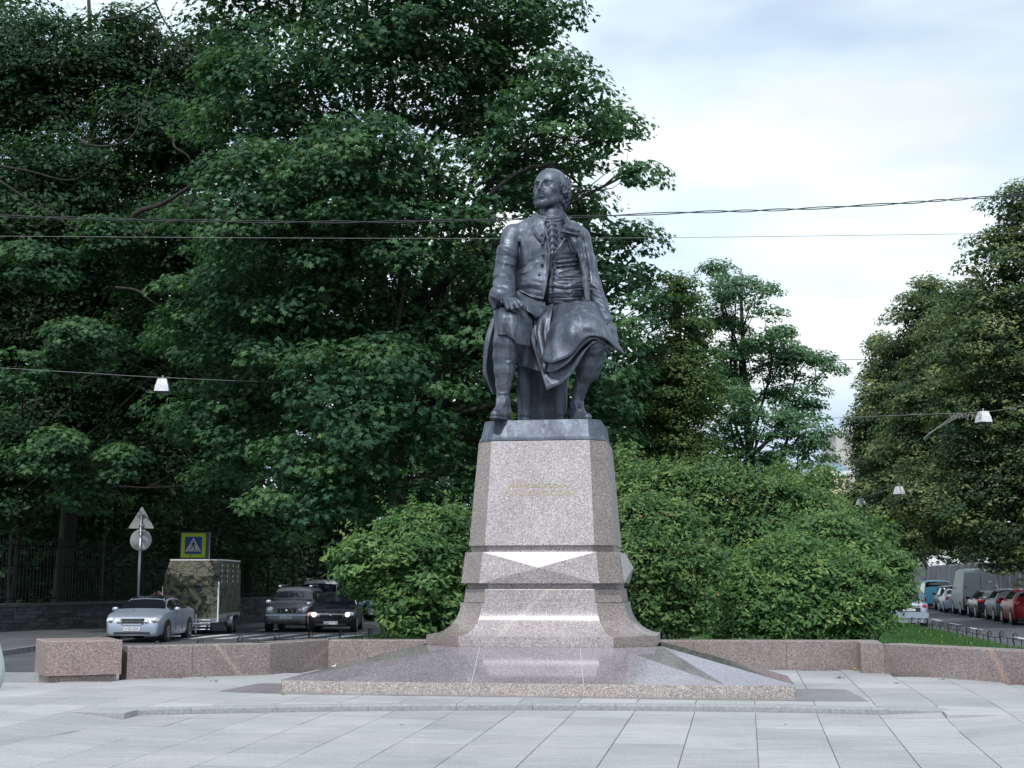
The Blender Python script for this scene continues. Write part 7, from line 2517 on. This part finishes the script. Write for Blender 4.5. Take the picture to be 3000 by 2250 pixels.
suv = car('suv', 'dark grey off-road car facing us with roof rails and clear headlights', 'cars coming up the left road', (-8.62, 55.2, ZR), HD, 4.63, 1.80, 1.70, PT['grey'],
    front=dict(lz=.49, gz=.475, gh=.075, gw=.34, bars=(-.22, .22), emblem=True, round=True, pz=.325, lw=.15, lh=.13, mirror=lens_m), rear=dict(), plate_text='С 531 НН 78', rails=True, name='grey_suv', wr=.36)
MB().box(2.25, 2.335, -.78, .78, .60, .68).build('silver_bumper', PT['silver'], suv)
car('hatch', 'black hatchback facing us with both headlights lit, half hidden by the shrub', 'cars coming up the left road', (-6.88, 54.2, ZR), HD + 0.03, 4.34, 1.84, 1.50, PT['black'],
    front=dict(lz=.46, gz=.44, gh=.045, gw=.42, strip=True, emblem=True, pz=.25, lw=.17, lh=.09, mirror=PT['silver'], fog=lens_m), rear=dict(), plate_text='К 819 ХР 98', lit=True, name='black_car')
for y_ in (-.72,):
    blob('indicator', (2.0, y_ - .12, .68), (.12, .05, .07), amber_m, [o for o in COL.objects if o.name == 'black_car'][0])
car('suv', 'white off-road car behind the dark grey one, its roof and side window showing', 'cars coming up the left road', (-8.75, 63.5, ZR), HD, 4.7, 1.88, 1.98, PT['white'],
    front=dict(lz=.47, gz=.45), rear=dict(), rails=True, name='white_suv', wr=.38)
car('van', 'dark blue van at the back of the left queue, mostly behind the shrub', 'cars coming up the left road', (-8.3, 73.0, ZR), HD, 4.9, 1.9, 1.95, PT['navy'], front=dict(lz=.42, gz=.38), rear=dict(), name='dark_van', cat='van')
car('van', 'white van glimpsed through the shrub behind the black hatchback', 'cars coming up the left road', (-6.2, 70.0, ZR), HD, 4.9, 1.9, 1.9, PT['white'], front=dict(lz=.42, gz=.38), rear=dict(), name='white_van', cat='van')
car('hatch', 'black car cut off by the left edge of the picture', None, (-12.72, 29.6, ZR), HD + 0.0, 4.2, 1.80, 1.46, PT['black'], front=dict(lz=.50, gz=.45, mirror=PT['black']), rear=dict(), name='black_car')

# right-hand row, seen from behind
RD = math.atan2(1.0, 0.20)
BAYG = 'cars parked along the right road'
def rcar(kind, lab, xl, Yr, L_, W, H, pm, rear, cat='car', name='parked_car', **kw):
    """rear left corner at (xl px) and distance Yr"""
    X_ = (xl - 1500) * Yr / F_PX
    u = Vector((math.cos(RD), math.sin(RD), 0)); n = Vector((-u.y, u.x, 0))
    c_ = Vector((X_, Yr, ZR)) + u * (L_ / 2) - n * (W / 2)
    return car(kind, lab, BAYG, tuple(c_), RD, L_, W, H, pm, front=dict(lz=.5, gz=.45, mirror=kw.pop('mirror', pm)), rear=rear, cat=cat, name=name, **kw)


rcar('hatch', 'red hatchback seen from behind at the right edge of the picture', 2950, 60.5, 4.3, 1.78, 1.60, PT['red'], dict(lz=.58, lw=.15, lh=.13, pz=.50, text='М 245 ОР'), name='red_car', wr=.34)
rcar('hatch', 'grey hatchback between the red and the black car', 2899, 66.0, 4.3, 1.76, 1.56, PT['grey'], dict(lz=.62, lw=.11, lh=.13, pz=.5), name='grey_car', mirror=lens_m)
rcar('sedan', 'black saloon parked behind the big grey van', 2846, 71.5, 4.6, 1.80, 1.46, PT['black'], dict(lz=.62, lw=.16, lh=.09, pz=.5), name='black_saloon')
big = rcar('van', 'tall grey-white panel van with two closed rear doors, tallest vehicle in the right row', 2804, 77.0, 5.9, 2.0, 2.62, PT['vangrey'], dict(lz=.30, lw=.05, lh=.33, ly=.955, lx=.05, pz=.20), cat='van', name='panel_van', win=False, two_glass='panel', mirror=trim_m, wr=.36)
for sd_ in (1, -1):
    MB().box(-2.967, -2.94, sd_ * .035 if sd_ > 0 else -.86, .86 if sd_ > 0 else -.035, .62, 2.36).build('rear_door', PT['vangrey'], big)
    MB().box(-2.972, -2.965, .14 if sd_ > 0 else -.72, .72 if sd_ > 0 else -.14, 1.45, 2.16).build('door_panel', PT['vangrey'], big)
    MB().box(-2.995, -2.95, sd_ * .80 - .06, sd_ * .80 + .06, 1.55, 1.60).build('hinge', trim_m, big)
MB().box(-3.02, -2.80, -.98, .98, .38, .58).build('bumper', trim_m, big)
MB().box(-2.95, -2.86, -.20, .20, 2.50, 2.56).build('brake_light', red_m, big)
rcar('hatch', 'small silver-grey car tucked beside the panel van', 2752, 83.5, 3.9, 1.65, 1.46, PT['silver'], dict(lz=.60, lw=.10, lh=.12), name='silver_hatchback', mirror=PT['white'])
rcar('suv', 'black estate car with shining tail lamps before the light blue van', 2738, 88.5, 4.5, 1.78, 1.62, PT['plum'], dict(lz=.60, lw=.16, lh=.08, pz=.45), name='black_estate')
rcar('van', 'light blue van seen from behind with a wide rear window', 2693, 94.5, 4.8, 1.84, 1.96, PT['blue'], dict(lz=.36, lw=.07, lh=.17, ly=.90, lx=.06, pz=.30), cat='van', name='blue_van')
rcar('hatch', 'dark car ahead of the light blue van, almost hidden by the shrub', 2664, 101.5, 4.2, 1.76, 1.5, PT['plum'], dict(lz=.58), name='dark_car')
rcar('hatch', 'white car farthest along the right row', 2652, 108.0, 4.2, 1.76, 1.5, PT['white'], dict(lz=.58), name='white_car')
c2 = car('sedan', 'silver saloon driving away beside the lawn, tail just clear of the shrub', None, (16.75 + .22, 58.4 + 2.2, ZR), math.atan2(1, .1), 4.5, 1.74, 1.46, PT['silver'],
    front=dict(lz=.5, gz=.45), rear=dict(lz=.60, lw=.10, lh=.09, ly=.74, lx=.09, pz=.50, lid=trim_m, text='В 734 АХ', skirt=PT['silver']), name='silver_saloon')
MB().box(-2.262, -2.20, -.80, .80, .38, .60).build('bumper', PT['silver'], c2)

# ---------------------------------------------------------------- trailer
camo = mat('camouflage_canvas', (0.12, 0.11, 0.07), 0.85)
nt, N, L, B = nodes_of(camo)
tc = N.new('ShaderNodeTexCoord')
cn = noise(nt, 3.4, 2, 0.5, tc.outputs['Object'], 1.2); cn2 = noise(nt, 4.1, 2, 0.5, None, 1.0)
mpc = N.new('ShaderNodeMapping'); mpc.inputs['Location'].default_value = (3, 5, 1); L(tc.outputs['Object'], mpc.inputs['Vector']); L(mpc.outputs['Vector'], cn2.inputs['Vector'])
ra = ramp(nt, [(0.0, (0.125, 0.12, 0.08)), (0.49, (0.07, 0.08, 0.055))], 'CONSTANT'); L(cn.outputs['Fac'], ra.inputs['Fac'])
rb_ = ramp(nt, [(0.0, (0, 0, 0)), (0.57, (1, 1, 1))], 'CONSTANT'); L(cn2.outputs['Fac'], rb_.inputs['Fac'])
cc = mixc(nt, rb_.outputs['Color'], ra.outputs['Color'], (0.022, 0.024, 0.026)); L(cc, B.inputs['Base Color'])
wr_ = noise(nt, 8, 3, 0.5, tc.outputs['Object']); L(bump(nt, wr_.outputs['Fac'], 0.5, 0.05), B.inputs['Normal'])
tr = tag(empty('camouflage_trailer', (-11.62, 50.0, ZR)), 'tall two-axle trailer under a green-brown camouflage canvas', 'trailer')
tw, tl, th = 0.98, 4.1, 2.72     # half width, length (towards +Y), height
zb = 0.62
vs = [(-tw, 0, zb), (tw, 0, zb), (tw, 0, 2.12), (-tw, 0, 2.12), (-tw * .96, .62, th - .05), (tw * .96, .62, th - .05), (tw * .96, tl, th - .05), (-tw * .96, tl, th - .05), (tw, tl, zb), (-tw, tl, zb), (tw, tl, 2.12), (-tw, tl, 2.12), (tw, .62, 2.12), (-tw, .62, 2.12)]
fs = [(0, 1, 2, 3), (3, 2, 5, 4), (1, 8, 10, 12, 2), (2, 12, 5), (12, 10, 6, 5), (9, 0, 3, 13, 11), (3, 4, 13), (11, 13, 4, 7), (8, 9, 11, 7, 6, 10)]
mo('canvas', vs, fs, camo, tr)
MB().box(-tw * .97, tw * .97, .60, tl + .02, th - .045, th + .0).build('roof', M['white_paint'], tr)
MB().tube([(-tw * .98, -.012, 1.78), (0, -.03, 1.76), (tw * .98, -.012, 1.79)], .022, 6).build('canvas_seam', camo, tr)
MB().tube([(tw + .02, -.03, zb - .15), (tw + .02, -.03, 1.9)], .03, 6).build('corner_pole', M['white_paint'], tr)
MB().tube([(-tw - .02, -.02, zb), (-tw - .05, -.02, 1.75)], .016, 6).build('corner_pole', M['white_paint'], tr)
for r_i in range(4):
    for c_i in range(4):
        if r_i == 3:
            MB().box(tw + .003, tw + .015, .55 + c_i * .98, .60 + c_i * .98, 1.86, 1.98).build('strap', M['white_paint'], tr)
        else:
            mb = MB(); mb.lathe([(.001, 0), (.05, 0), (.05, .012), (.001, .012)], 10, (0, 0, 0), 'X'); o_ = mb.build('eyelet', M['white_paint'], tr); o_.location = (tw + .001, .55 + c_i * .98, 2.10 + r_i * .20)
MB().box(-tw - .02, tw + .02, -.03, tl + .02, .44, .615).build('side_board', M['steel'], tr)
mb = MB()
for k in range(20): mb.tube([(tw + .03, .1 + k * .2, .60), (tw + .012, .17 + k * .2, .74)], .01, 4)
tag(mb.build('lacing', M['white_paint'], tr), kind='stuff')
for k in range(4):
    MB().tube([(-tw + .2, -.05, .20 + k * .11), (tw - .25, -.05, .20 + k * .11)], .022, 5).build('front_bar', M['steel'], tr)
MB().tube([(-.7, 0, .40), (0, -1.25, .42)], .04, 6).build('drawbar', M['steel'], tr)
MB().tube([(.7, 0, .40), (0, -1.25, .42)], .04, 6).build('drawbar', M['steel'], tr)
MB().tube([(0, -1.25, .42), (0, -1.75, .45)], .045, 6).build('hitch', M['steel'], tr)
MB().tube([(.35, -.6, .1), (.35, -.6, .75)], .035, 8).build('jockey_wheel', M['steel'], tr)
for sd_ in (1, -1):
    for k, yy in enumerate((1.75, 2.45)):
        mbw = MB(); mbw.lathe([(.001, -.09), (.24, -.09), (.30, -.06), (.30, .06), (.24, .09), (.001, .09)], 20, (0, 0, 0), 'X')
        w_ = mbw.build('wheel', tyre_m, tr, True); w_.location = (sd_ * (tw + .12), yy, .30)
        mbr = MB(); mbr.lathe([(.001, sd_ * .07), (.17, sd_ * .075), (.19, sd_ * .10)], 16, (0, 0, 0), 'X'); mbr.build('rim', rim_m, w_)
    mb = MB(); prof = []
    for a in np.linspace(0, math.pi, 11):
        c_, s_ = math.cos(a), math.sin(a)
        prof.append((2.1 - .74 * math.copysign(abs(c_) ** .5, c_), .26 + .42 * abs(s_) ** .5))
    vs = [(sd_ * (tw + x_), a, b) for a, b in prof for x_ in (.0, .26)]
    fs = [(2 * i, 2 * i + 1, 2 * i + 3, 2 * i + 2) for i in range(10)]
    o_ = mo('fender', vs, fs, M['steel'], tr, True); so = o_.modifiers.new('t', 'SOLIDIFY'); so.thickness = .025

# ---------------------------------------------------------------- people
def person(label, loc, rz, H_, joints, radii, edges, cloth_m, skin_m, leg_m, hair_m, extra=None):
    """one continuous skinned body; joints in units of the standing height"""
    root = tag(empty('person', loc, rz), label, 'person')
    me = bpy.data.meshes.new('body')
    names = list(joints)
    me.from_pydata([tuple(c_ * H_ for c_ in joints[n]) for n in names], [(names.index(a), names.index(b)) for a, b in edges], [])
    o_ = link('body', me, root)
    me.materials.append(cloth_m); 
    sk = o_.modifiers.new('skin', 'SKIN')
    lay = me.skin_vertices[0] if len(me.skin_vertices) else None
    if lay is None:
        bm = bmesh.new(); bm.from_mesh(me); bm.verts.layers.skin.verify(); bm.to_mesh(me); bm.free(); lay = me.skin_vertices[0]
    for i, n in enumerate(names):
        r_ = radii[n]; r_ = r_ if isinstance(r_, tuple) else (r_, r_)
        lay.data[i].radius = (r_[0] * H_, r_[1] * H_)
        lay.data[i].use_root = (n == 'pelvis')
    sb = o_.modifiers.new('smooth', 'SUBSURF'); sb.levels = 2; sb.render_levels = 2
    o_.modifiers['skin'].use_smooth_shade = True
    return root


BJ = dict(pelvis=(0, 0, .53), belly=(0, -.005, .60), chest=(0, 0, .72), necklow=(0, .005, .82), neck=(0, -.005, .865), head=(0, -.012, .905), crown=(0, -.005, .965),
          shl=(.105, 0, .81), shr=(-.105, 0, .81), ell=(.15, .01, .64), elr=(-.15, .01, .64), wrl=(.165, -.03, .51), wrr=(-.165, -.03, .51), hal=(.165, -.04, .455), har=(-.165, -.04, .455),
          hipl=(.055, 0, .51), hipr=(-.055, 0, .51), knl=(.06, -.01, .28), knr=(-.065, -.01, .28), anl=(.06, .01, .05), anr=(-.07, .01, .05), tol=(.07, -.075, .02), tor=(-.085, -.075, .02))
BR = dict(pelvis=(.075, .06), belly=(.07, .055), chest=(.085, .06), necklow=(.05, .045), neck=.028, head=(.046, .052), crown=(.036, .042), shl=.038, shr=.038, ell=.028, elr=.028, wrl=.019, wrr=.019, hal=(.02, .014), har=(.02, .014),
          hipl=.058, hipr=.058, knl=.04, knr=.04, anl=.027, anr=.027, tol=(.028, .018), tor=(.028, .018))
BE = [('pelvis', 'belly'), ('belly', 'chest'), ('chest', 'necklow'), ('necklow', 'neck'), ('neck', 'head'), ('head', 'crown'), ('necklow', 'shl'), ('necklow', 'shr'), ('shl', 'ell'), ('shr', 'elr'), ('ell', 'wrl'), ('elr', 'wrr'), ('wrl', 'hal'), ('wrr', 'har'),
      ('pelvis', 'hipl'), ('pelvis', 'hipr'), ('hipl', 'knl'), ('hipr', 'knr'), ('knl', 'anl'), ('knr', 'anr'), ('anl', 'tol'), ('anr', 'tor')]


def zoned(name, bands, H_):
    """clothing and skin by height on the body (object space)"""
    m_ = mat(name, (0.3, 0.3, 0.3), 0.8)
    nt, N, L, B = nodes_of(m_)
    tc = N.new('ShaderNodeTexCoord'); sp_ = N.new('ShaderNodeSeparateXYZ'); L(tc.outputs['Object'], sp_.inputs['Vector'])
    mr = N.new('ShaderNodeMath'); mr.operation = 'DIVIDE'; L(sp_.outputs['Z'], mr.inputs[0]); mr.inputs[1].default_value = H_
    r_ = ramp(nt, bands, 'CONSTANT'); L(mr.outputs[0], r_.inputs['Fac']); L(r_.outputs['Color'], B.inputs['Base Color'])
    return m_


skin = (0.50, 0.30, 0.22)
# person behind the silver car, arms lifted to the face
J = dict(BJ); J.update(ell=(.20, -.07, .74), elr=(-.20, -.07, .74), wrl=(.09, -.12, .86), wrr=(-.09, -.12, .86), hal=(.05, -.11, .905), har=(-.05, -.11, .905))
m1 = zoned('dark_clothes_person', [(0.0, (0.02, 0.02, 0.03)), (0.50, (0.03, 0.03, 0.04)), (0.845, skin), (0.94, (0.03, 0.02, 0.015))], 1.52)
pr_ = at(466, 1750, 52.0)
p1_ = person('person with arms raised to the face, head and elbows showing over silver car', (pr_[0], 52.0, ZP - 0.0), 0.0, 1.52, J, BR, BE, m1, None, None, None)
for sd_ in (1, -1):
    o_ = blob('bare_forearm', (sd_ * .22, -.15, 1.23), (.13, .05, .05), mat('skin', skin, 0.6), p1_, 8)
# person at the extreme left edge, in a pale jacket, a white bag in hand
m2 = zoned('pale_jacket_blue_trousers', [(0.0, (0.05, 0.05, 0.06)), (0.045, (0.035, 0.03, 0.16)), (0.485, (0.55, 0.60, 0.57)), (0.850, skin), (0.94, (0.05, 0.035, 0.02))], 1.72)
J = dict(BJ); J.update(ell=(.170, .02, .595), wrl=(.150, -.04, .50), hal=(.149, -.041, .49), har=(-.165, -.031, .50), hipl=(.085, 0, .49), knl=(.155, -.02, .37), anl=(.10, .0, .05), tol=(.11, -.08, .02))
R2 = dict(BR); R2.update(ell=.040, hipl=.062, knl=.050)
zq = z_step(-2.7, 6.5)
p2_ = person('person in pale jacket and blue trousers, cut off by the left edge', (-2.727, 6.5, zq), 0.0, 1.75, J, R2, BE, m2, None, None, None)


def human_hand(root, wrist, side, m_, L_=0.185):
    """relaxed hand hanging from the wrist, fingers slightly curled, built in the person's own space"""
    w = np.array(wrist, float)
    f = Field(w - [0.10, 0.12, 0.24], w + [0.10, 0.10, 0.06], 0.0035)
    def p(x, y, z): return w + np.array([x * side, y, z]) * (L_ / 0.185)
    f.cone(p(0, 0, 0.03), p(0, -.004, -.02), .026, .026, .012)
    for q, y_ in enumerate((-.030, -.010, .010, .028)):
        f.cone(p(0, 0, -.02), p(0.004, y_, -.085), .020, .014, .012)
        ln = (.070, .080, .075, .058)[q]
        f.chain([p(.004, y_, -.085), p(.006, y_ * 1.1, -.085 - ln * .45), p(-.006, y_ * 1.12, -.085 - ln * .78), p(-.020, y_ * 1.1, -.085 - ln)], [.0105, .0095, .0088, .0075], .004)
    f.chain([p(.0, -.018, -.02), p(-.008, -.045, -.050), p(-.012, -.052, -.082), p(-.016, -.050, -.105)], [.016, .013, .0115, .009], .006)
    return f.mesh('hand', m_, root)


_sk = mat('skin_hand', skin, 0.55)
for sd_, nm in ((1, 'wrl'), (-1, 'wrr')):
    human_hand(p2_, [c_ * 1.75 for c_ in J[nm]], sd_, _sk)
cap = MB()
cap.lathe([(.001, .098), (.05, .090), (.083, .055), (.094, .01), (.088, -.035), (.06, -.06)], 18, (0, .012, 1.655))
cap.build('hair', mat('dark_hair', (0.03, 0.02, 0.015), 0.8), p2_, True)
print('SCENE BUILT', len(bpy.data.objects))
